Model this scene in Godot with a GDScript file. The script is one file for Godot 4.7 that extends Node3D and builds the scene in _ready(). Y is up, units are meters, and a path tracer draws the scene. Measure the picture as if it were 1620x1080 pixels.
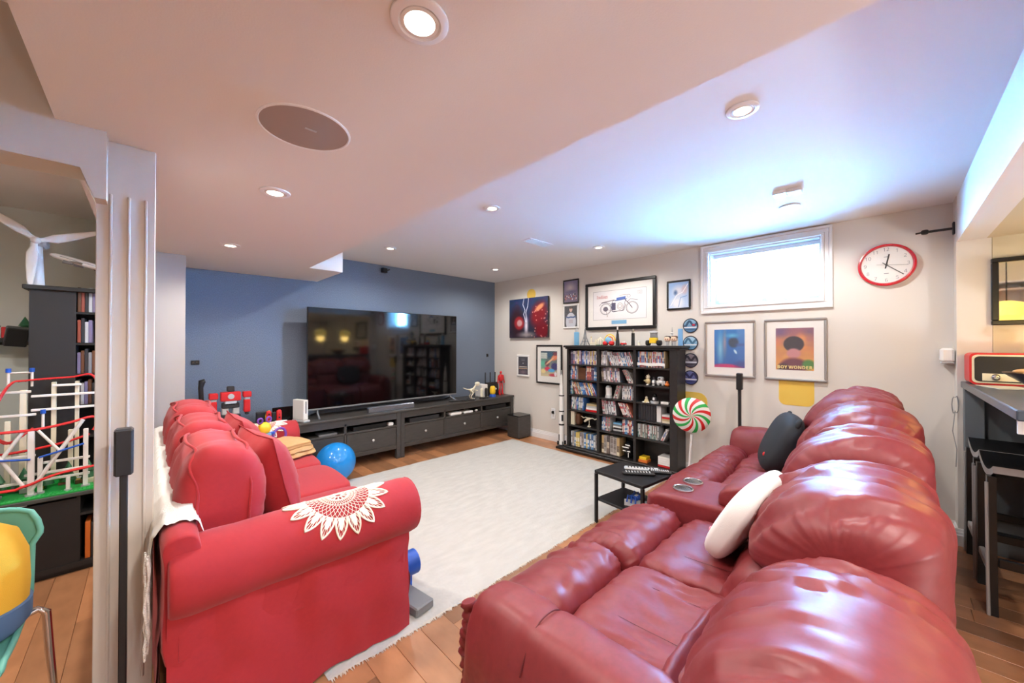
extends Node3D
# Basement family room: red sofa, leather recliner sofa, TV wall, media shelf, bar corner and toy corner.

class MB:
	var v := PackedVector3Array()
	var n := PackedVector3Array()
	var u := PackedVector2Array()
	var c := PackedColorArray()
	var ix := PackedInt32Array()
	var t := Transform3D()
	var col := Color.WHITE
	func vert(p: Vector3, nn: Vector3, uv := Vector2.ZERO) -> int:
		v.append(t * p); n.append((t.basis * nn).normalized()); u.append(uv); c.append(col)
		return v.size() - 1
	func tri(a: Vector3, b: Vector3, d: Vector3) -> MB:   # counter-clockwise seen from outside
		var nn := (b - a).cross(d - a)
		if nn.length_squared() < 1e-20: return self
		var i := vert(a, nn); vert(b, nn); vert(d, nn)
		ix.append_array([i, i + 2, i + 1])
		return self
	func quad(a: Vector3, b: Vector3, d: Vector3, e: Vector3) -> MB:   # a bottom left, b bottom right, d top right, e top left, seen from outside
		var nn := (b - a).cross(e - a)
		var i := vert(a, nn, Vector2(0, 1)); vert(b, nn, Vector2(1, 1)); vert(d, nn, Vector2(1, 0)); vert(e, nn, Vector2(0, 0))
		ix.append_array([i, i + 2, i + 1, i, i + 3, i + 2])
		return self
	func box(o: Vector3, s: Vector3, b := 0.0, bs := Basis()) -> MB:
		var h := s * 0.5
		b = minf(b, minf(h.x, minf(h.y, h.z)) * 0.9)
		for ax in 3:
			for sg in [-1.0, 1.0]:
				var a1 := (ax + 1) % 3
				var a2 := (ax + 2) % 3
				var P := []
				for k in [[-1, -1], [1, -1], [1, 1], [-1, 1]]:
					var p := Vector3.ZERO
					p[ax] = h[ax] * sg; p[a1] = (h[a1] - b) * k[0]; p[a2] = (h[a2] - b) * k[1]
					P.append(o + bs * p)
				if sg > 0: quad(P[0], P[1], P[2], P[3])
				else: quad(P[1], P[0], P[3], P[2])
		if b > 0.0:
			for ax in 3:
				var a1 := (ax + 1) % 3
				var a2 := (ax + 2) % 3
				for s1 in [-1.0, 1.0]:
					for s2 in [-1.0, 1.0]:
						var P := []
						for k in [[-1, 0], [1, 0], [1, 1], [-1, 1]]:
							var p := Vector3.ZERO
							p[ax] = (h[ax] - b) * k[0]
							p[a1] = (h[a1] - (b if k[1] == 1 else 0.0)) * s1
							p[a2] = (h[a2] - (0.0 if k[1] == 1 else b)) * s2
							P.append(o + bs * p)
						if s1 * s2 > 0: quad(P[0], P[1], P[2], P[3])
						else: quad(P[1], P[0], P[3], P[2])
			for sx in [-1.0, 1.0]:
				for sy in [-1.0, 1.0]:
					for sz in [-1.0, 1.0]:
						var q := Vector3(sx, sy, sz)
						var A := o + bs * (Vector3(h.x, h.y - b, h.z - b) * q)
						var B := o + bs * (Vector3(h.x - b, h.y, h.z - b) * q)
						var C := o + bs * (Vector3(h.x - b, h.y - b, h.z) * q)
						if sx * sy * sz > 0: tri(A, B, C)
						else: tri(A, C, B)
		return self
	func bx(x0: float, x1: float, y0: float, y1: float, z0: float, z1: float, b := 0.0) -> MB:
		return box(Vector3(x0 + x1, y0 + y1, z0 + z1) * 0.5, Vector3(absf(x1 - x0), absf(y1 - y0), absf(z1 - z0)), b)
	func grid(R: Array, cu := false, cv := false, auto := true) -> MB:
		var nu := R.size()
		var nv: int = R[0].size()
		var N := PackedVector3Array(); N.resize(nu * nv)
		var fu := nu if cu else nu - 1
		var fv := nv if cv else nv - 1
		var cen := Vector3.ZERO
		for r in R:
			for p in r: cen += p
		cen /= nu * nv
		var vol := 0.0
		for i in fu:
			var i2 := (i + 1) % nu
			for j in fv:
				var j2 := (j + 1) % nv
				var a: Vector3 = R[i][j]
				var b: Vector3 = R[i2][j]
				var d: Vector3 = R[i2][j2]
				var e: Vector3 = R[i][j2]
				var nn := (d - a).cross(e - b)
				N[i * nv + j] += nn; N[i2 * nv + j] += nn; N[i2 * nv + j2] += nn; N[i * nv + j2] += nn
				vol += nn.dot(a + d - cen * 2.0)
		var fl := auto and vol < 0.0
		var base := v.size()
		for i in nu:
			for j in nv:
				var q := N[i * nv + j]
				if q.length_squared() < 1e-24: q = R[i][j] - cen
				if not q.is_zero_approx() or true: q = q.normalized() if q.length() > 1e-12 else Vector3.UP
				vert(R[i][j], -q if fl else q, Vector2(float(j) / maxi(1, nv - 1), float(i) / maxi(1, nu - 1)))
		for i in fu:
			var i2 := (i + 1) % nu
			for j in fv:
				var j2 := (j + 1) % nv
				var a := base + i * nv + j
				var b := base + i2 * nv + j
				var d := base + i2 * nv + j2
				var e := base + i * nv + j2
				if fl: ix.append_array([a, b, d, a, d, e])
				else: ix.append_array([a, d, b, a, e, d])
		return self
	func lathe(pr: Array, at := Vector3.ZERO, bs := Basis(), seg := 16) -> MB:   # profile of (radius, height)
		var rows := []
		for i in pr.size():
			var cnt := 1
			if i > 0 and i < pr.size() - 1:
				var d1: Vector2 = (pr[i] - pr[i - 1]).normalized()
				var d2: Vector2 = (pr[i + 1] - pr[i]).normalized()
				if d1.dot(d2) < 0.8: cnt = 2
			for k in cnt:
				var r := PackedVector3Array()
				for j in seg:
					var a := TAU * j / seg
					r.append(at + bs * Vector3(cos(a) * pr[i].x, pr[i].y, sin(a) * pr[i].x))
				rows.append(r)
		return grid(rows, false, true)
	func cyl(a: Vector3, b: Vector3, r: float, seg := 12, r2 := -1.0) -> MB:
		if r2 < 0: r2 = r
		var l := a.distance_to(b)
		var y := (b - a) / l
		var x := y.cross(Vector3(0.31, 0.52, 0.79)).normalized()
		return lathe([Vector2(0, 0), Vector2(r, 0), Vector2(r2, l), Vector2(0, l)], a, Basis(x, y, x.cross(y)), seg)
	func tube(P: Array, r: float, seg := 8, radii := [], closed := false) -> MB:
		var rows := []
		var k := P.size()
		var up := Vector3.ZERO
		for i in k:
			var d: Vector3
			if closed: d = P[(i + 1) % k] - P[(i - 1 + k) % k]
			else: d = P[mini(i + 1, k - 1)] - P[maxi(i - 1, 0)]
			d = d.normalized()
			if up == Vector3.ZERO: up = d.cross(Vector3(0.37, 0.83, 0.41)).normalized()
			up = (up - d * up.dot(d)).normalized()
			var w := d.cross(up)
			var rr: float = r if radii.is_empty() else radii[i]
			var row := PackedVector3Array()
			for j in seg:
				var a := TAU * j / seg
				row.append(P[i] + (up * cos(a) + w * sin(a)) * rr)
			rows.append(row)
		if not closed:
			for e in [0, k - 1]:
				var row := PackedVector3Array()
				for j in seg: row.append(P[e])
				var dupe: PackedVector3Array = rows[0] if e == 0 else rows[-1]
				if e == 0: rows.insert(0, dupe.duplicate()); rows.insert(0, row)
				else: rows.append(dupe.duplicate()); rows.append(row)
		return grid(rows, closed, true)
	func ext(poly: PackedVector2Array, dep: float, xf := Transform3D()) -> MB:   # outline in local xy, thickness along local +z
		var area := 0.0
		for i in poly.size(): area += poly[i].cross(poly[(i + 1) % poly.size()])
		if area < 0: poly.reverse()
		var tr := Geometry2D.triangulate_polygon(poly)
		for i in range(0, tr.size(), 3):
			var a := poly[tr[i]]
			var b := poly[tr[i + 1]]
			var d := poly[tr[i + 2]]
			if (b - a).cross(d - a) < 0:
				var w := b
				b = d; d = w
			tri(xf * Vector3(a.x, a.y, dep), xf * Vector3(b.x, b.y, dep), xf * Vector3(d.x, d.y, dep))
			tri(xf * Vector3(a.x, a.y, 0), xf * Vector3(d.x, d.y, 0), xf * Vector3(b.x, b.y, 0))
		for i in poly.size():
			var a := poly[i]
			var b := poly[(i + 1) % poly.size()]
			quad(xf * Vector3(a.x, a.y, 0), xf * Vector3(b.x, b.y, 0), xf * Vector3(b.x, b.y, dep), xf * Vector3(a.x, a.y, dep))
		return self
	func ell(o: Vector3, r: Vector3, e1 := 1.0, e2 := 1.0, bs := Basis(), nu := 14, nv := 20) -> MB:   # superellipsoid; exponents under 1 are boxier
		var rows := []
		for i in nu + 1:
			var a := PI * (float(i) / nu - 0.5)
			var row := PackedVector3Array()
			for j in nv:
				var b := TAU * j / nv
				var ca := pow(absf(cos(a)), e1) if i > 0 and i < nu else 0.0
				row.append(o + bs * Vector3(ca * signf(cos(b)) * pow(absf(cos(b)), e2) * r.x, signf(sin(a)) * pow(absf(sin(a)), e1) * r.y, ca * signf(sin(b)) * pow(absf(sin(b)), e2) * r.z))
			rows.append(row)
		return grid(rows, false, true)
	# upholstery: a closed (z, y) outline carried along x, rounded off at both ends and wrinkled
	func lobe(x0: float, x1: float, pr: Array, pw := 4.0, amp := 0.0, sd := 1, ns := 26, np := 44, gather := 0.0, fx := 5.0, seam := [], folds := []) -> MB:
		var k := pr.size()
		var pts := PackedVector2Array()
		for i in np:
			var f := float(i) / np * k
			var a := int(f)
			pts.append(pr[a % k].cubic_interpolate(pr[(a + 1) % k], pr[(a - 1 + k) % k], pr[(a + 2) % k], f - a))
		var cen := Vector2.ZERO
		for p in pts: cen += p
		cen /= np
		var nz := FastNoiseLite.new()
		nz.seed = sd; nz.frequency = 1.0; nz.fractal_octaves = 2
		var rows := []
		for i in ns + 1:
			var s := -cos(PI * i / ns)
			s = signf(s) * pow(absf(s), 0.8)
			var kk := pow(maxf(0.0, 1.0 - pow(absf(s), pw)), 1.0 / pw)
			var x := (x0 + x1) * 0.5 + s * (x1 - x0) * 0.5
			var row := PackedVector3Array()
			for j in np:
				var dv := pts[j] - cen
				var L := dv.length()
				var th := float(j) / np
				var w := 0.0
				if i > 0 and i < ns:
					if amp > 0.0: w = amp * (nz.get_noise_3d(x * fx * 1.8 + pts[j].y * 2.0, pts[j].x * 1.7, pts[j].y * 1.7 + sd) + 0.35 * nz.get_noise_3d(x * 9.0, pts[j].x * 9.0, pts[j].y * 9.0))
					if gather > 0.0: w += gather * pow(absf(s), 3.0) * nz.get_noise_2d(th * 38.0, signf(s) * 3.0 + s)
					for q in folds:   # [x at start, x at end, arc from, arc to, depth, width]
						var f: float = (th - q[2]) / (q[3] - q[2])
						if f > 0.0 and f < 1.0:
							var g: float = (x - lerpf(q[0], q[1], f)) / q[5]
							w += q[4] * sin(PI * f) * (-exp(-g * g) + 0.55 * exp(-pow(g - 1.9, 2.0)))
					for q in seam: w -= 0.012 * exp(-pow((x - q) / 0.012, 2.0))
				var p := cen + dv * kk + dv / maxf(L, 1e-6) * w * minf(1.0, kk * 2.0)
				row.append(Vector3(x, p.y, p.x))
			rows.append(row)
		return grid(rows, false, true)
	func done() -> ArrayMesh:
		var A := []
		A.resize(Mesh.ARRAY_MAX)
		A[Mesh.ARRAY_VERTEX] = v; A[Mesh.ARRAY_NORMAL] = n; A[Mesh.ARRAY_TEX_UV] = u; A[Mesh.ARRAY_COLOR] = c; A[Mesh.ARRAY_INDEX] = ix
		var m := ArrayMesh.new()
		m.add_surface_from_arrays(Mesh.PRIMITIVE_TRIANGLES, A)
		return m

var taken := {}
var rng := RandomNumberGenerator.new()
var M := {}

func numbered(s: String) -> String:
	var k: int = taken.get(s, -1) + 1
	taken[s] = k
	return s if k == 0 else "%s_%03d" % [s, k]
func tag(o: Node3D, label: String, cat: String, group := "") -> void:
	o.set_meta("label", label); o.set_meta("category", cat)
	if group: o.set_meta("group", group)
func thing(called: String, label: String, cat: String, at := Vector3.ZERO, turn := 0.0, group := "") -> Node3D:
	var o := Node3D.new()
	o.name = numbered(called); add_child(o)
	o.position = at; o.rotation.y = turn
	tag(o, label, cat, group)
	return o
func mb(o: Node3D = null) -> MB:   # a builder in world coordinates for parts of o
	var m := MB.new()
	if o: m.t = o.transform.affine_inverse()
	return m
func part(o: Node3D, called: String, m, mat: Material, label := "") -> MeshInstance3D:
	var i := MeshInstance3D.new()
	i.name = called
	i.mesh = m.done() if m is MB else m
	i.material_override = mat
	o.add_child(i, true)
	if label: i.set_meta("label", label)
	return i
func solo(called: String, label: String, cat: String, at: Vector3, m, mat: Material, group := "", turn := 0.0) -> MeshInstance3D:
	var i := part(self, numbered(called), m, mat)
	i.position = at; i.rotation.y = turn
	tag(i, label, cat, group)
	return i
func struct(called: String, m, mat: Material, parent: Node3D = null) -> MeshInstance3D:
	var i := part(parent if parent else self, called, m, mat)
	if not parent: i.set_meta("kind", "structure")
	return i
func dup(o: Node3D, at: Vector3, label: String, group := "", turn := 0.0) -> Node3D:
	var r: Node3D = o.duplicate()
	var s := String(o.name)
	r.name = numbered(s.left(s.length() - 4) if s.substr(maxi(0, s.length() - 4)).begins_with("_") and s.right(3).is_valid_int() else s)
	add_child(r)
	r.position = at; r.rotation.y = turn
	r.set_meta("label", label)
	if group: r.set_meta("group", group)
	return r
func C(r: int, g: int, b: int) -> Color:
	return Color8(r, g, b)
func mat(col: Color, rough := 0.6, metal := 0.0, opt := {}) -> StandardMaterial3D:
	var m := StandardMaterial3D.new()
	m.albedo_color = col; m.roughness = rough; m.metallic = metal
	for k in opt: m.set(k, opt[k])
	return m
func noise_img(w: int, h: int, fx: float, fy: float, oct := 3, sd := 1, lo := 0.0, hi := 1.0, kind := 0) -> Image:   # tiles in both directions
	var nz := FastNoiseLite.new()
	nz.seed = sd; nz.frequency = 1.0; nz.fractal_octaves = oct
	nz.noise_type = FastNoiseLite.TYPE_CELLULAR if kind == 1 else FastNoiseLite.TYPE_SIMPLEX_SMOOTH
	var im := Image.create(w, h, false, Image.FORMAT_RGB8)
	for y in h:
		for x in w:
			var a := float(x) / w
			var b := float(y) / h
			var q := nz.get_noise_2d(a * fx, b * fy) * (1 - a) * (1 - b) + nz.get_noise_2d((a - 1) * fx, b * fy) * a * (1 - b) + nz.get_noise_2d(a * fx, (b - 1) * fy) * (1 - a) * b + nz.get_noise_2d((a - 1) * fx, (b - 1) * fy) * a * b
			var g := clampf(lerpf(lo, hi, q * 0.6 + 0.5), 0, 1)
			im.set_pixel(x, y, Color(g, g, g))
	return im
func tex(im: Image) -> ImageTexture:
	return ImageTexture.create_from_image(im)
func tinted(im: Image, a: Color, b: Color) -> ImageTexture:
	var r := Image.create(im.get_width(), im.get_height(), false, Image.FORMAT_RGB8)
	for y in im.get_height():
		for x in im.get_width(): r.set_pixel(x, y, a.lerp(b, im.get_pixel(x, y).r))
	return tex(r)
func tri_mat(t: Texture2D, sc: float, rough: float, opt := {}) -> StandardMaterial3D:
	var m := mat(Color.WHITE, rough, 0.0, opt)
	m.albedo_texture = t; m.uv1_triplanar = true; m.uv1_scale = Vector3.ONE * sc
	return m
func bump(m: StandardMaterial3D, im: ImageTexture, cm: float, sc := 0.0) -> StandardMaterial3D:
	m.heightmap_enabled = true; m.heightmap_texture = im; m.heightmap_scale = cm
	m.uv1_triplanar = true
	if sc > 0: m.uv1_scale = Vector3.ONE * sc
	return m

func make_materials() -> void:
	var fine := noise_img(256, 256, 60, 60, 2, 3)
	var mid := noise_img(256, 256, 14, 14, 4, 5)
	var crinkle := noise_img(256, 256, 22, 22, 2, 9, 0.0, 1.0, 1)
	var weave := Image.create(128, 128, false, Image.FORMAT_RGB8)
	for y in 128:
		for x in 128:
			var g := 0.5 + 0.22 * sin(x * TAU / 8.0) * signf(sin(y * TAU / 8.0)) + 0.2 * (fine.get_pixel(x, y).r - 0.5)
			weave.set_pixel(x, y, Color(g, g, g))
	var tf := tex(fine)
	var tm := tex(mid)
	var tc := tex(crinkle)
	var tw := tex(weave)
	M.white = mat(C(232, 231, 229), 0.65)
	M.trim = mat(C(240, 241, 243), 0.35)
	M.ceil = bump(mat(C(236, 234, 232), 0.9), tf, 0.02, 3.0)
	M.wall = bump(mat(C(222, 217, 210), 0.85), tf, 0.02, 3.0)
	M.grey_wall = mat(C(212, 215, 208), 0.9)
	M.col = mat(C(206, 197, 187), 0.6)
	M.wall_darkened = mat(C(176, 167, 160), 0.85)  # wall paint darkened to offset the strong lamp light falling there
	M.yellow_wall = mat(C(214, 205, 178), 0.85)
	var nap := noise_img(256, 256, 90, 50, 3, 21)
	M.blue_wall = bump(tri_mat(tinted(nap, C(92, 104, 122), C(128, 140, 158)), 1.4, 0.8), tex(nap), 0.06)
	M.red = bump(tri_mat(tinted(mid, C(160, 27, 33), C(172, 32, 38)), 2.0, 0.8, {"rim_enabled": true, "rim": 0.25, "rim_tint": 0.6}), tw, 0.02)
	M.red.uv1_scale = Vector3.ONE * 3.0
	M.red_dark = mat(C(150, 28, 34), 0.8)
	M.leather = bump(tri_mat(tinted(mid, C(116, 35, 39), C(134, 45, 48)), 2.6, 0.46, {"clearcoat_enabled": true, "clearcoat": 0.12, "clearcoat_roughness": 0.35}), tc, 0.05)
	M.leather_dark = mat(C(92, 22, 26), 0.5)
	var rugn := noise_img(512, 512, 8, 22, 4, 31)
	M.rug = bump(tri_mat(tinted(rugn, C(182, 180, 176), C(203, 201, 197)), 0.7, 0.95, {"rim_enabled": true, "rim": 0.2}), tf, 0.35)
	M.fringe = mat(C(206, 198, 186), 0.95)
	M.throw = bump(mat(C(232, 228, 222), 0.9), tw, 0.35, 9.0)
	M.lace = mat(C(240, 232, 216), 0.85)
	M.black = mat(C(26, 25, 26), 0.5)
	M.black_gloss = mat(C(14, 14, 16), 0.12)
	M.black_metal = mat(C(24, 24, 26), 0.4, 0.3)
	var grain := noise_img(256, 256, 5, 46, 4, 41)
	M.bench = tri_mat(tinted(grain, C(54, 51, 49), C(78, 74, 70)), 1.2, 0.42)
	M.shelf = tri_mat(tinted(grain, C(30, 28, 28), C(44, 41, 40)), 1.2, 0.42)
	M.tower = mat(C(36, 34, 34), 0.6)
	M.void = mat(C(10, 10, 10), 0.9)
	M.chrome = mat(C(220, 220, 222), 0.12, 1.0)
	M.steel = mat(C(170, 168, 164), 0.25, 1.0)
	M.knob = mat(C(205, 205, 203), 0.3, 0.6)
	M.screen = mat(C(6, 6, 8), 0.06, 0.0, {"metallic_specular": 0.6})
	M.glass = mat(Color(1, 1, 1, 0.05), 0.02, 0.0, {"transparency": BaseMaterial3D.TRANSPARENCY_ALPHA})
	M.mirror = mat(C(225, 222, 205), 0.03, 1.0)
	M.counter = mat(C(66, 74, 84), 0.3)
	M.bar_front = mat(C(112, 118, 122), 0.55)
	M.stool = mat(C(18, 18, 19), 0.3)
	M.stool_edge = mat(C(176, 174, 172), 0.5)
	M.teal = mat(C(104, 178, 168), 0.35)
	for k in [["p_white", 235, 233, 230], ["p_red", 205, 30, 32], ["p_blue", 28, 84, 186], ["p_green", 40, 170, 78], ["p_yellow", 240, 196, 40], ["p_grey", 128, 130, 134], ["p_lgrey", 186, 188, 190], ["p_dark", 44, 44, 48], ["p_tan", 196, 176, 130], ["p_orange", 226, 120, 48], ["p_skin", 232, 196, 170], ["p_brown", 98, 62, 40], ["p_lblue", 120, 180, 220], ["p_purple", 120, 70, 170], ["p_cream", 232, 224, 200], ["p_dgreen", 40, 96, 60], ["p_pink", 226, 150, 170]]:
		M[k[0]] = mat(C(k[1], k[2], k[3]), 0.4)
	M.vcol = mat(Color.WHITE, 0.45, 0.0, {"vertex_color_use_as_albedo": true, "vertex_color_is_srgb": true})
	M.silver_frame = mat(C(176, 172, 170), 0.35, 0.6)
	M.black_frame = mat(C(22, 21, 22), 0.35)
	M.mount = mat(C(238, 236, 232), 0.8)
	M.clock_face = mat(C(240, 239, 236), 0.5)
	M.clock_red = mat(C(196, 22, 36), 0.25)
	M.lens = mat(C(255, 255, 255), 0.4, 0.0, {"emission_enabled": true, "emission": C(255, 240, 218), "emission_energy_multiplier": 9.0})
	M.shade = mat(C(240, 220, 130), 0.4, 0.0, {"emission_enabled": true, "emission": C(255, 214, 100), "emission_energy_multiplier": 1.6})
	var planks := []
	for i in 6:
		var g := noise_img(256, 64, 4, 7, 4, 50 + i)
		var k := 0.86 + 0.055 * i
		planks.append(tri_mat(tinted(g, Color(0.57 * k, 0.385 * k, 0.255 * k), Color(0.72 * k, 0.51 * k, 0.36 * k)), 0.0, 0.34))
		planks[i].uv1_scale = Vector3(2.3, 2.3, 0.8)
		planks[i].uv1_offset = Vector3(0.37 * i, 0.1, 0.21 * i)
	M.planks = planks
	M.black_fabric = bump(mat(C(34, 38, 44), 0.75), tf, 0.1, 6.0)
	M.white_fabric = bump(mat(C(238, 236, 232), 0.85), tf, 0.1, 6.0)
	M.khaki = bump(mat(C(196, 156, 106), 0.9), tf, 0.12, 6.0)
	M.plush = bump(mat(C(240, 186, 60), 0.9), tf, 0.15, 9.0)
	M.denim = mat(C(86, 116, 160), 0.9)
	M.balloon = mat(C(8, 140, 226), 0.12, 0.0, {"clearcoat_enabled": true, "clearcoat": 0.6})
	M.wood = mat(C(196, 150, 96), 0.5)

func _ready() -> void:
	rng.seed = 7
	# camera, sky, exposure
	var cam := Camera3D.new()
	cam.name = "camera"
	cam.position = Vector3(0, 1.36, 0); cam.rotation = Vector3(0.00695351, -0.776762, 0.00091188)
	cam.fov = 85.19; cam.near = 0.02; cam.far = 100; cam.current = true
	add_child(cam)
	var env := Environment.new()
	env.background_mode = Environment.BG_SKY
	var sm := ProceduralSkyMaterial.new()
	sm.sky_top_color = C(108, 184, 250); sm.sky_horizon_color = C(126, 194, 252)
	sm.ground_bottom_color = C(112, 186, 250); sm.ground_horizon_color = C(126, 194, 252)
	sm.sky_energy_multiplier = SKY_E; sm.ground_energy_multiplier = SKY_E
	env.sky = Sky.new(); env.sky.sky_material = sm
	env.tonemap_mode = Environment.TONE_MAPPER_LINEAR
	env.tonemap_exposure = 1.1
	env.sdfgi_enabled = true; env.ssao_enabled = true; env.ssil_enabled = true
	var we := WorldEnvironment.new()
	we.name = "world_environment"; we.environment = env
	add_child(we)
	make_materials()
	build_shell()
	build_lights()
	build_objects()

const SKY_E := 12.5
const SPOT_E := 1.15
const HS := 2.066   # underside of the soffit
const HC := 2.37    # ceiling

func build_shell() -> void:
	# floor: a subfloor with planks laid along z
	var fl := struct("floor", mb().bx(-3.2, 6.0, -0.12, -0.012, -4.9, 3.6), M.black)
	var w := 0.131
	var n := 0
	for i in 47:
		var x := -1.42 + i * w
		var z := -4.56 - rng.randf() * 1.0
		while z < 1.2:
			var z0 := maxf(z, -4.56)
			var z1 := minf(z + 1.22, 1.2)
			var hidden := (x > 1.0 and x < 3.5 and z0 > -3.6 and z1 < -1.75) or (x > 1.2 and x < 3.4 and z0 > -1.0 and z1 < 0.0)
			if z1 - z0 > 0.03 and not hidden and n < 296:
				var m := MB.new().box(Vector3.ZERO, Vector3(w - 0.0012, 0.012, z1 - z0 - 0.0015), 0.0012)
				var p := part(fl, "plank", m, M.planks[rng.randi() % 6])
				p.position = Vector3(x + w * 0.5, -0.006, (z0 + z1) * 0.5)
				n += 1
			z += 1.22
	var rest := mb()
	for i in 22:
		rest.bx(-3.2 + i * 0.42, -3.2 + (i + 1) * 0.42 - 0.002, -0.0125, -0.0005, 1.202, 3.5)
	rest.bx(-3.2, -1.422, -0.0125, -0.0005, -4.56, 1.2)
	rest.bx(4.75, 6.0, -0.0125, -0.0005, -4.56, 1.2)
	rest.bx(1.05, 4.0, -0.0125, -0.0008, -3.6, 0.0)
	var r := part(fl, "outer_floor", rest, M.planks[2])
	r.set_meta("kind", "stuff")
	# walls
	struct("wall_back", mb().bx(0.2, 4.08, 0, HC, -4.72, -4.56), M.blue_wall)
	struct("wall_back_left", mb().bx(-3.2, 0.2, 0, HC + 0.05, -4.72, -4.56), M.grey_wall)
	struct("wall_jut", mb().bx(-0.262, 0.217, 0, HC, -4.56, -3.94), M.wall_darkened)
	var W := mb()   # wall with the window: opening z -1.285..-0.405, y 1.745..2.285
	W.bx(4.08, 4.34, 0, 1.745, -4.72, 0.47)
	W.bx(4.08, 4.34, 2.285, 2.5, -4.72, 0.47)
	W.bx(4.08, 4.34, 1.745, 2.285, -4.72, -1.285)
	W.bx(4.08, 4.34, 1.745, 2.285, -0.405, 0.47)
	struct("wall_right", W, M.wall)
	struct("wall_stub", mb().bx(3.93, 4.08, 0, HC, 0.32, 0.47), M.wall)
	struct("wall_bar", mb().bx(3.93, 4.1, 0, HC, 0.472, 3.6), M.yellow_wall)
	struct("wall_front", mb().bx(-3.2, 4.3, 0, HC + 0.2, 3.5, 3.7), M.wall)
	struct("wall_left", mb().bx(-3.4, -3.2, 0, HC + 0.2, -4.72, 3.7), M.grey_wall)
	struct("ceiling", mb().bx(-3.4, 4.34, HC, HC + 0.15, -4.75, 3.7), M.ceil)
	var s := mb()
	s.bx(-0.21, 1.07, HS, HC, -4.56, 3.5)
	s.bx(1.07, 1.372, HS, HC, -4.56, -3.78)
	struct("ceiling_soffit", s, M.ceil)
	struct("beam_bar", mb().bx(-0.2, 3.93, 2.06, HC, 0.325, 0.45), M.ceil)
	struct("ceiling_bar", mb().bx(1.07, 3.93, 2.06, 2.12, 0.45, 3.5), M.yellow_wall)
	# header left of the column, with its chamfered corner
	var hp := PackedVector2Array([Vector2(-3.2, 1.93), Vector2(-0.158, 1.93), Vector2(-0.127, 1.84), Vector2(-0.1, 1.84), Vector2(-0.1, HC), Vector2(-3.2, HC)])
	struct("beam_header", mb().ext(hp, 0.14, Transform3D(Basis(), Vector3(0, 0, -1.97))), M.col)
	# column with routed flutes on its face
	var col := mb()
	var cx0 := -0.127
	var cx1 := 0.02
	col.bx(cx0, cx1, 0, HS, -2.06, -1.915)
	struct("column", col, M.col)
	var ci: Node3D = get_node("column")
	part(ci, "face_board", mb().bx(cx0, cx1, 0, HS, -1.915, -1.9, 0.002), M.col)
	for x in [-0.0925, -0.0485, -0.0055]:
		part(ci, "bead", mb().tube([Vector3(x, 0.16, -1.9015), Vector3(x, 0.165, -1.9), Vector3(x, 1.875, -1.9), Vector3(x, 1.88, -1.9015)], 0.0045, 10), M.col)
	# baseboards, stepped
	var bb := func(called: String, x0: float, z0: float, x1: float, z1: float, nx: float, nz: float):
		var m := mb()
		for st in [[0.0, 0.075, 0.018], [0.075, 0.095, 0.012], [0.095, 0.115, 0.008]]:
			m.bx(minf(x0, x0 + nx * st[2]), maxf(x1, x1 + nx * st[2]), st[0], st[1], minf(z0, z0 + nz * st[2]), maxf(z1, z1 + nz * st[2]), 0.002)
		struct(called, m, M.trim)
	bb.call("baseboard_right", 4.08, -4.56, 4.08, 0.32, -1, 0)
	bb.call("baseboard_stub", 3.93, 0.32, 4.062, 0.32, 0, -1)
	bb.call("baseboard_stub_end", 3.93, 0.305, 3.93, 0.46, -1, 0)
	bb.call("baseboard_back", 0.217, -4.56, 4.06, -4.56, 0, 1)
	bb.call("baseboard_jut", -0.26, -3.94, 0.217, -3.94, 0, 1)
	# window: casing, jamb, sash, mullion, panes, blind
	var win := Node3D.new()
	win.name = "window_1"; add_child(win); win.set_meta("kind", "structure")
	var wz0 := -1.285
	var wz1 := -0.405
	var wy0 := 1.745
	var wy1 := 2.285
	var cas := mb()
	for st in [[0.075, 0.052, 0.026], [0.052, 0.022, 0.018], [0.022, 0.0, 0.03]]:
		var a: float = st[0]
		var b: float = st[1]
		var x := 4.08 - float(st[2])
		cas.bx(x, 4.085, wy1 + b, wy1 + a, wz0 - a, wz1 + a, 0.003)
		cas.bx(x, 4.085, wy0 - a, wy0 - b, wz0 - a, wz1 + a, 0.003)
		cas.bx(x, 4.085, wy0 - b, wy1 + b, wz0 - a, wz0 - b, 0.003)
		cas.bx(x, 4.085, wy0 - b, wy1 + b, wz1 + b, wz1 + a, 0.003)
	part(win, "casing", cas, M.trim)
	var jb := mb()
	jb.bx(4.085, 4.3, wy1 - 0.012, wy1, wz0, wz1); jb.bx(4.085, 4.3, wy0, wy0 + 0.012, wz0, wz1)
	jb.bx(4.085, 4.3, wy0 + 0.012, wy1 - 0.012, wz0, wz0 + 0.012); jb.bx(4.085, 4.3, wy0 + 0.012, wy1 - 0.012, wz1 - 0.012, wz1)
	part(win, "jamb", jb, M.trim)
	var sa := mb()
	sa.bx(4.24, 4.28, wy0 + 0.012, wy0 + 0.05, wz0 + 0.012, wz1 - 0.012, 0.004); sa.bx(4.24, 4.28, wy1 - 0.05, wy1 - 0.012, wz0 + 0.012, wz1 - 0.012, 0.004)
	for z in [wz0 + 0.03, -0.845, wz1 - 0.03]:
		sa.bx(4.24, 4.28, wy0 + 0.05, wy1 - 0.05, z - 0.018, z + 0.018, 0.004)
	part(win, "sash", sa, M.trim)
	for zz in [[wz0 + 0.048, -0.863], [-0.827, wz1 - 0.048]]:
		part(win, "pane", mb().quad(Vector3(4.26, wy0 + 0.05, zz[1]), Vector3(4.26, wy0 + 0.05, zz[0]), Vector3(4.26, wy1 - 0.05, zz[0]), Vector3(4.26, wy1 - 0.05, zz[1])), M.glass)

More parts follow.
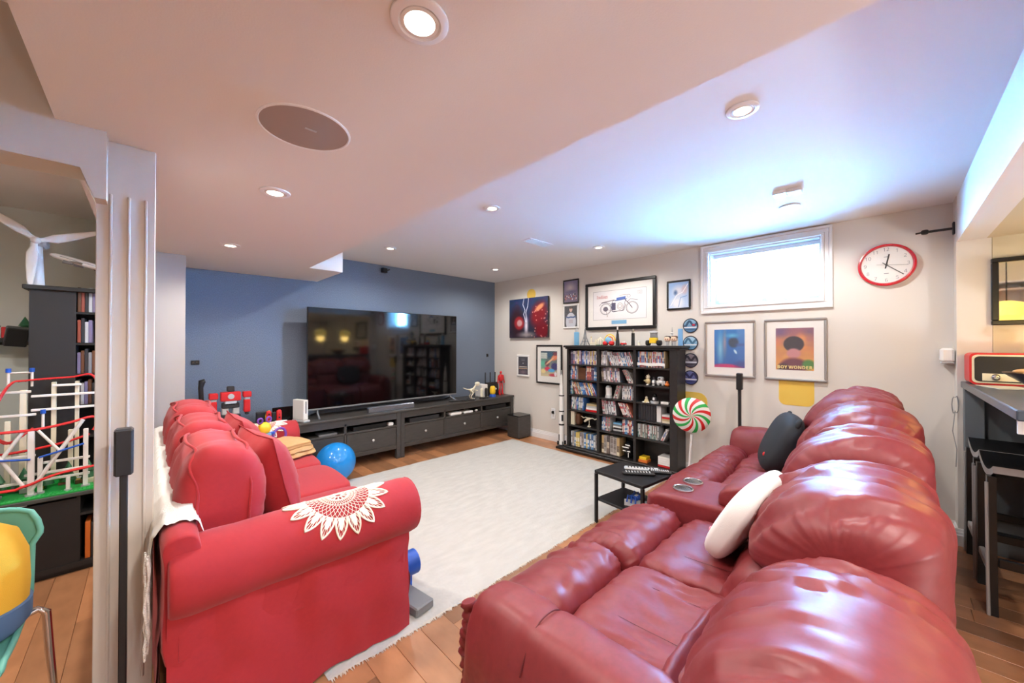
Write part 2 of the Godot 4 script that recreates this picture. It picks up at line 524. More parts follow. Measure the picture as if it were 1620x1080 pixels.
func build_lights() -> void:
	# recessed downlights: [x, z, y]
	var spots := []
	for z in [-0.715, -1.997, -3.294, 0.6, 1.9]: spots.append([0.42, z, HS])
	for z in [-0.44, -2.062, -3.681]: spots.append([1.82, z, HC])
	for z in [-0.509, -2.118, -3.723]: spots.append([3.345, z, HC])
	spots.append([-1.7, -2.9, HC]); spots.append([-0.75, -2.45, HC]); spots.append([-1.2, 1.2, HC]); spots.append([1.35, 0.62, 2.06])  # unseen lamps, placed to light the toy corner, column and bar floor
	var where := ["nearest ceiling downlight in the low soffit above the rug", "soffit downlight between the round ceiling speaker and the blue wall", "soffit downlight nearest the blue wall", "soffit downlight behind the camera", "soffit downlight far behind the camera", "large ceiling downlight over the leather sofa beside the soffit edge", "middle downlight of the row beside the soffit edge", "ceiling downlight above the television", "ceiling downlight in front of the window beside the white vents", "ceiling downlight above the black media shelf", "ceiling downlight in the corner where blue and beige walls meet", "unseen ceiling downlight placed to light the toy corner", "unseen ceiling downlight placed to light the left wall and floor", "unseen downlight in the raised ceiling behind the camera, placed to light the column", "unseen downlight behind the camera, placed to light the bar aisle floor"]
	var proto: Node3D
	for i in spots.size():
		var p := Vector3(spots[i][0], spots[i][2], spots[i][1])
		if i == 0:
			proto = thing("downlight", where[0], "ceiling light", p, 0.0, "recessed downlights")
			part(proto, "trim_ring", MB.new().lathe([Vector2(0.062, -0.001), Vector2(0.062, -0.006), Vector2(0.058, -0.009), Vector2(0.046, -0.010), Vector2(0.042, -0.006), Vector2(0.042, -0.001)], Vector3.ZERO, Basis(), 32), M.trim)
			part(proto, "gimbal", MB.new().lathe([Vector2(0.041, -0.002), Vector2(0.041, -0.008), Vector2(0.033, -0.009), Vector2(0.033, -0.002)], Vector3.ZERO, Basis(), 32), M.white)
			part(proto, "lens", MB.new().lathe([Vector2(0, -0.0075), Vector2(0.026, -0.0068), Vector2(0.0325, -0.004), Vector2(0.0325, -0.001)], Vector3.ZERO, Basis(), 24), M.lens)
			var l := SpotLight3D.new()
			l.name = "light"
			l.position = Vector3(0, -0.02, 0); l.rotation = Vector3(-PI / 2, 0, 0)
			l.spot_angle = 82; l.spot_angle_attenuation = 0.5; l.spot_range = 12; l.spot_attenuation = 2
			l.light_size = 0.035; l.light_energy = SPOT_E; l.light_color = C(255, 250, 243); l.shadow_enabled = true
			proto.add_child(l)
		else:
			dup(proto, p, where[i], "recessed downlights")
	# added fill lamps behind the camera, there to brighten the soffit
	for i in 2:
		var p := Vector3([0.7, 1.3][i], 0, [1.9, 2.4][i])
		var o := thing("floor_lamp", ["added white globe fill lamp behind the leather sofa and camera", "second added white globe fill lamp nearer the bar"][i], "lamp", p, 0.0, "added fill lamps")
		part(o, "base", MB.new().lathe([Vector2(0, 0), Vector2(0.14, 0), Vector2(0.13, 0.02), Vector2(0.012, 0.03), Vector2(0.012, 0.42), Vector2(0, 0.42)], Vector3.ZERO, Basis(), 24), M.black_metal)
		part(o, "globe", MB.new().ell(Vector3(0, 0.6, 0), Vector3(0.2, 0.2, 0.2), 1, 1, Basis(), 16, 24), mat(C(255, 255, 255), 0.5, 0.0, {"emission_enabled": true, "emission": C(244, 248, 255), "emission_energy_multiplier": 1.5}))
		var l := OmniLight3D.new()
		l.name = "light"; l.position = Vector3(0, 0.6, 0)
		l.omni_range = 15; l.omni_attenuation = 2; l.light_energy = 3.0; l.light_color = C(244, 248, 255); l.light_size = 0.18; l.shadow_enabled = true
		o.add_child(l)
	# bar pendants
	for i in 2:
		var p := Vector3([2.9, 3.5][i], 1.62, [0.66, 0.8][i])
		var o := thing("pendant_lamp", ["mosaic glass pendant lamp over the bar away from the wall", "mosaic glass pendant lamp over the bar by the yellow wall"][i], "lamp", p)
		part(o, "shade", MB.new().lathe([Vector2(0.03, 0.09), Vector2(0.08, 0.075), Vector2(0.125, 0.03), Vector2(0.125, -0.03), Vector2(0.08, -0.075), Vector2(0.05, -0.085)], Vector3.ZERO, Basis(), 20), M.shade)
		part(o, "cord", MB.new().cyl(Vector3(0, 0.09, 0), Vector3(0, 0.438, 0), 0.004, 6), M.black)
		var l := OmniLight3D.new()
		l.name = "light"; l.position = Vector3(0, -0.12, 0)
		l.omni_range = 12; l.omni_attenuation = 2; l.light_energy = 0.12; l.light_color = C(255, 214, 120); l.light_size = 0.08; l.shadow_enabled = true
		o.add_child(l)

func v2(a: Array) -> Array:   # flat list of numbers to points
	var r := []
	for i in range(0, a.size(), 2): r.append(Vector2(a[i], a[i + 1]))
	return r

func build_objects() -> void:
	red_sofa()
	leather_sofa()
	middle_things()
	tv_wall()
	media_shelf()
	wall_things()
	toy_corner()
	bar_corner()

# ---------------------------------------------------------------- red sofa with loose cover
func arm_at(x: float, s: float, zc: float, sg: float) -> Vector3:   # a point of the rolled arm, s metres over the crest towards the outside
	var a := s / 0.127
	var p := Vector3(x, 0.563 + 0.129 * cos(a), zc + sg * 0.129 * sin(a))
	if a > 1.75: p = Vector3(x, 0.563 + 0.129 * cos(1.75) - (s - 1.75 * 0.127), zc + sg * 0.129 * sin(1.75))
	return p

func red_sofa() -> void:
	var o := thing("sofa", "red fabric sofa with loose slipcover, rolled arms and crocheted doilies", "sofa", Vector3(0.48, 0, -2.69))
	var bodym := mb(o)
	bodym.bx(0.06, 0.89, 0.1, 0.42, -3.74, -1.66, 0.02)
	part(o, "base", bodym, M.red)
	# skirt panels with soft folds
	var nz := FastNoiseLite.new()
	nz.seed = 4; nz.frequency = 1.0; nz.fractal_octaves = 2
	var skirt := func(a: Vector3, b: Vector3, top: float, nrm: Vector3, sd: float, low := 0.02):
		var rows := []
		for i in 25:
			var r := PackedVector3Array()
			for j in 13:
				var f := float(i) / 24
				var h := float(j) / 12
				var p := a.lerp(b, f)
				p.y = lerpf(low + 0.012 * nz.get_noise_2d(f * 3 + sd, 9.0), top, h)
				p += nrm * ((0.02 * nz.get_noise_2d(f * 5.0 + sd, h * 1.6) + 0.016 * (1.0 - h)) + 0.01 * nz.get_noise_2d(f * 2.2 - h * 2.6 + sd, h * 3.0))
				r.append(p)
			rows.append(r)
		var m := mb(o).grid(rows, false, false, false)
		var rows2 := []
		for r in rows:
			var q := PackedVector3Array()
			for p in r: q.append(p - nrm * 0.006)
			rows2.append(q)
		m.grid(rows2, false, false, false)
		part(o, "skirt", m, M.red)
	skirt.call(Vector3(0.05, 0, -1.632), Vector3(0.905, 0, -1.632), 0.56, Vector3(0, 0, 1), 1.0)
	skirt.call(Vector3(0.912, 0, -1.66), Vector3(0.912, 0, -3.73), 0.42, Vector3(1, 0, 0), 5.0)
	skirt.call(Vector3(0.05, 0, -3.748), Vector3(0.905, 0, -3.748), 0.56, Vector3(0, 0, -1), 8.0)
	skirt.call(Vector3(0.042, 0, -1.66), Vector3(0.042, 0, -3.73), 0.64, Vector3(-1, 0, 0), 12.0)
	for zc in [-1.70, -3.68]:
		var pr := []
		for i in 16:
			var a := TAU * i / 16
			pr.append(Vector2(zc + 0.129 * cos(a) * (1.0 if absf(cos(a)) > 0.0 else 1.0), 0.563 + 0.129 * sin(a)))
		var am := mb(o).lobe(0.05, 0.945, pr, 22.0, 0.004, 3, 30, 40, 0.0, 3.0)
		am.bx(0.06, 0.9, 0.3, 0.6, zc - 0.07, zc + 0.07, 0.02)
		part(o, "arm", am, M.red)
		# piped rim of the front of the arm
		var ring := []
		for i in 24:
			var a := TAU * i / 24
			ring.append(Vector3(0.938, 0.563 + 0.122 * sin(a), zc + 0.122 * cos(a)))
		part(o, "piping", mb(o).tube(ring, 0.004, 6, [], true), M.red)
	# back frame
	var bk := mb(o)
	bk.t = o.transform.affine_inverse() * Transform3D(Basis(Vector3(0, 0, -1), Vector3.UP, Vector3(1, 0, 0)), Vector3.ZERO)
	bk.lobe(1.63, 3.75, v2([0.045, 0.3, 0.04, 0.6, 0.035, 0.705, 0.07, 0.735, 0.12, 0.725, 0.14, 0.66, 0.16, 0.5, 0.17, 0.3]), 26.0, 0.006, 6, 40, 36, 0.0, 4.0)
	part(o, "back_frame", bk, M.red)
	# seat cushions
	var zs := [-1.835, -2.41, -2.98, -3.545]
	for i in 3:
		var m := mb(o)
		m.lobe(0.2, 0.955, v2([zs[i], 0.40, zs[i] - 0.005, 0.455, zs[i] - 0.06, 0.477, (zs[i] + zs[i + 1]) * 0.5, 0.488, zs[i + 1] + 0.06, 0.477, zs[i + 1] + 0.005, 0.455, zs[i + 1], 0.40, zs[i + 1] + 0.05, 0.335, zs[i] - 0.05, 0.335]), 9.0, 0.004, 20 + i, 26, 44)
		part(o, "seat_cushion", m, M.red)
	# box back cushions with piped gussets; outline in (x, y) carried along z
	var zb := [[-1.86, -2.43, 0.0], [-2.44, -2.99, 0.01], [-3.0, -3.54, 0.02]]
	for i in 3:
		var m := mb(o)
		m.t = o.transform.affine_inverse() * Transform3D(Basis(Vector3(0, 0, -1), Vector3.UP, Vector3(1, 0, 0)), Vector3.ZERO)
		var d: float = zb[i][2]
		var out := v2([0.14, 0.49, 0.09, 0.6, 0.078, 0.75 + d, 0.105, 0.885 + d, 0.17, 0.945 + d, 0.28, 0.935 + d, 0.35, 0.86 + d, 0.378, 0.73 + d, 0.37, 0.58, 0.32, 0.49])
		m.lobe(-zb[i][0], -zb[i][1], out, 6.0, 0.016, 31 + i * 3, 34, 64, 0.006, 4.0)
		var cu := part(o, "back_cushion", m, M.red)
		for side in [0, 1]:   # piping along both faces of the gusset
			var path := []
			var k := out.size()
			for q in 60:
				var f := lerpf(1.0, 8.2, q / 59.0)
				var a := int(f)
				var p: Vector2 = out[a % k].cubic_interpolate(out[(a + 1) % k], out[(a - 1 + k) % k], out[(a + 2) % k], f - a)
				path.append(p)
			var pp := []
			var za: float = zb[i][0]
			var zl: float = zb[i][1]
			for q in 41:   # loop: up the near end, over the top, down the far end
				var f := q / 40.0
				var s := sin(PI * f)
				var yy := lerpf(0.52, 0.951 + d, pow(s, 0.32))
				var zz := lerpf(za + 0.0, zl, f)
				zz = lerpf(za, zl, 0.5 - 0.5 * signf(cos(PI * f)) * pow(absf(cos(PI * f)), 0.55))
				pp.append(Vector3((0.13 if side == 0 else 0.30) + 0.012 * sin(f * 23.0 + i), yy - (0.012 if side == 1 else 0.004), zz))
			part(cu, "piping", mb(o).tube(pp, 0.006, 6), M.red)
	# toss pillows
	var lab := ["red square toss pillow standing nearest the rolled arm on red sofa", "red square toss pillow standing second from the near arm of red sofa"]
	for i in 2:
		var c: Vector3 = [Vector3(0.435, 0.70, -2.2), Vector3(0.43, 0.70, -2.76)][i]
		var rows := []
		for a in 21:
			var row := PackedVector3Array()
			for b in 21:
				var p := Vector2(a / 10.0 - 1, b / 10.0 - 1)
				row.append(Vector3(0, p.y, p.x))
			rows.append(row)
		var m := MB.new()
		for sd in [-1.0, 1.0]:
			var rr := []
			for row in rows:
				var q := PackedVector3Array()
				for p in row:
					var e := (1 - pow(absf(p.y), 2.6)) * (1 - pow(absf(p.z), 2.6))
					var sh := 1.0 - 0.07 * (1.0 - absf(p.y)) * absf(p.z) - 0.07 * (1.0 - absf(p.z)) * absf(p.y)
					q.append(Vector3(sd * 0.105 * pow(maxf(e, 0), 0.6) + 0.006 * nz.get_noise_2d(p.y * 4 + i, p.z * 4), p.y * 0.235 * sh, p.z * 0.235 * sh))
				rr.append(q)
			m.grid(rr, false, false, false)
		var sp := []
		for q in 80:
			var a := q / 80.0 * 4.0
			var k := int(a)
			var f := (a - k) * 2 - 1
			var p: Vector2 = [Vector2(f, -1), Vector2(1, f), Vector2(-f, 1), Vector2(-1, -f)][k]
			var sh := 1.0 - 0.07 * (1.0 - absf(p.x)) * absf(p.y) - 0.07 * (1.0 - absf(p.y)) * absf(p.x)
			sp.append(Vector3(0, p.x * 0.236 * sh, p.y * 0.236 * sh))
		var pl := thing("toss_pillow", lab[i], "pillow", c, 0.12 - 0.1 * i, "red toss pillows")
		pl.rotation.z = 0.24
		part(pl, "cover", m, M.red)
		part(pl, "seam", MB.new().tube(sp, 0.003, 5, [], true), M.red_dark)
	# throw over the back with knotted fringe
	var t := thing("throw_blanket", "white woven throw with knotted fringe draped over back of red sofa", "blanket", Vector3(0.06, 0.73, -2.7))
	var rows := []
	for i in 41:
		var r := PackedVector3Array()
		var z := lerpf(-1.72, -3.76, i / 40.0)
		var pts := [Vector2(0.012, 0.35), Vector2(0.008, 0.55), Vector2(0.02, 0.70), Vector2(0.05, 0.747), Vector2(0.09, 0.75), Vector2(0.13, 0.742), Vector2(0.155, 0.68)]
		for j in 25:
			var f := j / 24.0 * 5.999
			var a := int(f)
			var p: Vector2 = pts[a].lerp(pts[a + 1], f - a)
			var w := 0.006 * sin(i * 2.4 + j * 0.3) + 0.008 * nz.get_noise_2d(i * 0.6, j * 0.4)
			r.append(Vector3(p.x - 0.006 + w * 0.5, p.y + 0.004 + w, z + 0.01 * nz.get_noise_2d(j * 0.5, 3.0)))
		rows.append(r)
	part(t, "cloth", mb(t).grid(rows, false, false, false), M.throw)
	for i in 14:
		var z := -1.70 - i * 0.006
		var pp := []
		for j in 9: pp.append(Vector3(0.004 + 0.005 * sin(i * 1.7 + j), 0.66 - j * (0.034 + 0.004 * (i % 3)), z + 0.006 * sin(j * 1.3 + i * 2.0)))
		var rad := []
		for j in 9: rad.append(0.0032 + 0.0025 * (j % 2))
		if i % 2 == 0: part(t, "tassel", mb(t).tube(pp, 0.004, 6, rad), M.throw)
	doily("lace_doily", "white crocheted doily draped over the near rolled arm of red sofa", 0.6, -1.70, 1.0, 0.2)
	doily("lace_doily", "white crocheted doily lying on the far arm of red sofa by the television bench", 0.66, -3.68, 1.0, 0.2)
	# folded khaki blanket on the seat
	var bl := thing("folded_blanket", "khaki folded blanket lying on red sofa seat next to blue balloon", "blanket", Vector3(0.77, 0.49, -3.33))
	var m := MB.new()
	for k in 3:
		var pr := v2([-0.17 + k * 0.012, 0.004, -0.18 + k * 0.012, 0.025, -0.14, 0.044, 0, 0.05, 0.14, 0.043, 0.18 - k * 0.012, 0.024, 0.17 - k * 0.012, 0.004, 0, 0.0])
		for q in pr.size(): pr[q].y = pr[q].y + k * 0.032
		var mm := MB.new().lobe(-0.16 + k * 0.01, 0.16 - k * 0.015, pr, 8.0, 0.014, 44 + k, 20, 40, 0.0, 7.0)
		part(bl, "fold", mm, M.khaki)
	bl.rotation.y = 0.35
	# toys on the seat
	var cp := thing("caterpillar_toy", "yellow and green baby rattle toy with purple rings sitting on red sofa", "toy", Vector3(0.66, 0.56, -3.46), 0.5)
	cp.position = Vector3(0.66, 0.485, -3.44)
	cp.scale = Vector3.ONE * 1.15
	part(cp, "body", MB.new().ell(Vector3(0, 0.075, 0), Vector3(0.045, 0.072, 0.04)), M.p_yellow)
	part(cp, "head", MB.new().ell(Vector3(0, 0.185, 0), Vector3(0.042, 0.042, 0.036)), M.p_yellow)
	part(cp, "collar", MB.new().lathe([Vector2(0.02, 0.13), Vector2(0.04, 0.135), Vector2(0.04, 0.148), Vector2(0.02, 0.153)]), M.p_lblue)
	part(cp, "bow", MB.new().box(Vector3(0.05, 0.14, 0), Vector3(0.05, 0.022, 0.02), 0.006).box(Vector3(-0.05, 0.12, 0), Vector3(0.05, 0.022, 0.02), 0.006), M.p_blue)
	var ring := func(c: Vector3, r: float, tr: float) -> MB:
		var pp := []
		for i in 20: pp.append(c + Vector3(cos(TAU * i / 20), sin(TAU * i / 20), 0) * r)
		return MB.new().tube(pp, tr, 6, [], true)
	part(cp, "ring", ring.call(Vector3(0.115, 0.11, 0), 0.052, 0.009), M.p_purple)
	part(cp, "ring", ring.call(Vector3(-0.105, 0.1, 0), 0.042, 0.008), M.p_green)
	for s in [-1, 1]: part(cp, "antenna", ring.call(Vector3(s * 0.032, 0.24, 0), 0.017, 0.006), M.p_purple)
	part(cp, "belly_print", MB.new().box(Vector3(0, 0.1, 0.036), Vector3(0.05, 0.012, 0.012), 0.004), M.p_red)
	part(cp, "foot", MB.new().ell(Vector3(-0.07, 0.04, 0), Vector3(0.035, 0.04, 0.03)), M.p_green)

func doily(called: String, label: String, x: float, zc: float, sg: float, R: float) -> void:
	var o := thing(called, label, "doily", Vector3(x, 0.69, zc))
	var S := func(r: float, th: float, up := 0.0) -> Vector3:
		var p := arm_at(x + r * cos(th) * 1.05, r * sin(th), zc, sg)
		var nn := (p - Vector3(p.x, 0.563, zc)).normalized()
		if sin(th) * r < -0.12: nn = nn
		return p + nn * (0.004 + up)
	var net := mb(o)
	for k in 40:   # two families of spiral threads
		for s in [-1.0, 1.0]:
			var P := []
			for j in 9: P.append(S.call(lerpf(0.035, 0.125, j / 8.0), TAU * k / 40 + s * j / 8.0 * 0.5))
			net.tube(P, 0.0011, 4)
	for k in 12:
		var P := []
		for j in 12: P.append(S.call(0.026 + 0.012 * cos(TAU * j / 12), TAU * k / 12 + 0.3 * sin(TAU * j / 12)))
		net.tube(P, 0.0026, 4, [], true)
	for r in [0.012, 0.04, 0.066, 0.122]:
		var P := []
		for j in 48: P.append(S.call(r, TAU * j / 48))
		net.tube(P, 0.0016, 4, [], true)
	part(o, "net", net, M.lace)
	for k in 18:
		var th := TAU * k / 18
		var hw := 0.165
		var m := mb(o)
		var outl := []
		for q in 17:
			var f := q / 16.0 * 2 - 1
			outl.append(S.call(lerpf(0.122, R, pow(1 - absf(f), 0.55)), th + f * hw * (1.0 if absf(f) > 0.999 else 1.0)))
		m.tube(outl, 0.0042, 5)
		for q in 7:   # spokes
			var f := (q / 6.0 * 2 - 1) * 0.82
			m.tube([S.call(0.12, th + f * hw * 0.55), S.call(lerpf(0.122, R, pow(1 - absf(f), 0.55)) - 0.004, th + f * hw)], 0.0016, 4)
		var fan := []   # solid heart
		for a in 5:
			var row := PackedVector3Array()
			for b in 5: row.append(S.call(lerpf(0.12, 0.12 + 0.05 * (1 - pow(absf(b / 2.0 - 1), 2)), a / 4.0), th + (b / 2.0 - 1) * hw * 0.62))
			fan.append(row)
		m.grid(fan, false, false, false)
		part(o, "petal", m, M.lace)

# ---------------------------------------------------------------- leather recliner sofa along x, facing the television
func leather_sofa() -> void:
	var o := thing("recliner_sofa", "dark red leather reclining sofa with cupholder console and puffy backs", "sofa", Vector3(2.3, 0, -0.5))
	var base := mb(o)
	base.bx(0.84, 3.86, 0.03, 0.34, -0.98, -0.02, 0.03)
	part(o, "base", base, M.leather_dark)
	var r3 := RandomNumberGenerator.new()
	r3.seed = 5
	var creases := func(x0: float, x1: float, n: int, dep: float) -> Array:
		var r := []
		for k in n:
			var xa := r3.randf_range(x0 + 0.03, x1 - 0.03)
			var a0 := r3.randf_range(0.05, 0.6)
			r.append([xa, xa + r3.randf_range(-0.12, 0.12), a0, a0 + r3.randf_range(0.08, 0.25), dep * r3.randf_range(0.5, 1.3), r3.randf_range(0.008, 0.018)])
		return r
	# arms
	var armp := func(xc: float, hw: float, h: float) -> Array: return v2([xc - hw, 0.05, xc - hw - 0.01, 0.3, xc - hw * 0.98, h - 0.13, xc - hw * 0.6, h - 0.02, xc, h, xc + hw * 0.6, h - 0.02, xc + hw * 0.98, h - 0.13, xc + hw, 0.3, xc + hw * 0.9, 0.05])
	for a in [[0.835, 0.125, 0.575, -0.975, -0.02], [3.72, 0.15, 0.65, -0.985, -0.1]]:
		var m := mb(o)
		m.t = o.transform.affine_inverse() * Transform3D(Basis(Vector3(0, 0, -1), Vector3.UP, Vector3(1, 0, 0)), Vector3.ZERO)
		m.lobe(-a[4], -a[3], armp.call(a[0], a[1], a[2]), 7.0, 0.008, 70 + int(a[0]), 60, 64, 0.006, 4.0, [0.36, 0.7], creases.call(-a[4] + 0.05, -a[3] - 0.05, 10, 0.004))
		part(o, "arm", m, M.leather)
		for q in [0.36, 0.7]:   # stitched seam across the arm
			var pp := []
			for i in 15:
				var f := i / 14.0 * 2 - 1
				pp.append(Vector3(a[0] + f * a[1] * 0.94, a[2] + 0.001 - 0.11 * pow(absf(f), 2.5), -q))
			part(o, "seam", mb(o).tube(pp, 0.0022, 5), M.leather_dark)
	# front corner: gathered strip
	var gp := []
	var gr := []
	for i in 40:
		gp.append(Vector3(0.832, 0.435 - i * 0.0105, -1.068 + 0.01 * sin(i * 0.3)))
		gr.append(0.026 + 0.006 * sin(i * 1.9) + 0.004 * sin(i * 3.1))
	part(o, "gathered_corner", mb(o).tube(gp, 0.03, 12, gr), M.leather)
	# seats with a footrest roll in front of each
	var seats := [[0.985, 1.455, 0.845, -0.79], [1.465, 2.04, 1.47, -0.77], [2.5, 3.12, 2.5, -0.80], [3.13, 3.6, 3.13, -0.83]]
	for i in 4:
		var s: Array = seats[i]
		var zf: float = s[3]
		var y := 0.455 if i < 2 else 0.47
		var m := mb(o).lobe(s[0], s[1], v2([-0.22, y - 0.16, -0.2, y + 0.02, -0.35, y + 0.03, -0.55, y + 0.012, zf + 0.09, y + 0.012, zf + 0.02, y - 0.025, zf + 0.01, y - 0.12, -0.5, y - 0.2]), 9.0, 0.012, 80 + i, 64, 72, 0.008, 5.0, [], creases.call(s[0], s[1], 18, 0.007))
		part(o, "seat_cushion", m, M.leather)
		for f in [0.27, 0.73]:
			var pp := []
			for k in 12: pp.append(Vector3(lerpf(s[0], s[1], f), y + 0.026 - 0.0155 * smoothstep(0.0, 1.0, k / 11.0), lerpf(-0.34, zf + 0.13, k / 11.0)))
			if i < 2: part(o, "seam", mb(o).tube(pp, 0.0011, 5), M.leather_dark)
		var g := mb(o).lobe(s[2], s[1], v2([zf - 0.005, y - 0.11, zf - 0.005, y - 0.015, zf - 0.07, y + 0.028, zf - 0.17, y + 0.02, -1.08, y - 0.045, -1.105, y - 0.12, -1.09, 0.12, -1.0, 0.07, zf - 0.1, 0.1]), 9.0, 0.010, 90 + i, 64, 72, 0.012, 6.0, [], creases.call(s[2], s[1], 18, 0.007))
		part(o, "footrest", g, M.leather)
	# console with cupholders
	var cn := mb(o).lobe(2.065, 2.475, v2([-0.2, 0.2, -0.2, 0.52, -0.3, 0.545, -0.6, 0.535, -0.88, 0.522, -0.97, 0.5, -1.0, 0.45, -1.0, 0.15, -0.9, 0.08, -0.4, 0.08]), 16.0, 0.002, 99, 30, 50)
	var con := part(o, "console", cn, M.leather)
	for c in [Vector3(2.2, 0.53, -0.835), Vector3(2.35, 0.53, -0.835)]:
		var cu := mb(o)
		cu.lathe([Vector2(0.053, -0.004), Vector2(0.056, 0.004), Vector2(0.05, 0.008), Vector2(0.044, 0.006), Vector2(0.043, -0.05), Vector2(0.0, -0.052)], c, Basis(), 28)
		part(con, "cupholder", mb(o).lathe([Vector2(0.054, -0.006), Vector2(0.056, 0.005), Vector2(0.05, 0.009), Vector2(0.045, 0.006), Vector2(0.044, 0.0005)], c, Basis(), 28), M.chrome, "chrome cupholder rim")
		part(con, "cup_well", mb(o).lathe([Vector2(0.0441, 0.006), Vector2(0.0435, 0.003), Vector2(0.03, 0.0045), Vector2(0, 0.0045)], c, Basis(), 24), M.steel)
	var lid := mb(o).lobe(2.09, 2.45, v2([-0.22, 0.53, -0.2, 0.62, -0.3, 0.66, -0.5, 0.655, -0.6, 0.62, -0.63, 0.56, -0.58, 0.525]), 9.0, 0.004, 101, 26, 44)
	part(con, "armrest_lid", lid, M.leather)
	# puffy backs: an upper pillow hanging over a lumbar roll
	var backs := [[0.74, 1.43, 0.80, 3.4, 0.0], [1.38, 2.07, 0.928, 3.6, 0.0], [2.04, 2.50, 0.985, 5.0, 0.0], [2.47, 3.13, 1.03, 4.0, -0.01], [3.1, 3.69, 1.06, 4.0, -0.06]]
	var r2 := RandomNumberGenerator.new()
	r2.seed = 21
	for i in 5:
		var b: Array = backs[i]
		var h: float = b[2]
		var x0: float = b[0]
		var x1: float = b[1]
		var up := v2([0.10, 0.35, 0.125, 0.52, 0.125, h - 0.15, 0.105, h - 0.06, 0.03, h - 0.012, -0.08, h, -0.18, h - 0.022, -0.275, h - 0.085, -0.34, h - 0.18, -0.365, h - 0.26, -0.33, h - 0.32, -0.14, h - 0.34])
		for q in up.size(): up[q].x += b[4]
		var folds := []
		for k in 17:
			var xa := r2.randf_range(x0 + 0.05, x1 - 0.05)
			var a0 := r2.randf_range(0.1, 0.55)
			folds.append([xa, xa + r2.randf_range(-0.16, 0.22), a0, a0 + r2.randf_range(0.18, 0.4), r2.randf_range(0.006, 0.016), r2.randf_range(0.012, 0.03)])
		part(o, "back_pillow", mb(o).lobe(x0, x1, up, b[3], 0.014, 110 + i * 7, 60, 90, 0.010, 2.2, [lerpf(x0, x1, 0.74)] if i < 2 else [], folds), M.leather)
		var lo := v2([0.08, 0.1, 0.09, 0.4, -0.05, h - 0.3, -0.24, h - 0.28, -0.36, h - 0.33, -0.425, 0.5, -0.44, 0.42, -0.3, 0.3, -0.1, 0.1])
		part(o, "lumbar_roll", mb(o).lobe(x0 + 0.03, x1 - 0.02, lo, 7.0, 0.012, 140 + i * 5, 40, 60, 0.008, 3.0), M.leather)
	# scatter pillows on it
	var w := thing("white_pillow", "white pillow leaning on the second leather back beside the console", "pillow", Vector3(1.79, 0.655, -0.42), -0.1)
	w.rotation.x = 0.5
	part(w, "cover", MB.new().ell(Vector3.ZERO, Vector3(0.225, 0.2, 0.055), 0.7, 0.55, Basis(), 20, 32), M.white_fabric)
	part(w, "button", MB.new().ell(Vector3(-0.15, -0.08, -0.046), Vector3(0.012, 0.012, 0.01), 1, 1, Basis(), 6, 8), M.p_pink)
	var k := thing("black_pillow", "black pillow with small ear tabs on far seat of the leather sofa", "pillow", Vector3(3.1, 0.69, -0.53), 0.3)
	k.rotation.x = 0.42
	var km := MB.new().ell(Vector3.ZERO, Vector3(0.23, 0.21, 0.08), 0.7, 0.7, Basis(), 20, 32)
	part(k, "cover", km, M.black_fabric)
	for s in [-1, 1]: part(k, "ear_tab", MB.new().ell(Vector3(s * 0.17, 0.175, 0), Vector3(0.03, 0.035, 0.016), 0.8, 0.8, Basis(), 10, 14), M.black_fabric)
	part(k, "patch", MB.new().ell(Vector3(-0.12, -0.1, -0.066), Vector3(0.014, 0.016, 0.012), 1, 1, Basis(), 6, 10), M.p_red)

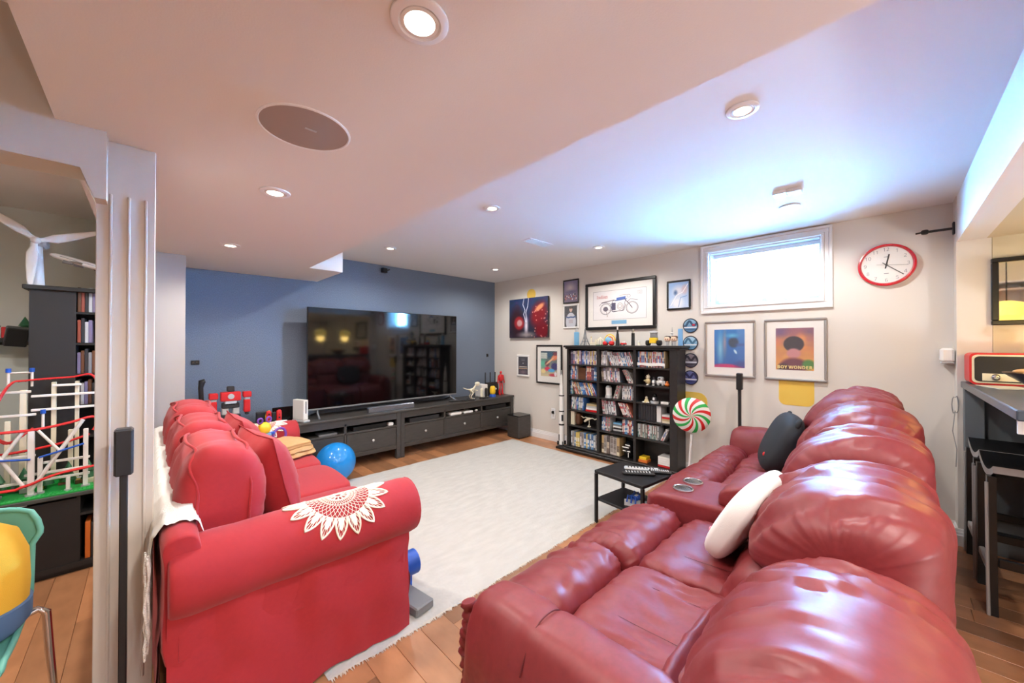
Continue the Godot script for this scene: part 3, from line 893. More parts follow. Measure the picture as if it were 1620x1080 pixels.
# ---------------------------------------------------------------- rug, side table, floor toys, stands
func middle_things() -> void:
	var rows := []
	var nz := FastNoiseLite.new()
	nz.seed = 12; nz.frequency = 1.0
	for i in 61:
		var r := PackedVector3Array()
		for j in 45:
			var x := lerpf(0.53, 3.735, i / 60.0)
			var z := lerpf(-3.79, -1.585, j / 44.0)
			var e := 0.012 if i in [0, 60] or j in [0, 44] else 0.0
			r.append(Vector3(x + 0.012 * nz.get_noise_2d(z * 6, 1.0), 0.016 - e + 0.003 * nz.get_noise_2d(x * 9, z * 9), z + 0.012 * nz.get_noise_2d(x * 6, 4.0)))
		rows.append(r)
	var rug := thing("area_rug", "large cream shaggy area rug between the sofas and television bench", "rug", Vector3(2.13, 0, -2.69))
	part(rug, "pile", mb(rug).grid(rows, false, false, false), M.rug)
	var fr := mb(rug)
	for i in 700:
		var x := 0.53 + 3.2 * rng.randf()
		var z := -1.585
		fr.tri(Vector3(x, 0.006, z - 0.008), Vector3(x + 0.008, 0.006, z - 0.008), Vector3(x + rng.randf_range(-0.006, 0.012), 0.002, z + rng.randf_range(0.006, 0.02)))
	var fp := part(rug, "fringe", fr, M.fringe)
	fp.set_meta("kind", "stuff")
	# side table
	var st := thing("side_table", "small black metal side table with lower shelf between rug and leather sofa", "table", Vector3(2.6, 0, -1.36), -0.12)
	part(st, "top", MB.new().bx(-0.18, 0.18, 0.375, 0.4, -0.21, 0.21, 0.004), M.black_metal)
	part(st, "lower_shelf", MB.new().bx(-0.17, 0.17, 0.17, 0.19, -0.2, 0.2, 0.004), M.black_metal)
	for sx in [-1, 1]:
		for sz in [-1, 1]: part(st, "leg", MB.new().bx(sx * 0.18 - sx * 0.022, sx * 0.18, 0, 0.375, sz * 0.21 - sz * 0.022, sz * 0.21, 0.002), M.black_metal)
	var rem := func(called: String, label: String, at: Vector3, turn: float, body: Material, ln: float):
		var r := thing(called, label, "remote", at, turn)
		part(r, "body", MB.new().box(Vector3(0, 0.011, 0), Vector3(0.05, 0.02, ln), 0.007), body)
		for i in 9:
			for j in 3: part(r, "button", MB.new().box(Vector3((j - 1) * 0.013, 0.022, -ln * 0.38 + i * ln * 0.09), Vector3(0.009, 0.004, 0.009), 0.0015), M.p_lgrey if body == M.black else M.p_dark)
	rem.call("remote_control", "silver long remote control at the back of the side table top", Vector3(2.69, 0.4, -1.33), 0.55, M.p_lgrey, 0.25)
	rem.call("remote_control", "black remote control with grey buttons in front of the silver remote", Vector3(2.585, 0.4, -1.3), 0.65, M.black, 0.23)
	rem.call("remote_control", "short black remote control touching the silver remote on side table", Vector3(2.725, 0.4, -1.2), 0.55, M.black, 0.16)
	solo("envelope", "white paper envelope on the lower shelf of the side table", "envelope", Vector3(2.57, 0.19, -1.31), MB.new().box(Vector3(0, 0.002, 0), Vector3(0.11, 0.004, 0.17)), M.white, "", 0.5)
	var bt := thing("toy_crawler", "small blue plastic toy crawler on the envelope under side table", "toy", Vector3(2.59, 0.195, -1.33))
	part(bt, "body", MB.new().box(Vector3(0, 0.03, 0), Vector3(0.06, 0.03, 0.07), 0.008), M.p_blue)
	for s in [-1, 1]:
		for q in 3: part(bt, "leg", MB.new().tube([Vector3(s * 0.028, 0.035, q * 0.026 - 0.026), Vector3(s * 0.05, 0.052, q * 0.03 - 0.03), Vector3(s * 0.062, 0.004, q * 0.034 - 0.034)], 0.006, 6), M.p_blue)
	part(bt, "badge", MB.new().box(Vector3(0, 0.047, 0.01), Vector3(0.03, 0.008, 0.02), 0.003), M.p_white)
	var bk := thing("waste_basket", "black waste basket with clear plastic liner under the side table", "basket", Vector3(2.64, 0, -1.28))
	part(bk, "bin", MB.new().lathe([Vector2(0, 0.004), Vector2(0.095, 0.004), Vector2(0.115, 0.14), Vector2(0.11, 0.14), Vector2(0.09, 0.012), Vector2(0, 0.012)], Vector3.ZERO, Basis(), 24), M.black)
	var lin := []
	for i in 6:
		var r := PackedVector3Array()
		for j in 30:
			var a := TAU * j / 30
			var rr := 0.117 + 0.008 * nz.get_noise_2d(cos(a) * 6, sin(a) * 6 + i) + 0.004 * sin(a * 11 + i)
			r.append(Vector3(cos(a) * rr, 0.06 + i * 0.019 + 0.01 * sin(a * 5), sin(a) * rr))
		lin.append(r)
	part(bk, "liner", MB.new().grid(lin, false, true), mat(C(225, 228, 232), 0.15, 0.0, {"transparency": BaseMaterial3D.TRANSPARENCY_ALPHA, "albedo_color": Color(0.9, 0.92, 0.94, 0.35)}))
	# balloon
	var ba := thing("balloon", "blue round balloon on the floor between red sofa and television bench", "balloon", Vector3(1.33, 0, -3.83))
	part(ba, "skin", MB.new().ell(Vector3(0, 0.195, 0), Vector3(0.185, 0.19, 0.185), 1, 1, Basis(), 24, 32), M.balloon)
	part(ba, "knot", MB.new().lathe([Vector2(0.002, 0.02), Vector2(0.012, 0.006), Vector2(0.02, 0.0), Vector2(0.0, 0.001)], Vector3(0, 0.0, 0), Basis(), 12), M.balloon)
	# toys at the front of the red sofa
	var to := thing("toy_drum", "blue round plastic toy with grilled face at foot of red sofa", "toy", Vector3(1.0, 0.016, -1.85), 0.3)
	part(to, "drum", MB.new().cyl(Vector3(-0.05, 0.155, 0), Vector3(0.05, 0.155, 0.03), 0.062, 28), M.p_blue)
	part(to, "stand", MB.new().box(Vector3(0, 0.05, 0), Vector3(0.09, 0.1, 0.05), 0.01), M.p_blue)
	for i in 4: part(to, "slot", MB.new().box(Vector3(0.052, 0.13 + i * 0.014, 0.032), Vector3(0.006, 0.005, 0.05)), M.black)
	var gb := thing("set_top_box", "grey flat box lying on the rug at the foot of red sofa", "box", Vector3(0.985, 0.018, -1.73), 0.15)
	part(gb, "case", MB.new().box(Vector3(0, 0.022, 0), Vector3(0.11, 0.044, 0.2), 0.006), M.p_grey)
	part(gb, "front_strip", MB.new().box(Vector3(0.056, 0.022, 0), Vector3(0.004, 0.02, 0.18), 0.001), M.p_dark)
	# speakers on stands
	var spk := func(label: String, at: Vector3, turn: float, top: float, hh: float, ww: float, sr: float):
		var s := thing("speaker_stand", label, "speaker", at, turn)
		part(s, "foot", MB.new().box(Vector3(0, 0.012, 0), Vector3(0.13, 0.024, 0.16), 0.008), M.black_metal)
		part(s, "pole", MB.new().box(Vector3(0, (top - hh) * 0.5 + 0.012, 0), Vector3(sr, top - hh - 0.024, 0.018), 0.003), M.black)
		part(s, "cabinet", MB.new().box(Vector3(0, top - hh * 0.5, 0), Vector3(ww, hh, 0.05), 0.006), M.p_dark)
		part(s, "grille", MB.new().box(Vector3(0, top - hh * 0.5, 0.027), Vector3(ww - 0.008, hh - 0.008, 0.006), 0.002), M.black)
	spk.call("slim black speaker on a pole stand in front of the fluted column", Vector3(-0.053, 0, -1.795), 0.0, 1.078, 0.155, 0.046, 0.02)
	spk.call("slim black speaker on a pole stand against wall behind leather sofa arm", Vector3(3.95, 0, -0.985), -PI / 2, 1.09, 0.155, 0.048, 0.026)
	# peppermint lollipop
	var lo := thing("lollipop_prop", "giant red, white and green swirl lollipop standing beside black media shelf", "decoration", Vector3(3.74, 0, -1.34))
	lo.rotation.y = 0.33
	part(lo, "stick", MB.new().tube([Vector3(-0.02, 0.0, -0.03), Vector3(-0.03, 0.5, 0.0)], 0.011, 10), M.white)
	var cols := [C(222, 40, 46), C(240, 236, 228), C(240, 236, 228), C(30, 160, 84)]
	var sectors := 24
	for c in 3:
		var sw := MB.new()
		for sd in [-1.0, 1.0]:
			for k in sectors:
				var which: int = [0, 1, 2, 1][k % 4]
				if which != c: continue
				var rws := []
				for a in 4:
					var row := PackedVector3Array()
					for b in 11:
						var r := b / 10.0
						var wd := 1.0
						var th := TAU * (k + a / 3.0) / sectors + (1 - r) * 0.9
						row.append(Vector3(-0.035 + sd * 0.05 * sqrt(maxf(0, 1 - r * r * 0.97)) , 0.685 + r * 0.165 * sin(th), r * 0.165 * cos(th)))
					rws.append(row)
				sw.grid(rws, false, false, false)
		part(lo, ["red_swirl", "white_swirl", "green_swirl"][c], sw, [M.p_red, M.p_white, M.p_green][c])
	part(lo, "core", MB.new().ell(Vector3(-0.035, 0.685, 0), Vector3(0.04, 0.145, 0.145)), M.p_white)

# ---------------------------------------------------------------- television, bench and what stands on it
func tv_wall() -> void:
	# two bench units side by side
	var units := [[0.245, 2.167, "left"], [2.17, 4.055, "right"]]
	for u in 2:
		var x0: float = units[u][0]
		var x1: float = units[u][1]
		var o := thing("tv_bench", ["dark brown wooden television bench, unit behind the red sofa", "dark brown wooden television bench, unit reaching the beige wall"][u], "cabinet", Vector3((x0 + x1) * 0.5, 0, -4.33), 0.0, "television benches")
		part(o, "top", mb(o).bx(x0 - 0.0, x1 + (0.015 if u == 1 else 0.0), 0.545, 0.567, -4.545, -4.09, 0.003), M.bench)
		for x in [x0, x1 - 0.05]:
			for z in [-4.15, -4.54]: part(o, "leg", mb(o).bx(x, x + 0.05, 0, 0.545, z, z + 0.05, 0.003), M.bench)
		part(o, "apron", mb(o).bx(x0 + 0.05, x1 - 0.05, 0.47, 0.545, -4.13, -4.105, 0.002), M.bench)
		part(o, "bottom_rail", mb(o).bx(x0 + 0.05, x1 - 0.05, 0.118, 0.165, -4.13, -4.105, 0.002), M.bench)
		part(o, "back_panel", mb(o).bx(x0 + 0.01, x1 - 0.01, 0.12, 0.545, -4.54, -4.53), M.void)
		part(o, "side_panel", mb(o).bx(x0 + 0.01, x0 + 0.028, 0.12, 0.545, -4.5, -4.15), M.bench)
		part(o, "side_panel", mb(o).bx(x1 - 0.028, x1 - 0.01, 0.12, 0.545, -4.5, -4.15), M.bench)
		part(o, "bottom_panel", mb(o).bx(x0 + 0.03, x1 - 0.03, 0.13, 0.145, -4.53, -4.13), M.bench)
		part(o, "shelf", mb(o).bx(x0 + 0.03, x1 - 0.03, 0.378, 0.398, -4.53, -4.105, 0.002), M.bench)
		var cuts := [x0 + 0.05, 0, 0, x1 - 0.05]
		cuts[1] = lerpf(x0, x1, 1 / 3.0) ; cuts[2] = lerpf(x0, x1, 2 / 3.0)
		for k in [1, 2]: part(o, "divider", mb(o).bx(cuts[k] - 0.012, cuts[k] + 0.012, 0.145, 0.5, -4.53, -4.105, 0.001), M.bench)
		for k in 3:
			var a: float = cuts[k] + (0.015 if k > 0 else 0.003)
			var b: float = cuts[k + 1] - (0.015 if k < 2 else 0.003)
			var d := part(o, "drawer", mb(o).bx(a, b, 0.168, 0.375, -4.5, -4.1075, 0.002), M.bench)
			part(d, "knob", mb(o).lathe([Vector2(0, 0), Vector2(0.006, 0), Vector2(0.006, 0.012), Vector2(0.014, 0.018), Vector2(0.015, 0.024), Vector2(0.009, 0.03), Vector2(0, 0.031)], Vector3((a + b) * 0.5, 0.272, -4.108), Basis(Vector3(1, 0, 0), Vector3(0, 0, 1), Vector3(0, -1, 0)), 16), M.knob, "round pale metal knob")
	# television
	var tv := thing("television", "very large flat television with glossy black screen standing on the bench", "television", Vector3(2.19, 0.567, -4.35))
	part(tv, "housing", mb(tv).bx(1.217, 3.163, 0.645, 1.757, -4.375, -4.352, 0.003), M.black)
	part(tv, "screen", mb(tv).bx(1.224, 3.156, 0.662, 1.751, -4.353, -4.349, 0.001), M.screen, "glossy black screen")
	part(tv, "lower_bezel", mb(tv).bx(1.217, 3.163, 0.643, 0.66, -4.355, -4.346, 0.002), M.p_grey)
	part(tv, "rear_box", mb(tv).bx(1.5, 2.9, 0.75, 1.4, -4.43, -4.375, 0.01), M.black)
	for s in [[1.32, -1], [3.06, 1]]:
		for d in [-1, 1]:
			part(tv, "foot", mb(tv).tube([Vector3(s[0], 0.645, -4.36), Vector3(s[0], 0.615, -4.352), Vector3(s[0] + s[1] * 0.02, 0.573, -4.36 + d * 0.14)], 0.01, 6), M.p_grey if d > 0 else M.black)
	solo("soundbar", "blue grey low soundbar lying on the bench below the television", "soundbar", Vector3(2.1, 0.567, -4.2), MB.new().bx(-0.29, 0.29, 0.0, 0.062, -0.03, 0.03, 0.004), mat(C(150, 154, 164), 0.25, 0.8))
	# devices in the open bays
	solo("media_player", "black flat media player in the bay beside the middle posts of left bench", "player", Vector3(1.83, 0.398, -4.25), MB.new().bx(-0.21, 0.17, 0.0, 0.046, -0.12, 0.12, 0.003), M.black_metal)
	solo("small_white_box", "small white box at the right end of black media player in bench", "box", Vector3(2.055, 0.398, -4.15), MB.new().bx(-0.03, 0.03, 0, 0.035, -0.03, 0.03, 0.004), M.white)
	solo("disc_case", "silver edged disc case in the bench bay behind the balloon", "case", Vector3(1.36, 0.398, -4.2), MB.new().bx(-0.09, 0.09, 0, 0.016, -0.07, 0.07, 0.002), M.p_grey)
	solo("disc_player", "grey disc player in the first bay of right hand bench unit", "player", Vector3(2.52, 0.398, -4.25), MB.new().bx(-0.22, 0.2, 0.0, 0.05, -0.13, 0.13, 0.004), M.p_dark)
	solo("streaming_box", "small white streaming box in the middle bay of right bench unit", "box", Vector3(3.0, 0.398, -4.17), MB.new().bx(-0.1, 0.08, 0.0, 0.038, -0.06, 0.06, 0.008), M.white)
	var rt := thing("white_router", "flat white router with thin antenna in middle bay of bench", "router", Vector3(3.2, 0.398, -4.18))
	part(rt, "case", MB.new().bx(-0.08, 0.08, 0.0, 0.03, -0.07, 0.07, 0.008), M.white)
	part(rt, "antenna", MB.new().cyl(Vector3(0.02, 0.03, -0.04), Vector3(-0.02, 0.065, -0.04), 0.003, 6), M.white)
	solo("white_puck", "tiny white puck at the right of white router in bench bay", "device", Vector3(3.36, 0.398, -4.15), MB.new().ell(Vector3(0, 0.016, 0), Vector3(0.025, 0.016, 0.02)), M.white)
	solo("amplifier", "black ribbed amplifier in the bench bay nearest the beige wall", "amplifier", Vector3(3.72, 0.398, -4.25), MB.new().bx(-0.2, 0.2, 0.0, 0.058, -0.13, 0.13, 0.003), M.black_metal)
	# subwoofer
	var sb := thing("subwoofer", "black cube subwoofer on the floor in corner beside bench", "speaker", Vector3(3.91, 0, -3.83), 0.0)
	var sp := PackedVector2Array()
	for q in [[0.125, 0.125, 0], [-0.125, 0.125, 1], [-0.125, -0.125, 2], [0.125, -0.125, 3]]:
		for i in 6:
			var a: float = q[2] * PI / 2 + PI / 2 * i / 5.0
			sp.append(Vector2(q[0] - 0.02 * signf(q[0]) + 0.02 * cos(a), q[1] - 0.02 * signf(q[1]) + 0.02 * sin(a)))
	part(sb, "cabinet", MB.new().ext(sp, 0.30, Transform3D(Basis(Vector3(1, 0, 0), Vector3(0, 0, -1), Vector3(0, 1, 0)), Vector3(0, 0.015, 0))), M.bench)
	part(sb, "top_plate", MB.new().ext(sp, 0.012, Transform3D(Basis(Vector3(1, 0, 0), Vector3(0, 0, -1), Vector3(0, 1, 0)), Vector3(0, 0.316, 0))), M.black_gloss)
	for sx in [-1, 1]:
		for sz in [-1, 1]: part(sb, "foot", MB.new().cyl(Vector3(sx * 0.09, 0, sz * 0.09), Vector3(sx * 0.09, 0.015, sz * 0.09), 0.015, 8), M.black)
	var Y := 0.567
	# things along the bench top, left to right
	var an := thing("horn_stand", "tall black curved horn shaped stand on bench near the blue wall plate", "decoration", Vector3(0.36, Y, -4.3))
	part(an, "horn", MB.new().tube([Vector3(0, 0, 0), Vector3(0.0, 0.12, 0), Vector3(-0.012, 0.28, 0), Vector3(-0.018, 0.40, 0), Vector3(-0.01, 0.455, 0.0), Vector3(0.012, 0.462, 0)], 0.02, 10, [0.034, 0.026, 0.018, 0.019, 0.026, 0.018]), M.black)
	var rb := thing("robot_toy", "large red and silver toy robot standing on the bench left of television", "toy", Vector3(0.553, Y, -4.28))
	var bxs := [["leg", -0.045, 0.0, 0.14, 0.06, 0.07, "p_dark"], ["leg", 0.045, 0.0, 0.14, 0.06, 0.07, "p_dark"], ["thigh", -0.04, 0.14, 0.075, 0.05, 0.05, "p_lgrey"], ["thigh", 0.04, 0.14, 0.075, 0.05, 0.05, "p_lgrey"], ["hips", 0, 0.2, 0.05, 0.13, 0.07, "p_dark"], ["waist", 0, 0.225, 0.05, 0.09, 0.07, "p_lgrey"], ["chest", 0, 0.265, 0.085, 0.15, 0.08, "p_red"], ["arm", -0.125, 0.15, 0.12, 0.05, 0.06, "p_red"], ["arm", 0.125, 0.15, 0.12, 0.05, 0.06, "p_red"], ["shoulder", -0.125, 0.29, 0.055, 0.065, 0.075, "p_red"], ["shoulder", 0.125, 0.29, 0.055, 0.065, 0.075, "p_red"], ["upper_arm", -0.125, 0.265, 0.03, 0.045, 0.05, "p_lgrey"], ["upper_arm", 0.125, 0.265, 0.03, 0.045, 0.05, "p_lgrey"], ["head", 0, 0.352, 0.05, 0.055, 0.055, "p_dark"]]
	for q in bxs: part(rb, q[0], MB.new().box(Vector3(q[1], q[2] + q[3] * 0.5, 0), Vector3(q[4], q[3] - 0.002, q[5]), 0.006), M[q[6]])
	for s in [-1, 1]:
		part(rb, "hand", MB.new().box(Vector3(s * 0.125, 0.138, 0.005), Vector3(0.03, 0.024, 0.04), 0.006), M.p_dark)
	part(rb, "chest_dial", MB.new().cyl(Vector3(0, 0.31, 0.036), Vector3(0, 0.31, 0.046), 0.024, 18), M.p_lgrey)
	var db := thing("display_box", "small dark display box with figures beside the red toy robot", "box", Vector3(0.44, Y, -4.2))
	part(db, "box", MB.new().box(Vector3(0, 0.05, 0), Vector3(0.12, 0.1, 0.08), 0.004), M.p_dark)
	part(db, "label", MB.new().box(Vector3(0.01, 0.08, 0.041), Vector3(0.07, 0.045, 0.004)), M.p_cream)
	part(db, "red_corner", MB.new().box(Vector3(0.035, 0.03, 0.041), Vector3(0.04, 0.04, 0.005)), M.p_red)
	solo("yellow_ball", "yellow and white ball in front of the red toy robot's feet", "toy", Vector3(0.585, Y, -4.16), MB.new().ell(Vector3(0, 0.045, 0), Vector3(0.045, 0.045, 0.045)), M.p_yellow)
	var dk := thing("console_dock", "black console dock panel behind the red handheld game controllers", "console", Vector3(0.9, Y, -4.33))
	part(dk, "dock", MB.new().box(Vector3(-0.09, 0.062, 0), Vector3(0.1, 0.125, 0.05), 0.006), M.p_dark)
	part(dk, "screen", MB.new().box(Vector3(0.1, 0.075, -0.02), Vector3(0.2, 0.15, 0.015), 0.004), M.black_gloss)
	var jc := thing("game_controller", "red handheld game controller pair on black grip in front of dock", "controller", Vector3(0.885, Y, -4.21))
	part(jc, "grip", MB.new().box(Vector3(0, 0.075, 0), Vector3(0.04, 0.11, 0.03), 0.008), M.black)
	for s in [-1, 1]:
		var g := part(jc, "side_controller", MB.new().ell(Vector3(s * 0.043, 0.085, 0), Vector3(0.023, 0.062, 0.016), 0.5, 0.6), M.p_red)
		part(g, "stick", MB.new().cyl(Vector3(s * 0.043, 0.085 + s * -0.02 + 0.01, 0.014), Vector3(s * 0.043, 0.085 + s * -0.02 + 0.01, 0.024), 0.008, 10), M.black)
		part(g, "button", MB.new().cyl(Vector3(s * 0.043, 0.065 + (0.04 if s > 0 else 0.0), 0.014), Vector3(s * 0.043, 0.065 + (0.04 if s > 0 else 0.0), 0.019), 0.005, 8), M.black)
	part(jc, "yellow_edge", MB.new().tube([Vector3(-0.064, 0.05, 0), Vector3(-0.066, 0.1, 0), Vector3(-0.056, 0.138, 0), Vector3(-0.035, 0.147, 0)], 0.006, 6), M.p_yellow)
	var gc := thing("game_console", "white upright game console on grey stand left of the television", "console", Vector3(1.12, Y, -4.22), 0.35)
	part(gc, "case", MB.new().box(Vector3(0, 0.125, 0), Vector3(0.05, 0.2, 0.17), 0.004), M.p_white)
	part(gc, "slot", MB.new().box(Vector3(0.0, 0.15, 0.086), Vector3(0.012, 0.12, 0.004), 0.001), M.p_grey)
	part(gc, "stand", MB.new().box(Vector3(0, 0.012, 0.01), Vector3(0.07, 0.024, 0.19), 0.006), M.p_lgrey)
	# right of the television
	var bone: Material = M.p_cream
	var dn := thing("skeleton_model", "small cream two legged dinosaur skeleton model right of the television", "model", Vector3(3.33, Y, -4.22), -0.2)
	part(dn, "spine", MB.new().tube([Vector3(-0.13, 0.17, 0), Vector3(-0.07, 0.145, 0), Vector3(-0.02, 0.135, 0), Vector3(0.03, 0.145, 0), Vector3(0.06, 0.185, 0), Vector3(0.075, 0.215, 0)], 0.012, 8, [0.003, 0.007, 0.016, 0.018, 0.012, 0.01]), bone)
	part(dn, "skull", MB.new().ell(Vector3(0.095, 0.222, 0), Vector3(0.042, 0.024, 0.02)).ell(Vector3(0.1, 0.197, 0), Vector3(0.03, 0.008, 0.014)), bone)
	for k in 6: part(dn, "rib", MB.new().tube([Vector3(-0.01 + k * 0.011, 0.14, 0.014), Vector3(-0.008 + k * 0.011, 0.11, 0.022), Vector3(-0.004 + k * 0.011, 0.09, 0.0), Vector3(-0.008 + k * 0.011, 0.11, -0.022), Vector3(-0.01 + k * 0.011, 0.14, -0.014)], 0.003, 5), bone)
	for s in [-1, 1]:
		part(dn, "leg", MB.new().tube([Vector3(-0.02, 0.13, s * 0.02), Vector3(0.015, 0.09, s * 0.028), Vector3(-0.02, 0.045, s * 0.03), Vector3(0.0, 0.01, s * 0.03), Vector3(0.035, 0.008, s * 0.032)], 0.01, 7, [0.014, 0.011, 0.008, 0.008, 0.006]), bone)
		part(dn, "arm", MB.new().tube([Vector3(0.05, 0.145, s * 0.015), Vector3(0.075, 0.12, s * 0.02), Vector3(0.095, 0.125, s * 0.02)], 0.004, 6), bone)
	part(dn, "base", MB.new().box(Vector3(0, 0.003, 0), Vector3(0.12, 0.006, 0.09), 0.002), M.black)
	for k in 2: solo("bench_remote", ["black remote control lying under the right edge of television", "black remote control pointing at the skeleton model's base"][k], "remote", Vector3([3.05, 3.2][k], Y, [-4.2, -4.135][k]), MB.new().box(Vector3(0, 0.01, 0), Vector3(0.045, 0.02, 0.2), 0.006), M.black, "", [1.1, 1.35][k])
	var ph := thing("headset_charger", "pair of black game controllers on chargers beside the skeleton model", "controller", Vector3(3.5, Y, -4.15))
	for k in 2:
		part(ph, "puck", MB.new().lathe([Vector2(0, 0), Vector2(0.04, 0), Vector2(0.04, 0.014), Vector2(0.03, 0.02), Vector2(0, 0.02)], Vector3(k * 0.085 - 0.03, 0, 0), Basis(), 16), M.black)
		part(ph, "upright", MB.new().box(Vector3(k * 0.085 - 0.03, 0.085, -0.01), Vector3(0.045, 0.13, 0.035), 0.012), M.p_cream if k == 0 else M.black)
	solo("network_drive", "white boxy network drive on bench between the chargers and black router", "device", Vector3(3.6, Y, -4.32), MB.new().bx(-0.06, 0.06, 0, 0.19, -0.08, 0.08, 0.008), M.p_white)
	var br := thing("antenna_router", "black router with three upright antennas on the bench in the corner", "router", Vector3(3.82, Y, -4.36))
	part(br, "case", MB.new().ext(PackedVector2Array([Vector2(-0.13, 0.0), Vector2(0.13, 0.0), Vector2(0.115, 0.2), Vector2(-0.115, 0.2)]), 0.045), M.black)
	for s in [-1, 0, 1]: part(br, "antenna", MB.new().box(Vector3(s * 0.1, 0.27, -0.01), Vector3(0.018, 0.17, 0.01), 0.003), M.black)
	var yt := thing("yellow_toy", "small rounded yellow toy on blue base in front of black router", "toy", Vector3(3.72, Y, -4.2))
	part(yt, "base", MB.new().lathe([Vector2(0, 0), Vector2(0.05, 0), Vector2(0.05, 0.02), Vector2(0.04, 0.04), Vector2(0, 0.045)], Vector3.ZERO, Basis(), 18), M.p_blue)
	part(yt, "body", MB.new().ell(Vector3(0, 0.095, 0), Vector3(0.045, 0.07, 0.042), 0.7, 1.0), M.p_yellow)
	part(yt, "band", MB.new().box(Vector3(0.035, 0.12, 0.025), Vector3(0.03, 0.025, 0.03), 0.006), M.p_lgrey)
	var rf := thing("red_figure", "slim red robot figure standing on bench next to the beige wall", "figure", Vector3(3.98, Y, -4.3))
	part(rf, "torso", MB.new().ell(Vector3(0, 0.26, 0), Vector3(0.045, 0.06, 0.03), 0.8, 0.8), M.p_red)
	part(rf, "head", MB.new().ell(Vector3(0, 0.345, 0), Vector3(0.018, 0.024, 0.018)), M.p_red)
	part(rf, "hips", MB.new().box(Vector3(0, 0.195, 0), Vector3(0.05, 0.025, 0.03), 0.006), M.p_dark)
	for s in [-1, 1]:
		part(rf, "leg", MB.new().tube([Vector3(s * 0.018, 0.19, 0), Vector3(s * 0.026, 0.11, 0.008), Vector3(s * 0.03, 0.05, 0), Vector3(s * 0.03, 0.008, 0.006), Vector3(s * 0.032, 0.006, 0.03)], 0.012, 8, [0.013, 0.009, 0.016, 0.016, 0.012]), M.p_red)
		part(rf, "arm", MB.new().tube([Vector3(s * 0.045, 0.3, 0), Vector3(s * 0.062, 0.24, 0), Vector3(s * 0.068, 0.18, 0.01)], 0.009, 7, [0.014, 0.008, 0.011]), M.p_red)
	# wall plates and small surround speaker
	for q in [["double black outlet plate on the blue wall above the horn stand", 0.322, 1.184, 0.062, 0.042], ["square black wall plate on blue wall near the beige corner", 3.92, 1.178, 0.04, 0.05]]:
		var w := thing("wall_plate", q[0], "outlet", Vector3(q[1], q[2], -4.56))
		part(w, "plate", MB.new().box(Vector3(0, 0, 0.004), Vector3(q[3], q[4], 0.012), 0.003), M.black)
		for s in ([-1, 1] if q[3] > 0.05 else [0]): part(w, "socket", MB.new().box(Vector3(s * 0.015, 0, 0.011), Vector3(0.018, 0.024, 0.004), 0.001), M.black_gloss)
	var us := thing("corner_speaker", "tiny black bracketed speaker high on blue wall above the television", "speaker", Vector3(2.16, 2.3, -4.55))
	part(us, "body", MB.new().box(Vector3(0, 0, 0.02), Vector3(0.07, 0.06, 0.05), 0.006, Basis(Vector3.UP, 0.2)), M.black)
	part(us, "arm", MB.new().tube([Vector3(0.03, 0.0, 0.02), Vector3(0.06, 0.015, 0.025), Vector3(0.08, 0.025, 0.0)], 0.008, 6), M.black)

# ---------------------------------------------------------------- black shelf full of discs, books and models
func case_mesh(k: int, pal: Array) -> ArrayMesh:   # unit case: x depth, y height, z thickness, printed spine on -x
	var m := MB.new()
	for q in pal.size(): pal[q] = pal[q].lerp(C(196, 194, 196), 0.3)
	m.col = pal[0]
	m.box(Vector3(0.5, 0.5, 0), Vector3(1, 1, 0.96), 0.03)
	var y := 0.03
	var r2 := RandomNumberGenerator.new()
	r2.seed = 100 + k
	while y < 0.95:
		var h := r2.randf_range(0.05, 0.3)
		m.col = pal[r2.randi() % pal.size()]
		var y1 := minf(y + h, 0.97)
		m.quad(Vector3(-0.002, y, -0.4), Vector3(-0.002, y, 0.4), Vector3(-0.002, y1, 0.4), Vector3(-0.002, y1, -0.4))
		y = y1 + 0.012
	return m.done()

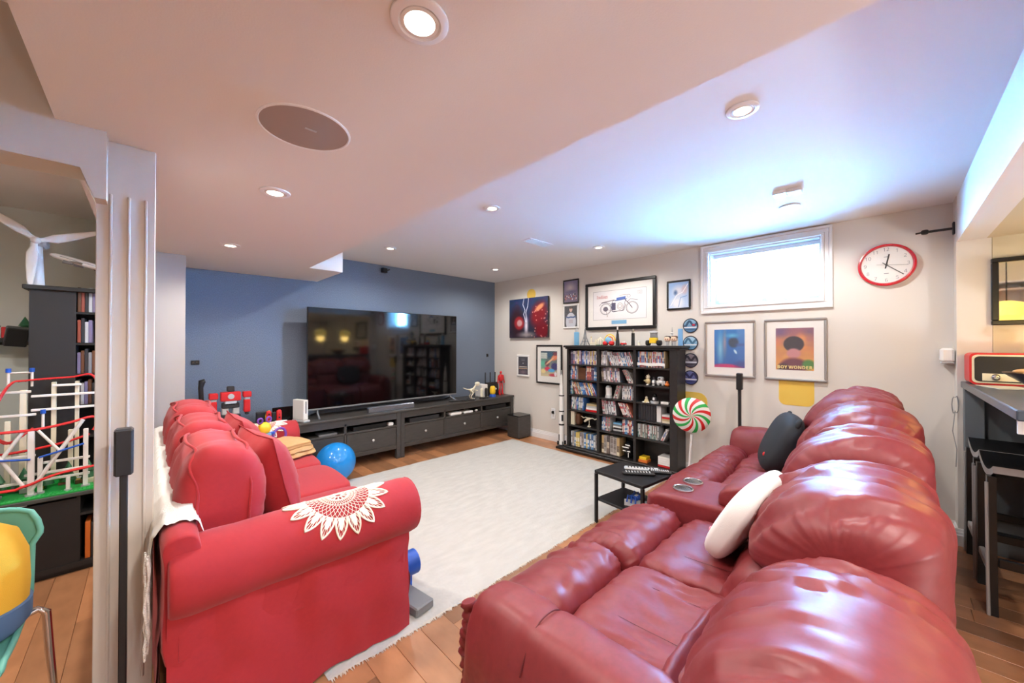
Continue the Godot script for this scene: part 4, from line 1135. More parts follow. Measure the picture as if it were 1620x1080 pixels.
func media_shelf() -> void:
	var o := thing("media_shelf", "wide black media shelf with eighteen compartments against the beige wall", "shelf", Vector3(3.95, 0, -2.2))
	var ups := [[-2.905, -2.878], [-2.463, -2.43], [-1.995, -1.963], [-1.592, -1.50]]
	for u in ups: part(o, "upright", mb(o).bx(3.84, 4.055, 0.06, 1.3, u[0], u[1] if u[1] != -1.5 else -1.555, 0.002), M.shelf)
	part(o, "corner_post", mb(o).bx(3.835, 3.86, 0.06, 1.3, -1.588, -1.512, 0.002), M.shelf)
	part(o, "side_panel", mb(o).bx(3.84, 4.055, 0.06, 1.3, -1.553, -1.512, 0.002), M.shelf)
	part(o, "back_panel", mb(o).bx(4.045, 4.056, 0.05, 1.31, -2.9, -1.515), M.shelf)
	var top := mb(o)
	top.bx(3.815, 4.058, 1.318, 1.345, -2.945, -1.465, 0.006); top.bx(3.828, 4.058, 1.298, 1.318, -2.925, -1.485, 0.006)
	part(o, "cornice", top, M.shelf)
	var bs := mb(o)
	bs.bx(3.795, 4.058, 0.012, 0.045, -2.965, -1.455, 0.008); bs.bx(3.82, 4.058, 0.045, 0.065, -2.935, -1.48, 0.006)
	part(o, "plinth", bs, M.shelf)
	var lv := [1.105, 0.915, 0.725, 0.53, 0.335, 0.066]
	var bays := [[-2.876, -2.465], [-2.428, -1.997], [-1.961, -1.594]]
	for b in bays:
		for k in 5: part(o, "shelf_board", mb(o).bx(3.845, 4.045, lv[k] - 0.016, lv[k], b[0] - 0.001, b[1] + 0.001, 0.001), M.shelf)
	# discs and books; each stands on its own
	var P := [
		[C(120, 86, 150), C(232, 214, 228), C(60, 40, 90)], [C(226, 190, 70), C(250, 240, 200), C(120, 80, 20)], [C(236, 236, 238), C(180, 60, 60), C(60, 90, 160)], [C(24, 90, 190), C(200, 220, 245), C(10, 40, 110)], [C(70, 50, 90), C(200, 190, 210), C(30, 20, 40)], [C(232, 222, 214), C(150, 150, 156), C(90, 80, 90)],
		[C(220, 90, 60), C(250, 220, 180), C(120, 30, 30)], [C(190, 200, 208), C(60, 64, 74), C(240, 240, 240)], [C(60, 130, 200), C(235, 240, 245), C(20, 60, 120)], [C(40, 40, 46), C(210, 210, 214), C(120, 30, 40)], [C(240, 240, 240), C(30, 30, 34), C(190, 40, 50)], [C(150, 140, 160), C(236, 230, 236), C(70, 60, 80)],
		[C(200, 48, 48), C(244, 236, 226), C(40, 30, 30)], [C(196, 156, 90), C(80, 60, 40), C(240, 226, 190)], [C(120, 160, 150), C(230, 238, 232), C(40, 70, 70)], [C(214, 206, 196), C(140, 128, 116), C(96, 84, 76)], [C(90, 70, 60), C(190, 170, 140), C(40, 30, 26)]]
	var hue := ["purple", "yellow", "white", "blue", "dark violet", "pale", "orange red", "silver grey", "light blue", "black", "white and black", "mauve", "red", "tan", "sea green", "stone coloured", "brown"]
	var meshes := []
	for k in P.size(): meshes.append(case_mesh(k, P[k]))
	var lay := func(called: String, label: String, cat: String, group: String, z0: float, z1: float, y: float, hh: float, th: float, dep: float, lean: float, pal: Array, xf := 3.875):
		var z := z0
		var k := 0
		var ln := lean
		while true:
			var t := th * rng.randf_range(0.8, 1.25)
			var h := hh * rng.randf_range(0.97, 1.03)
			var step := t / cos(ln) + 0.0008
			if z + step + maxf(0.0, sin(ln)) * h > z1: break
			var i := MeshInstance3D.new()
			i.name = numbered(called)
			var w: int = pal[rng.randi() % pal.size()]
			i.mesh = meshes[w]; i.material_override = M.vcol
			var bs2 := Basis(Vector3.RIGHT, ln)
			# the lower edge that carries a leaning case rests on the board
			var py := y + absf(sin(ln)) * t * 0.5
			i.transform = Transform3D(bs2 * Basis.from_scale(Vector3(dep, h, t)), Vector3(xf + rng.randf_range(0, 0.012), py + 0.0005, z + step * 0.5))
			add_child(i)
			tag(i, hue[w] + " " + label.trim_prefix("colourful ").trim_prefix("pale "), cat, hue[w] + " " + group)
			z += step
			k += 1
	# lean > 0 tips the top towards +z, lean < 0 towards the TV wall
	var LN := func(a): return -a
	lay.call("disc_case", "colourful upright film case on top shelf, left compartment of black media shelf", "film case", "film cases, left top compartment", -2.873, -2.468, 1.105, 0.172, 0.0175, 0.13, 0.0, [0, 1, 2, 3, 4, 5, 5])
	lay.call("disc_case", "film case leaning in the middle top compartment of black media shelf", "film case", "film cases, middle top compartment", -2.425, -2.34, 1.105, 0.172, 0.0145, 0.13, 0.02, [7, 11, 5])
	lay.call("disc_case", "film case leaning in the middle top compartment of black media shelf", "film case", "film cases, middle top compartment", -2.30, -2.0, 1.105, 0.168, 0.0145, 0.13, -0.32, [7, 10, 5, 8, 9, 11, 2])
	lay.call("disc_case", "colourful upright film case on top shelf, right compartment of black media shelf", "film case", "film cases, right top compartment", -1.955, -1.64, 1.105, 0.175, 0.0155, 0.13, 0.0, [2, 6, 8, 0, 4, 10, 13, 12])
	lay.call("disc_case", "film case left of dark boxed set in second row, left compartment", "film case", "film cases left of the boxed set", -2.873, -2.765, 0.915, 0.172, 0.018, 0.13, 0.0, [6, 3, 8, 2])
	solo("boxed_set", "dark brown slipcase set between coloured film cases in second row", "box", Vector3(3.885, 0.915, -2.705), MB.new().bx(0, 0.13, 0.001, 0.15, -0.055, 0.055, 0.002), M.p_brown)
	lay.call("disc_case", "film case right of dark boxed set in second row, left compartment", "film case", "film cases right of the boxed set", -2.645, -2.475, 0.915, 0.172, 0.018, 0.13, 0.0, [3, 8, 6, 12, 4])
	lay.call("disc_case", "film case in second row of the middle column of black shelf", "film case", "film cases, middle column second row", -2.41, -2.16, 0.915, 0.172, 0.0148, 0.13, -0.08, [10, 9, 11, 16, 5, 2, 15])
	lay.call("disc_case", "steeply tilted film case in second row of middle column", "film case", "tilted film cases, second row", -2.075, -1.999, 0.915, 0.168, 0.0148, 0.13, -0.5, [10, 9, 15])
	lay.call("disc_case", "film case leaning in third row of the left column", "film case", "film cases, left column third row", -2.873, -2.83, 0.725, 0.172, 0.016, 0.13, 0.0, [8, 14])
	lay.call("disc_case", "film case leaning in third row of the left column", "film case", "film cases, left column third row", -2.80, -2.468, 0.725, 0.166, 0.0165, 0.13, -0.42, [13, 6, 8, 5, 0, 3, 8, 1])
	lay.call("disc_case", "film case tipped towards the white canister in third row", "film case", "tipped film cases, third row middle", -2.265, -2.153, 0.725, 0.165, 0.016, 0.13, 0.3, [5, 15, 10])
	lay.call("disc_case", "film case upright in third row of the middle column", "film case", "film cases, middle column third row", -2.15, -2.0, 0.725, 0.17, 0.0148, 0.13, 0.0, [7, 11, 12, 9, 5, 2])
	lay.call("disc_case", "film case upright in fourth row of the left column", "film case", "film cases, left column fourth row", -2.873, -2.66, 0.53, 0.165, 0.0165, 0.13, 0.08, [14, 7, 8, 5, 3, 2])
	for k in 4: solo("flat_book", "flat stacked book beside film cases in fourth row of left column", "book", Vector3(3.88, 0.53 + k * 0.024, -2.56), MB.new().bx(0, 0.14, 0.0005, 0.0235, -0.085 + k * 0.004, 0.085, 0.002), [M.p_red, M.p_white, M.p_lgrey, M.p_tan][k], "flat books, left column fourth row")
	lay.call("disc_case", "film case leaning in fourth row of the middle column", "film case", "film cases, middle column fourth row", -2.405, -2.215, 0.53, 0.165, 0.0148, 0.13, -0.12, [10, 7, 5, 15, 9])
	lay.call("disc_case", "film case tilted at the right end of fourth row middle column", "film case", "tilted film cases, fourth row", -2.135, -1.999, 0.53, 0.168, 0.016, 0.13, -0.46, [9, 10, 12, 6, 12])
	solo("white_book", "white book standing at left end of fifth row, left column", "book", Vector3(3.88, 0.335, -2.845), MB.new().bx(0, 0.14, 0.0005, 0.17, -0.028, 0.028, 0.002), M.p_cream)
	solo("leather_purse", "brown leather pouch beside white book in fifth row, left column", "pouch", Vector3(3.93, 0.335, -2.775), MB.new().ell(Vector3(0, 0.078, 0), Vector3(0.05, 0.078, 0.036), 0.6, 0.6), M.p_brown)
	lay.call("disc_case", "book or film case in fifth row of the middle column, left part", "book", "books, middle column fifth row left", -2.425, -2.29, 0.335, 0.165, 0.017, 0.13, 0.06, [5, 15, 13, 8, 10])
	for k in 6: solo("small_box", "flat boxed game stacked in the centre of fifth row middle column", "box", Vector3(3.885, 0.335 + k * 0.019, -2.215), MB.new().bx(0, 0.13, 0.0005, 0.0185, -0.055 + 0.003 * (k % 3), 0.055, 0.001), [M.p_dark, M.p_lgrey, M.black, M.p_white, M.p_grey, M.p_lblue][k], "stacked games, middle column fifth row")
	lay.call("disc_case", "book or film case in fifth row of the middle column, right part", "book", "books, middle column fifth row right", -2.15, -2.0, 0.335, 0.17, 0.0165, 0.13, 0.03, [6, 10, 8, 7, 12])
	lay.call("boxed_film", "tall boxed film set on the bottom row of the left column", "film set", "film sets, bottom row left column", -2.873, -2.47, 0.066, 0.185, 0.027, 0.15, 0.0, [7, 14, 8, 8, 7, 15, 11, 1])
	lay.call("tall_book", "pale tall book on the bottom row of the middle column", "book", "books, bottom row middle column", -2.42, -2.16, 0.066, 0.21, 0.036, 0.15, 0.0, [15, 15, 16, 5, 13])
	for k in 7: solo("black_book", "%s from left of seven black books in fourth row" % ["first black book", "second black book", "third black book", "fourth black book", "fifth black book", "sixth black book", "seventh black book"][k], "book", Vector3(3.88, 0.53, -1.942 + k * 0.0285), MB.new().bx(0, 0.14, 0.0005, 0.172, -0.0135, 0.0135, 0.002), M.p_dark, "seven black books")
	solo("white_box_set", "white boxed set right of the seven black books", "box", Vector3(3.885, 0.53, -1.725), MB.new().bx(0, 0.15, 0.0005, 0.178, -0.024, 0.024, 0.002), M.p_white)
	for k in 4: solo("flat_book", ["cream flat book at the bottom of pile beside white boxed set", "second flat book of the pile beside white boxed set", "red flat book in the pile beside white boxed set", "white flat book on top of pile beside white boxed set"][k], "book", Vector3(3.88, 0.53 + k * 0.022, -1.645), MB.new().bx(0, 0.14, 0.0005, 0.0215, -0.045, 0.046, 0.002), [M.p_cream, M.p_tan, M.p_red, M.p_white][k])
	lay.call("disc_case", "thin music disc case in fifth row of the right column", "music disc", "music discs, right column fifth row", -1.958, -1.72, 0.335, 0.15, 0.0118, 0.13, 0.0, [15, 7, 5, 14, 15, 10, 16])
	lay.call("disc_case", "thin music disc case leaning at the right end of fifth row", "music disc", "leaning music discs, right column fifth row", -1.71, -1.597, 0.335, 0.145, 0.0125, 0.13, 0.42, [2, 7, 11, 5])
	for k in 2: solo("small_game_box", ["orange small box on the bottom row of right column", "yellow small box on top of the orange box, bottom row"][k], "box", Vector3(3.87, 0.066 + k * 0.03, -1.9), MB.new().bx(0, 0.1, 0.0005, 0.03, -0.05 + 0.01 * k, 0.05 - 0.012 * k, 0.002), [M.p_orange, M.p_yellow][k])
	for k in 5: solo("paperback", ["red book under the white paperbacks on the bottom row", "", "", "", ""][k] if k == 0 else "white paperback in the pile on bottom row of right column", "book", Vector3(3.87, 0.066 + k * 0.022, -1.665), MB.new().bx(0, 0.15, 0.0005, 0.0215, -0.064, 0.064, 0.002), M.p_red if k == 0 else M.p_white, "" if k == 0 else "white paperbacks")
	# ornaments in the compartments
	var F := func(called: String, label: String, x: float, y: float, z: float, parts: Array, cat := "ornament"):
		var t := thing(called, label, cat, Vector3(x, y, z))
		for q in parts:   # [name, shape, position, size, material]
			var m := MB.new()
			match q[1]:
				"e": m.ell(q[2], q[3])
				"s": m.ell(q[2], q[3], 0.6, 0.6)
				"b": m.box(q[2], q[3] * 2.0, 0.004)
				"c": m.lathe([Vector2(0, -q[3].y), Vector2(q[3].x, -q[3].y), Vector2(q[3].z, q[3].y), Vector2(0, q[3].y)], q[2], Basis(), 16)
			part(t, q[0], m, M[q[4]])
		return t
	var V := func(a: float, b: float, c: float) -> Vector3: return Vector3(a, b, c)
	F.call("canister", "white canister with grey lid in third row of middle column", 3.92, 0.725, -2.345, [["body", "c", V.call(0, 0.075, 0), V.call(0.036, 0.045, 0.036), "p_white"], ["lid", "c", V.call(0, 0.132, 0), V.call(0.037, 0.012, 0.02), "p_lgrey"], ["base", "c", V.call(0, 0.015, 0), V.call(0.045, 0.015, 0.04), "p_lgrey"]])
	F.call("bird_figure", "cream round headed bird figure in second row of right column", 3.9, 0.915, -1.85, [["body", "e", V.call(0, 0.042, 0), V.call(0.028, 0.034, 0.028), "p_tan"], ["head", "e", V.call(0, 0.088, 0), V.call(0.023, 0.023, 0.023), "p_cream"], ["eye", "e", V.call(-0.021, 0.092, -0.006), V.call(0.005, 0.006, 0.006), "black"], ["tuft", "c", V.call(0, 0.115, 0.006), V.call(0.007, 0.01, 0.001), "p_tan"], ["wing", "e", V.call(0, 0.046, -0.032), V.call(0.012, 0.009, 0.018), "p_tan"], ["base", "b", V.call(-0.01, 0.005, 0), V.call(0.02, 0.005, 0.012), "p_white"]])
	F.call("penguin_figure", "small black and white figure second from left in second row", 3.9, 0.915, -1.785, [["body", "e", V.call(0, 0.038, 0), V.call(0.021, 0.03, 0.024), "p_grey"], ["head", "e", V.call(0, 0.078, 0), V.call(0.017, 0.018, 0.017), "p_dark"], ["belly", "e", V.call(-0.012, 0.038, 0), V.call(0.012, 0.02, 0.014), "p_white"], ["base", "b", V.call(-0.01, 0.005, 0), V.call(0.018, 0.005, 0.01), "p_white"]])
	F.call("walker_figure", "grey boxy toy figure with big head in second row right column", 3.9, 0.915, -1.708, [["head", "s", V.call(0, 0.078, 0), V.call(0.022, 0.022, 0.032), "p_lgrey"], ["visor", "b", V.call(-0.021, 0.08, -0.006), V.call(0.003, 0.008, 0.012), "p_dark"], ["body", "s", V.call(0, 0.045, 0), V.call(0.022, 0.02, 0.03), "p_white"], ["leg", "s", V.call(0, 0.02, 0.022), V.call(0.018, 0.019, 0.011), "p_lgrey"], ["leg", "s", V.call(0, 0.02, -0.022), V.call(0.018, 0.019, 0.011), "p_lgrey"], ["arm", "s", V.call(0, 0.035, 0.038), V.call(0.01, 0.022, 0.008), "p_white"], ["arm", "s", V.call(0, 0.035, -0.038), V.call(0.01, 0.022, 0.008), "p_white"]])
	F.call("clay_figure", "small terracotta figure at right end of second row", 3.9, 0.915, -1.64, [["body", "e", V.call(0, 0.018, 0), V.call(0.02, 0.018, 0.024), "p_orange"], ["head", "e", V.call(0, 0.043, 0), V.call(0.013, 0.014, 0.014), "p_orange"]])
	F.call("mound_figure", "tan rocky mound ornament in third row of right column", 3.9, 0.725, -1.868, [["mound", "c", V.call(0, 0.024, 0), V.call(0.034, 0.024, 0.01), "p_tan"], ["cap", "e", V.call(0, 0.05, 0), V.call(0.014, 0.016, 0.014), "p_cream"], ["base", "b", V.call(0, 0.004, 0), V.call(0.03, 0.004, 0.04), "p_white"]])
	F.call("dark_figure", "black and silver hooded figure on round stand in third row", 3.9, 0.725, -1.775, [["stand", "c", V.call(0, 0.012, 0), V.call(0.042, 0.012, 0.042), "p_lgrey"], ["skirt", "c", V.call(0, 0.045, 0), V.call(0.034, 0.022, 0.024), "p_dark"], ["head", "e", V.call(0, 0.082, 0), V.call(0.022, 0.024, 0.022), "black_gloss"], ["chest_panel", "b", V.call(-0.03, 0.05, 0), V.call(0.004, 0.015, 0.01), "p_white"]])
	F.call("small_pack", "white flat pack at right end of the third row", 3.875, 0.725, -1.66, [["pack", "b", V.call(0.03, 0.014, 0), V.call(0.03, 0.0135, 0.042), "p_white"], ["dark_end", "b", V.call(0.03, 0.012, 0.056), V.call(0.025, 0.0115, 0.012), "p_dark"]])
	F.call("striped_helmet", "dark round helmet with white line pattern on bottom row", 3.93, 0.066, -2.085, [["shell", "e", V.call(0, 0.1, 0), V.call(0.075, 0.098, 0.07), "black_gloss"], ["stripe", "b", V.call(-0.074, 0.13, -0.01), V.call(0.003, 0.006, 0.04), "p_white"], ["stripe", "b", V.call(-0.07, 0.09, 0.0), V.call(0.003, 0.006, 0.045), "p_white"], ["stripe", "b", V.call(-0.066, 0.05, 0.02), V.call(0.003, 0.03, 0.005), "p_white"], ["stripe", "b", V.call(-0.062, 0.155, 0.01), V.call(0.003, 0.005, 0.03), "p_white"]])
	var rx := thing("flying_skeleton", "cream flying reptile skeleton model on small stand in fifth row", "model", Vector3(3.92, 0.335, -2.62))
	part(rx, "base", MB.new().lathe([Vector2(0, 0), Vector2(0.022, 0), Vector2(0.018, 0.012), Vector2(0, 0.014)], Vector3.ZERO, Basis(), 12), M.p_cream)
	part(rx, "post", MB.new().cyl(Vector3(0, 0.012, 0), Vector3(0, 0.075, 0), 0.004, 6), M.p_cream)
	part(rx, "body", MB.new().tube([Vector3(-0.03, 0.06, -0.05), Vector3(-0.02, 0.085, -0.025), Vector3(0, 0.1, 0), Vector3(0.02, 0.105, 0.02)], 0.014, 8, [0.012, 0.015, 0.018, 0.006]), M.p_cream)
	for s in [-1, 1]: part(rx, "wing", MB.new().tube([Vector3(0, 0.1, 0), Vector3(0, 0.112, s * 0.05), Vector3(0, 0.1, s * 0.08), Vector3(0, 0.125, s * 0.135)], 0.007, 6, [0.009, 0.007, 0.007, 0.003]), M.p_cream)
	# paper strip in front of the top right cases
	solo("paper_banner", "white zigzag paper strip standing before the cases, top right compartment", "paper", Vector3(3.862, 1.105, -1.8), MB.new().ext(PackedVector2Array([Vector2(-0.155, 0.02), Vector2(-0.1, 0.03), Vector2(-0.05, 0.02), Vector2(0.02, 0.02), Vector2(0.09, 0.026), Vector2(0.15, 0.022), Vector2(0.15, 0.052), Vector2(0.09, 0.058), Vector2(0.02, 0.05), Vector2(-0.06, 0.055), Vector2(-0.1, 0.05), Vector2(-0.155, 0.056)]), 0.002, Transform3D(Basis(Vector3(0, 0, 1), Vector3.UP, Vector3(-1, 0, 0)), Vector3.ZERO)), M.white)
	# ornaments on top of the shelf
	var T := 1.345
	var tw := thing("glass_tower", "pale blue slim tower model at left end of shelf top", "model", Vector3(3.95, T, -2.83))
	part(tw, "shaft", MB.new().bx(-0.025, 0.025, 0, 0.17, -0.025, 0.025, 0.004), M.p_lblue)
	part(tw, "upper_shaft", MB.new().bx(-0.018, 0.018, 0.17, 0.21, -0.018, 0.018, 0.004), M.p_lgrey)
	part(tw, "spire", MB.new().cyl(Vector3(0, 0.21, 0), Vector3(0, 0.24, 0), 0.005, 6, 0.002), M.p_lgrey)
	var ei := thing("lattice_tower", "grey lattice iron tower model next to the slim blue tower", "model", Vector3(3.95, T, -2.70))
	for sx in [-1, 1]:
		for sz in [-1, 1]: part(ei, "leg", MB.new().tube([Vector3(sx * 0.042, 0, sz * 0.042), Vector3(sx * 0.025, 0.045, sz * 0.025), Vector3(sx * 0.012, 0.1, sz * 0.012), Vector3(sx * 0.003, 0.2, sz * 0.003)], 0.005, 5, [0.008, 0.006, 0.005, 0.003]), M.p_grey)
	for q in [[0.048, 0.032], [0.092, 0.02], [0.195, 0.008]]: part(ei, "deck", MB.new().box(Vector3(0, q[0], 0), Vector3(q[1] * 2, 0.008, q[1] * 2), 0.001), M.p_grey)
	part(ei, "mast", MB.new().cyl(Vector3(0, 0.2, 0), Vector3(0, 0.275, 0), 0.003, 6, 0.001), M.p_grey)
	F.call("castle_model", "cream little building model on shelf top right of lattice tower", 3.95, T, -2.58, [["block", "b", V.call(0, 0.02, 0), V.call(0.02, 0.02, 0.04), "p_cream"], ["tower", "c", V.call(0, 0.05, -0.03), V.call(0.01, 0.045, 0.007), "p_cream"], ["tower", "c", V.call(0, 0.04, 0.03), V.call(0.01, 0.035, 0.007), "p_cream"], ["roof", "c", V.call(0, 0.105, -0.03), V.call(0.011, 0.012, 0.001), "p_tan"]], "model")
	var ov := thing("wire_globe", "cream openwork dome ornament on top of the media shelf", "ornament", Vector3(3.95, T, -2.48))
	for k in 5: part(ov, "hoop", MB.new().tube([Vector3(cos(k * 0.63) * 0.05, 0.005, sin(k * 0.63) * 0.05), Vector3(cos(k * 0.63) * 0.046, 0.06, sin(k * 0.63) * 0.046), Vector3(0, 0.098, 0), Vector3(-cos(k * 0.63) * 0.046, 0.06, -sin(k * 0.63) * 0.046), Vector3(-cos(k * 0.63) * 0.05, 0.005, -sin(k * 0.63) * 0.05)], 0.005, 6), M.p_cream)
	part(ov, "base", MB.new().lathe([Vector2(0, 0), Vector2(0.055, 0), Vector2(0.05, 0.01), Vector2(0, 0.01)], Vector3.ZERO, Basis(), 20), M.p_dgreen)
	var rbw := thing("rainbow_toy", "colourful toy with yellow arch and red feet on shelf top", "toy", Vector3(3.93, T, -2.345))
	for k in 3:
		var pp := []
		for j in 13: pp.append(Vector3(0, 0.055 + sin(PI * j / 12.0) * (0.075 - k * 0.014), cos(PI * j / 12.0) * (0.07 - k * 0.014) + 0.01))
		part(rbw, "arch", MB.new().tube(pp, 0.007, 6), [M.p_yellow, M.p_cream, M.p_orange][k])
	part(rbw, "body", MB.new().ell(Vector3(-0.01, 0.06, -0.01), Vector3(0.03, 0.04, 0.04)), M.p_lblue)
	for s in [-1, 1]: part(rbw, "foot", MB.new().ell(Vector3(-0.015, 0.026, s * 0.04), Vector3(0.032, 0.026, 0.03), 0.7, 0.7), M.p_red)
	F.call("black_bottle", "black tapered bottle with silver top on shelf under motorcycle print", 3.93, T, -2.235, [["shaft", "c", V.call(0, 0.07, 0), V.call(0.026, 0.07, 0.014), "black"], ["neck", "c", V.call(0, 0.16, 0), V.call(0.011, 0.022, 0.011), "black"], ["tip", "c", V.call(0, 0.2, 0), V.call(0.009, 0.02, 0.009), "p_white"]], "bottle")
	F.call("red_toy_car", "small red toy car on shelf top between the two black uprights", 3.91, T, -2.15, [["body", "s", V.call(0, 0.018, 0), V.call(0.02, 0.012, 0.04), "p_red"], ["cabin", "s", V.call(0, 0.035, 0.005), V.call(0.017, 0.012, 0.02), "p_white"], ["wheel", "e", V.call(-0.018, 0.01, 0.022), V.call(0.006, 0.01, 0.01), "black"], ["wheel", "e", V.call(-0.018, 0.01, -0.022), V.call(0.006, 0.01, 0.01), "black"]], "toy")
	F.call("black_cylinder", "black cylinder with chrome end standing on shelf top", 3.93, T, -2.04, [["grip", "c", V.call(0, 0.07, 0), V.call(0.02, 0.07, 0.018), "black"], ["pin", "c", V.call(0, 0.165, 0.006), V.call(0.006, 0.025, 0.006), "chrome"], ["pin", "c", V.call(0, 0.165, -0.008), V.call(0.006, 0.025, 0.006), "chrome"]])
	F.call("white_figurine", "tiny white figurine on shelf top left of yellow toy", 3.92, T, -1.965, [["body", "c", V.call(0, 0.018, 0), V.call(0.015, 0.018, 0.01), "p_cream"], ["head", "e", V.call(0, 0.044, 0), V.call(0.011, 0.012, 0.011), "p_white"]])
	F.call("tracked_toy", "yellow toy tractor with black tracks and grey cab on shelf", 3.93, T, -1.80, [["box", "b", V.call(0, 0.055, 0), V.call(0.035, 0.03, 0.035), "p_yellow"], ["track", "s", V.call(0, 0.03, 0.062), V.call(0.04, 0.03, 0.022), "black"], ["track", "s", V.call(0, 0.03, -0.062), V.call(0.04, 0.03, 0.022), "black"], ["cab", "b", V.call(0.005, 0.11, 0), V.call(0.028, 0.025, 0.032), "p_grey"], ["roof", "s", V.call(0.005, 0.142, 0), V.call(0.036, 0.01, 0.042), "p_lgrey"]], "toy")
	for k in 2: F.call("big_head_figure", ["big headed vinyl figure with dark hair on right end of shelf top", "big headed vinyl figure with brown hair beside the blue bar"][k], 3.92, T, [-1.645, -1.575][k], [["body", "c", V.call(0, 0.022, 0), V.call(0.014, 0.022, 0.018), "p_lgrey"], ["head", "s", V.call(0, 0.07, 0), V.call(0.026, 0.026, 0.03), "p_skin"], ["hair", "s", V.call(0.005, 0.086, 0), V.call(0.026, 0.017, 0.031), ["black", "p_brown"][k]], ["eye", "e", V.call(-0.026, 0.068, 0.011), V.call(0.003, 0.005, 0.005), "black"], ["eye", "e", V.call(-0.026, 0.068, -0.011), V.call(0.003, 0.005, 0.005), "black"]], "figure")
	F.call("needle_tower", "thin pale tower model behind the dark haired figure", 4.0, T, -1.63, [["stem", "c", V.call(0, 0.07, 0), V.call(0.006, 0.07, 0.004), "p_lgrey"], ["saucer", "e", V.call(0, 0.135, 0), V.call(0.018, 0.008, 0.018), "p_white"], ["spire", "c", V.call(0, 0.17, 0), V.call(0.004, 0.03, 0.001), "p_grey"]], "model")
	solo("acrylic_award", "tall light blue acrylic bar at the right end of shelf top", "award", Vector3(3.93, T, -1.515), MB.new().bx(-0.012, 0.012, 0, 0.175, -0.022, 0.022, 0.003), mat(C(120, 176, 226), 0.08, 0.0, {"clearcoat_enabled": true}))
	# rocket model standing left of the shelf
	var rk := thing("rocket_model", "tall white rocket model with black bands beside the media shelf", "model", Vector3(3.88, 0.0, -3.02))
	part(rk, "launch_base", MB.new().bx(-0.06, 0.06, 0.0, 0.03, -0.05, 0.05, 0.004), M.black)
	part(rk, "first_stage", MB.new().lathe([Vector2(0, 0.05), Vector2(0.034, 0.05), Vector2(0.034, 0.48), Vector2(0, 0.48)], Vector3.ZERO, Basis(), 20), M.p_white)
	part(rk, "second_stage", MB.new().lathe([Vector2(0, 0.48), Vector2(0.034, 0.485), Vector2(0.034, 0.68), Vector2(0.026, 0.72), Vector2(0.026, 0.83), Vector2(0.014, 0.88), Vector2(0.014, 0.94), Vector2(0.003, 0.97), Vector2(0.003, 1.02), Vector2(0, 1.02)], Vector3.ZERO, Basis(), 20), M.p_white)
	for q in [[0.478, 0.012], [0.68, 0.014], [0.3, 0.02]]: part(rk, "band", MB.new().lathe([Vector2(0.03, q[0]), Vector2(0.0352, q[0]), Vector2(0.0352, q[0] + q[1]), Vector2(0.03, q[0] + q[1])], Vector3.ZERO, Basis(), 20), M.black)
	for k in 4:
		var a := TAU * k / 4 + 0.6
		part(rk, "checker", MB.new().box(Vector3(cos(a) * 0.034, 0.4 if k % 2 else 0.14, sin(a) * 0.034), Vector3(0.006, 0.08, 0.024), 0.0, Basis(Vector3.UP, -a)), M.black)
		part(rk, "fin", MB.new().box(Vector3(cos(a) * 0.045, 0.07, sin(a) * 0.045), Vector3(0.03, 0.05, 0.006), 0.001, Basis(Vector3.UP, -a)), M.black)
		part(rk, "nozzle", MB.new().lathe([Vector2(0.016, 0.03), Vector2(0.008, 0.052)], Vector3(cos(a) * 0.018, 0, sin(a) * 0.018), Basis(), 10), M.p_dark)

# ---------------------------------------------------------------- printed pictures
func canvas(w: int, h: int, a: Color, b: Color) -> Image:   # top to bottom blend
	var im := Image.create(w, h, false, Image.FORMAT_RGB8)
	for y in h: im.fill_rect(Rect2i(0, y, w, 1), a.lerp(b, float(y) / h))
	return im
func blob(im: Image, cx: float, cy: float, rx: float, ry: float, col: Color, soft := 0.15, turn := 0.0) -> void:   # in fractions of the picture
	var w := im.get_width()
	var h := im.get_height()
	var R := maxf(rx * w, ry * h)
	for y in range(maxi(0, int(cy * h - R)), mini(h, int(cy * h + R) + 1)):
		for x in range(maxi(0, int(cx * w - R)), mini(w, int(cx * w + R) + 1)):
			var p := Vector2(x - cx * w, y - cy * h).rotated(-turn)
			var d := sqrt(pow(p.x / (rx * w), 2) + pow(p.y / (ry * h), 2))
			if d < 1.0: im.set_pixel(x, y, im.get_pixel(x, y).lerp(col, col.a * clampf((1.0 - d) / maxf(soft, 0.001), 0, 1)))
func stroke(im: Image, P: Array, wd: float, col: Color) -> void:   # polyline in fractions, width in pixels
	var w := im.get_width()
	var h := im.get_height()
	for i in P.size() - 1:
		var a := Vector2(P[i].x * w, P[i].y * h)
		var b := Vector2(P[i + 1].x * w, P[i + 1].y * h)
		var lo := a.min(b) - Vector2.ONE * (wd + 1)
		var hi := a.max(b) + Vector2.ONE * (wd + 1)
		for y in range(maxi(0, int(lo.y)), mini(h, int(hi.y) + 1)):
			for x in range(maxi(0, int(lo.x)), mini(w, int(hi.x) + 1)):
				var q := Geometry2D.get_closest_point_to_segment(Vector2(x, y), a, b)
				var c := clampf(wd * 0.5 + 0.5 - q.distance_to(Vector2(x, y)), 0, 1)
				if c > 0: im.set_pixel(x, y, im.get_pixel(x, y).lerp(col, c))
func ringp(cx: float, cy: float, rx: float, ry: float, n := 40) -> Array:
	var r := []
	for i in n + 1: r.append(Vector2(cx + rx * cos(TAU * i / n), cy + ry * sin(TAU * i / n)))
	return r
func print_mat(im: Image, rough := 0.6) -> StandardMaterial3D:
	var m := mat(Color.WHITE, rough)
	m.albedo_texture = tex(im)
	return m
const WX := 4.08   # inner face of the wall with the window
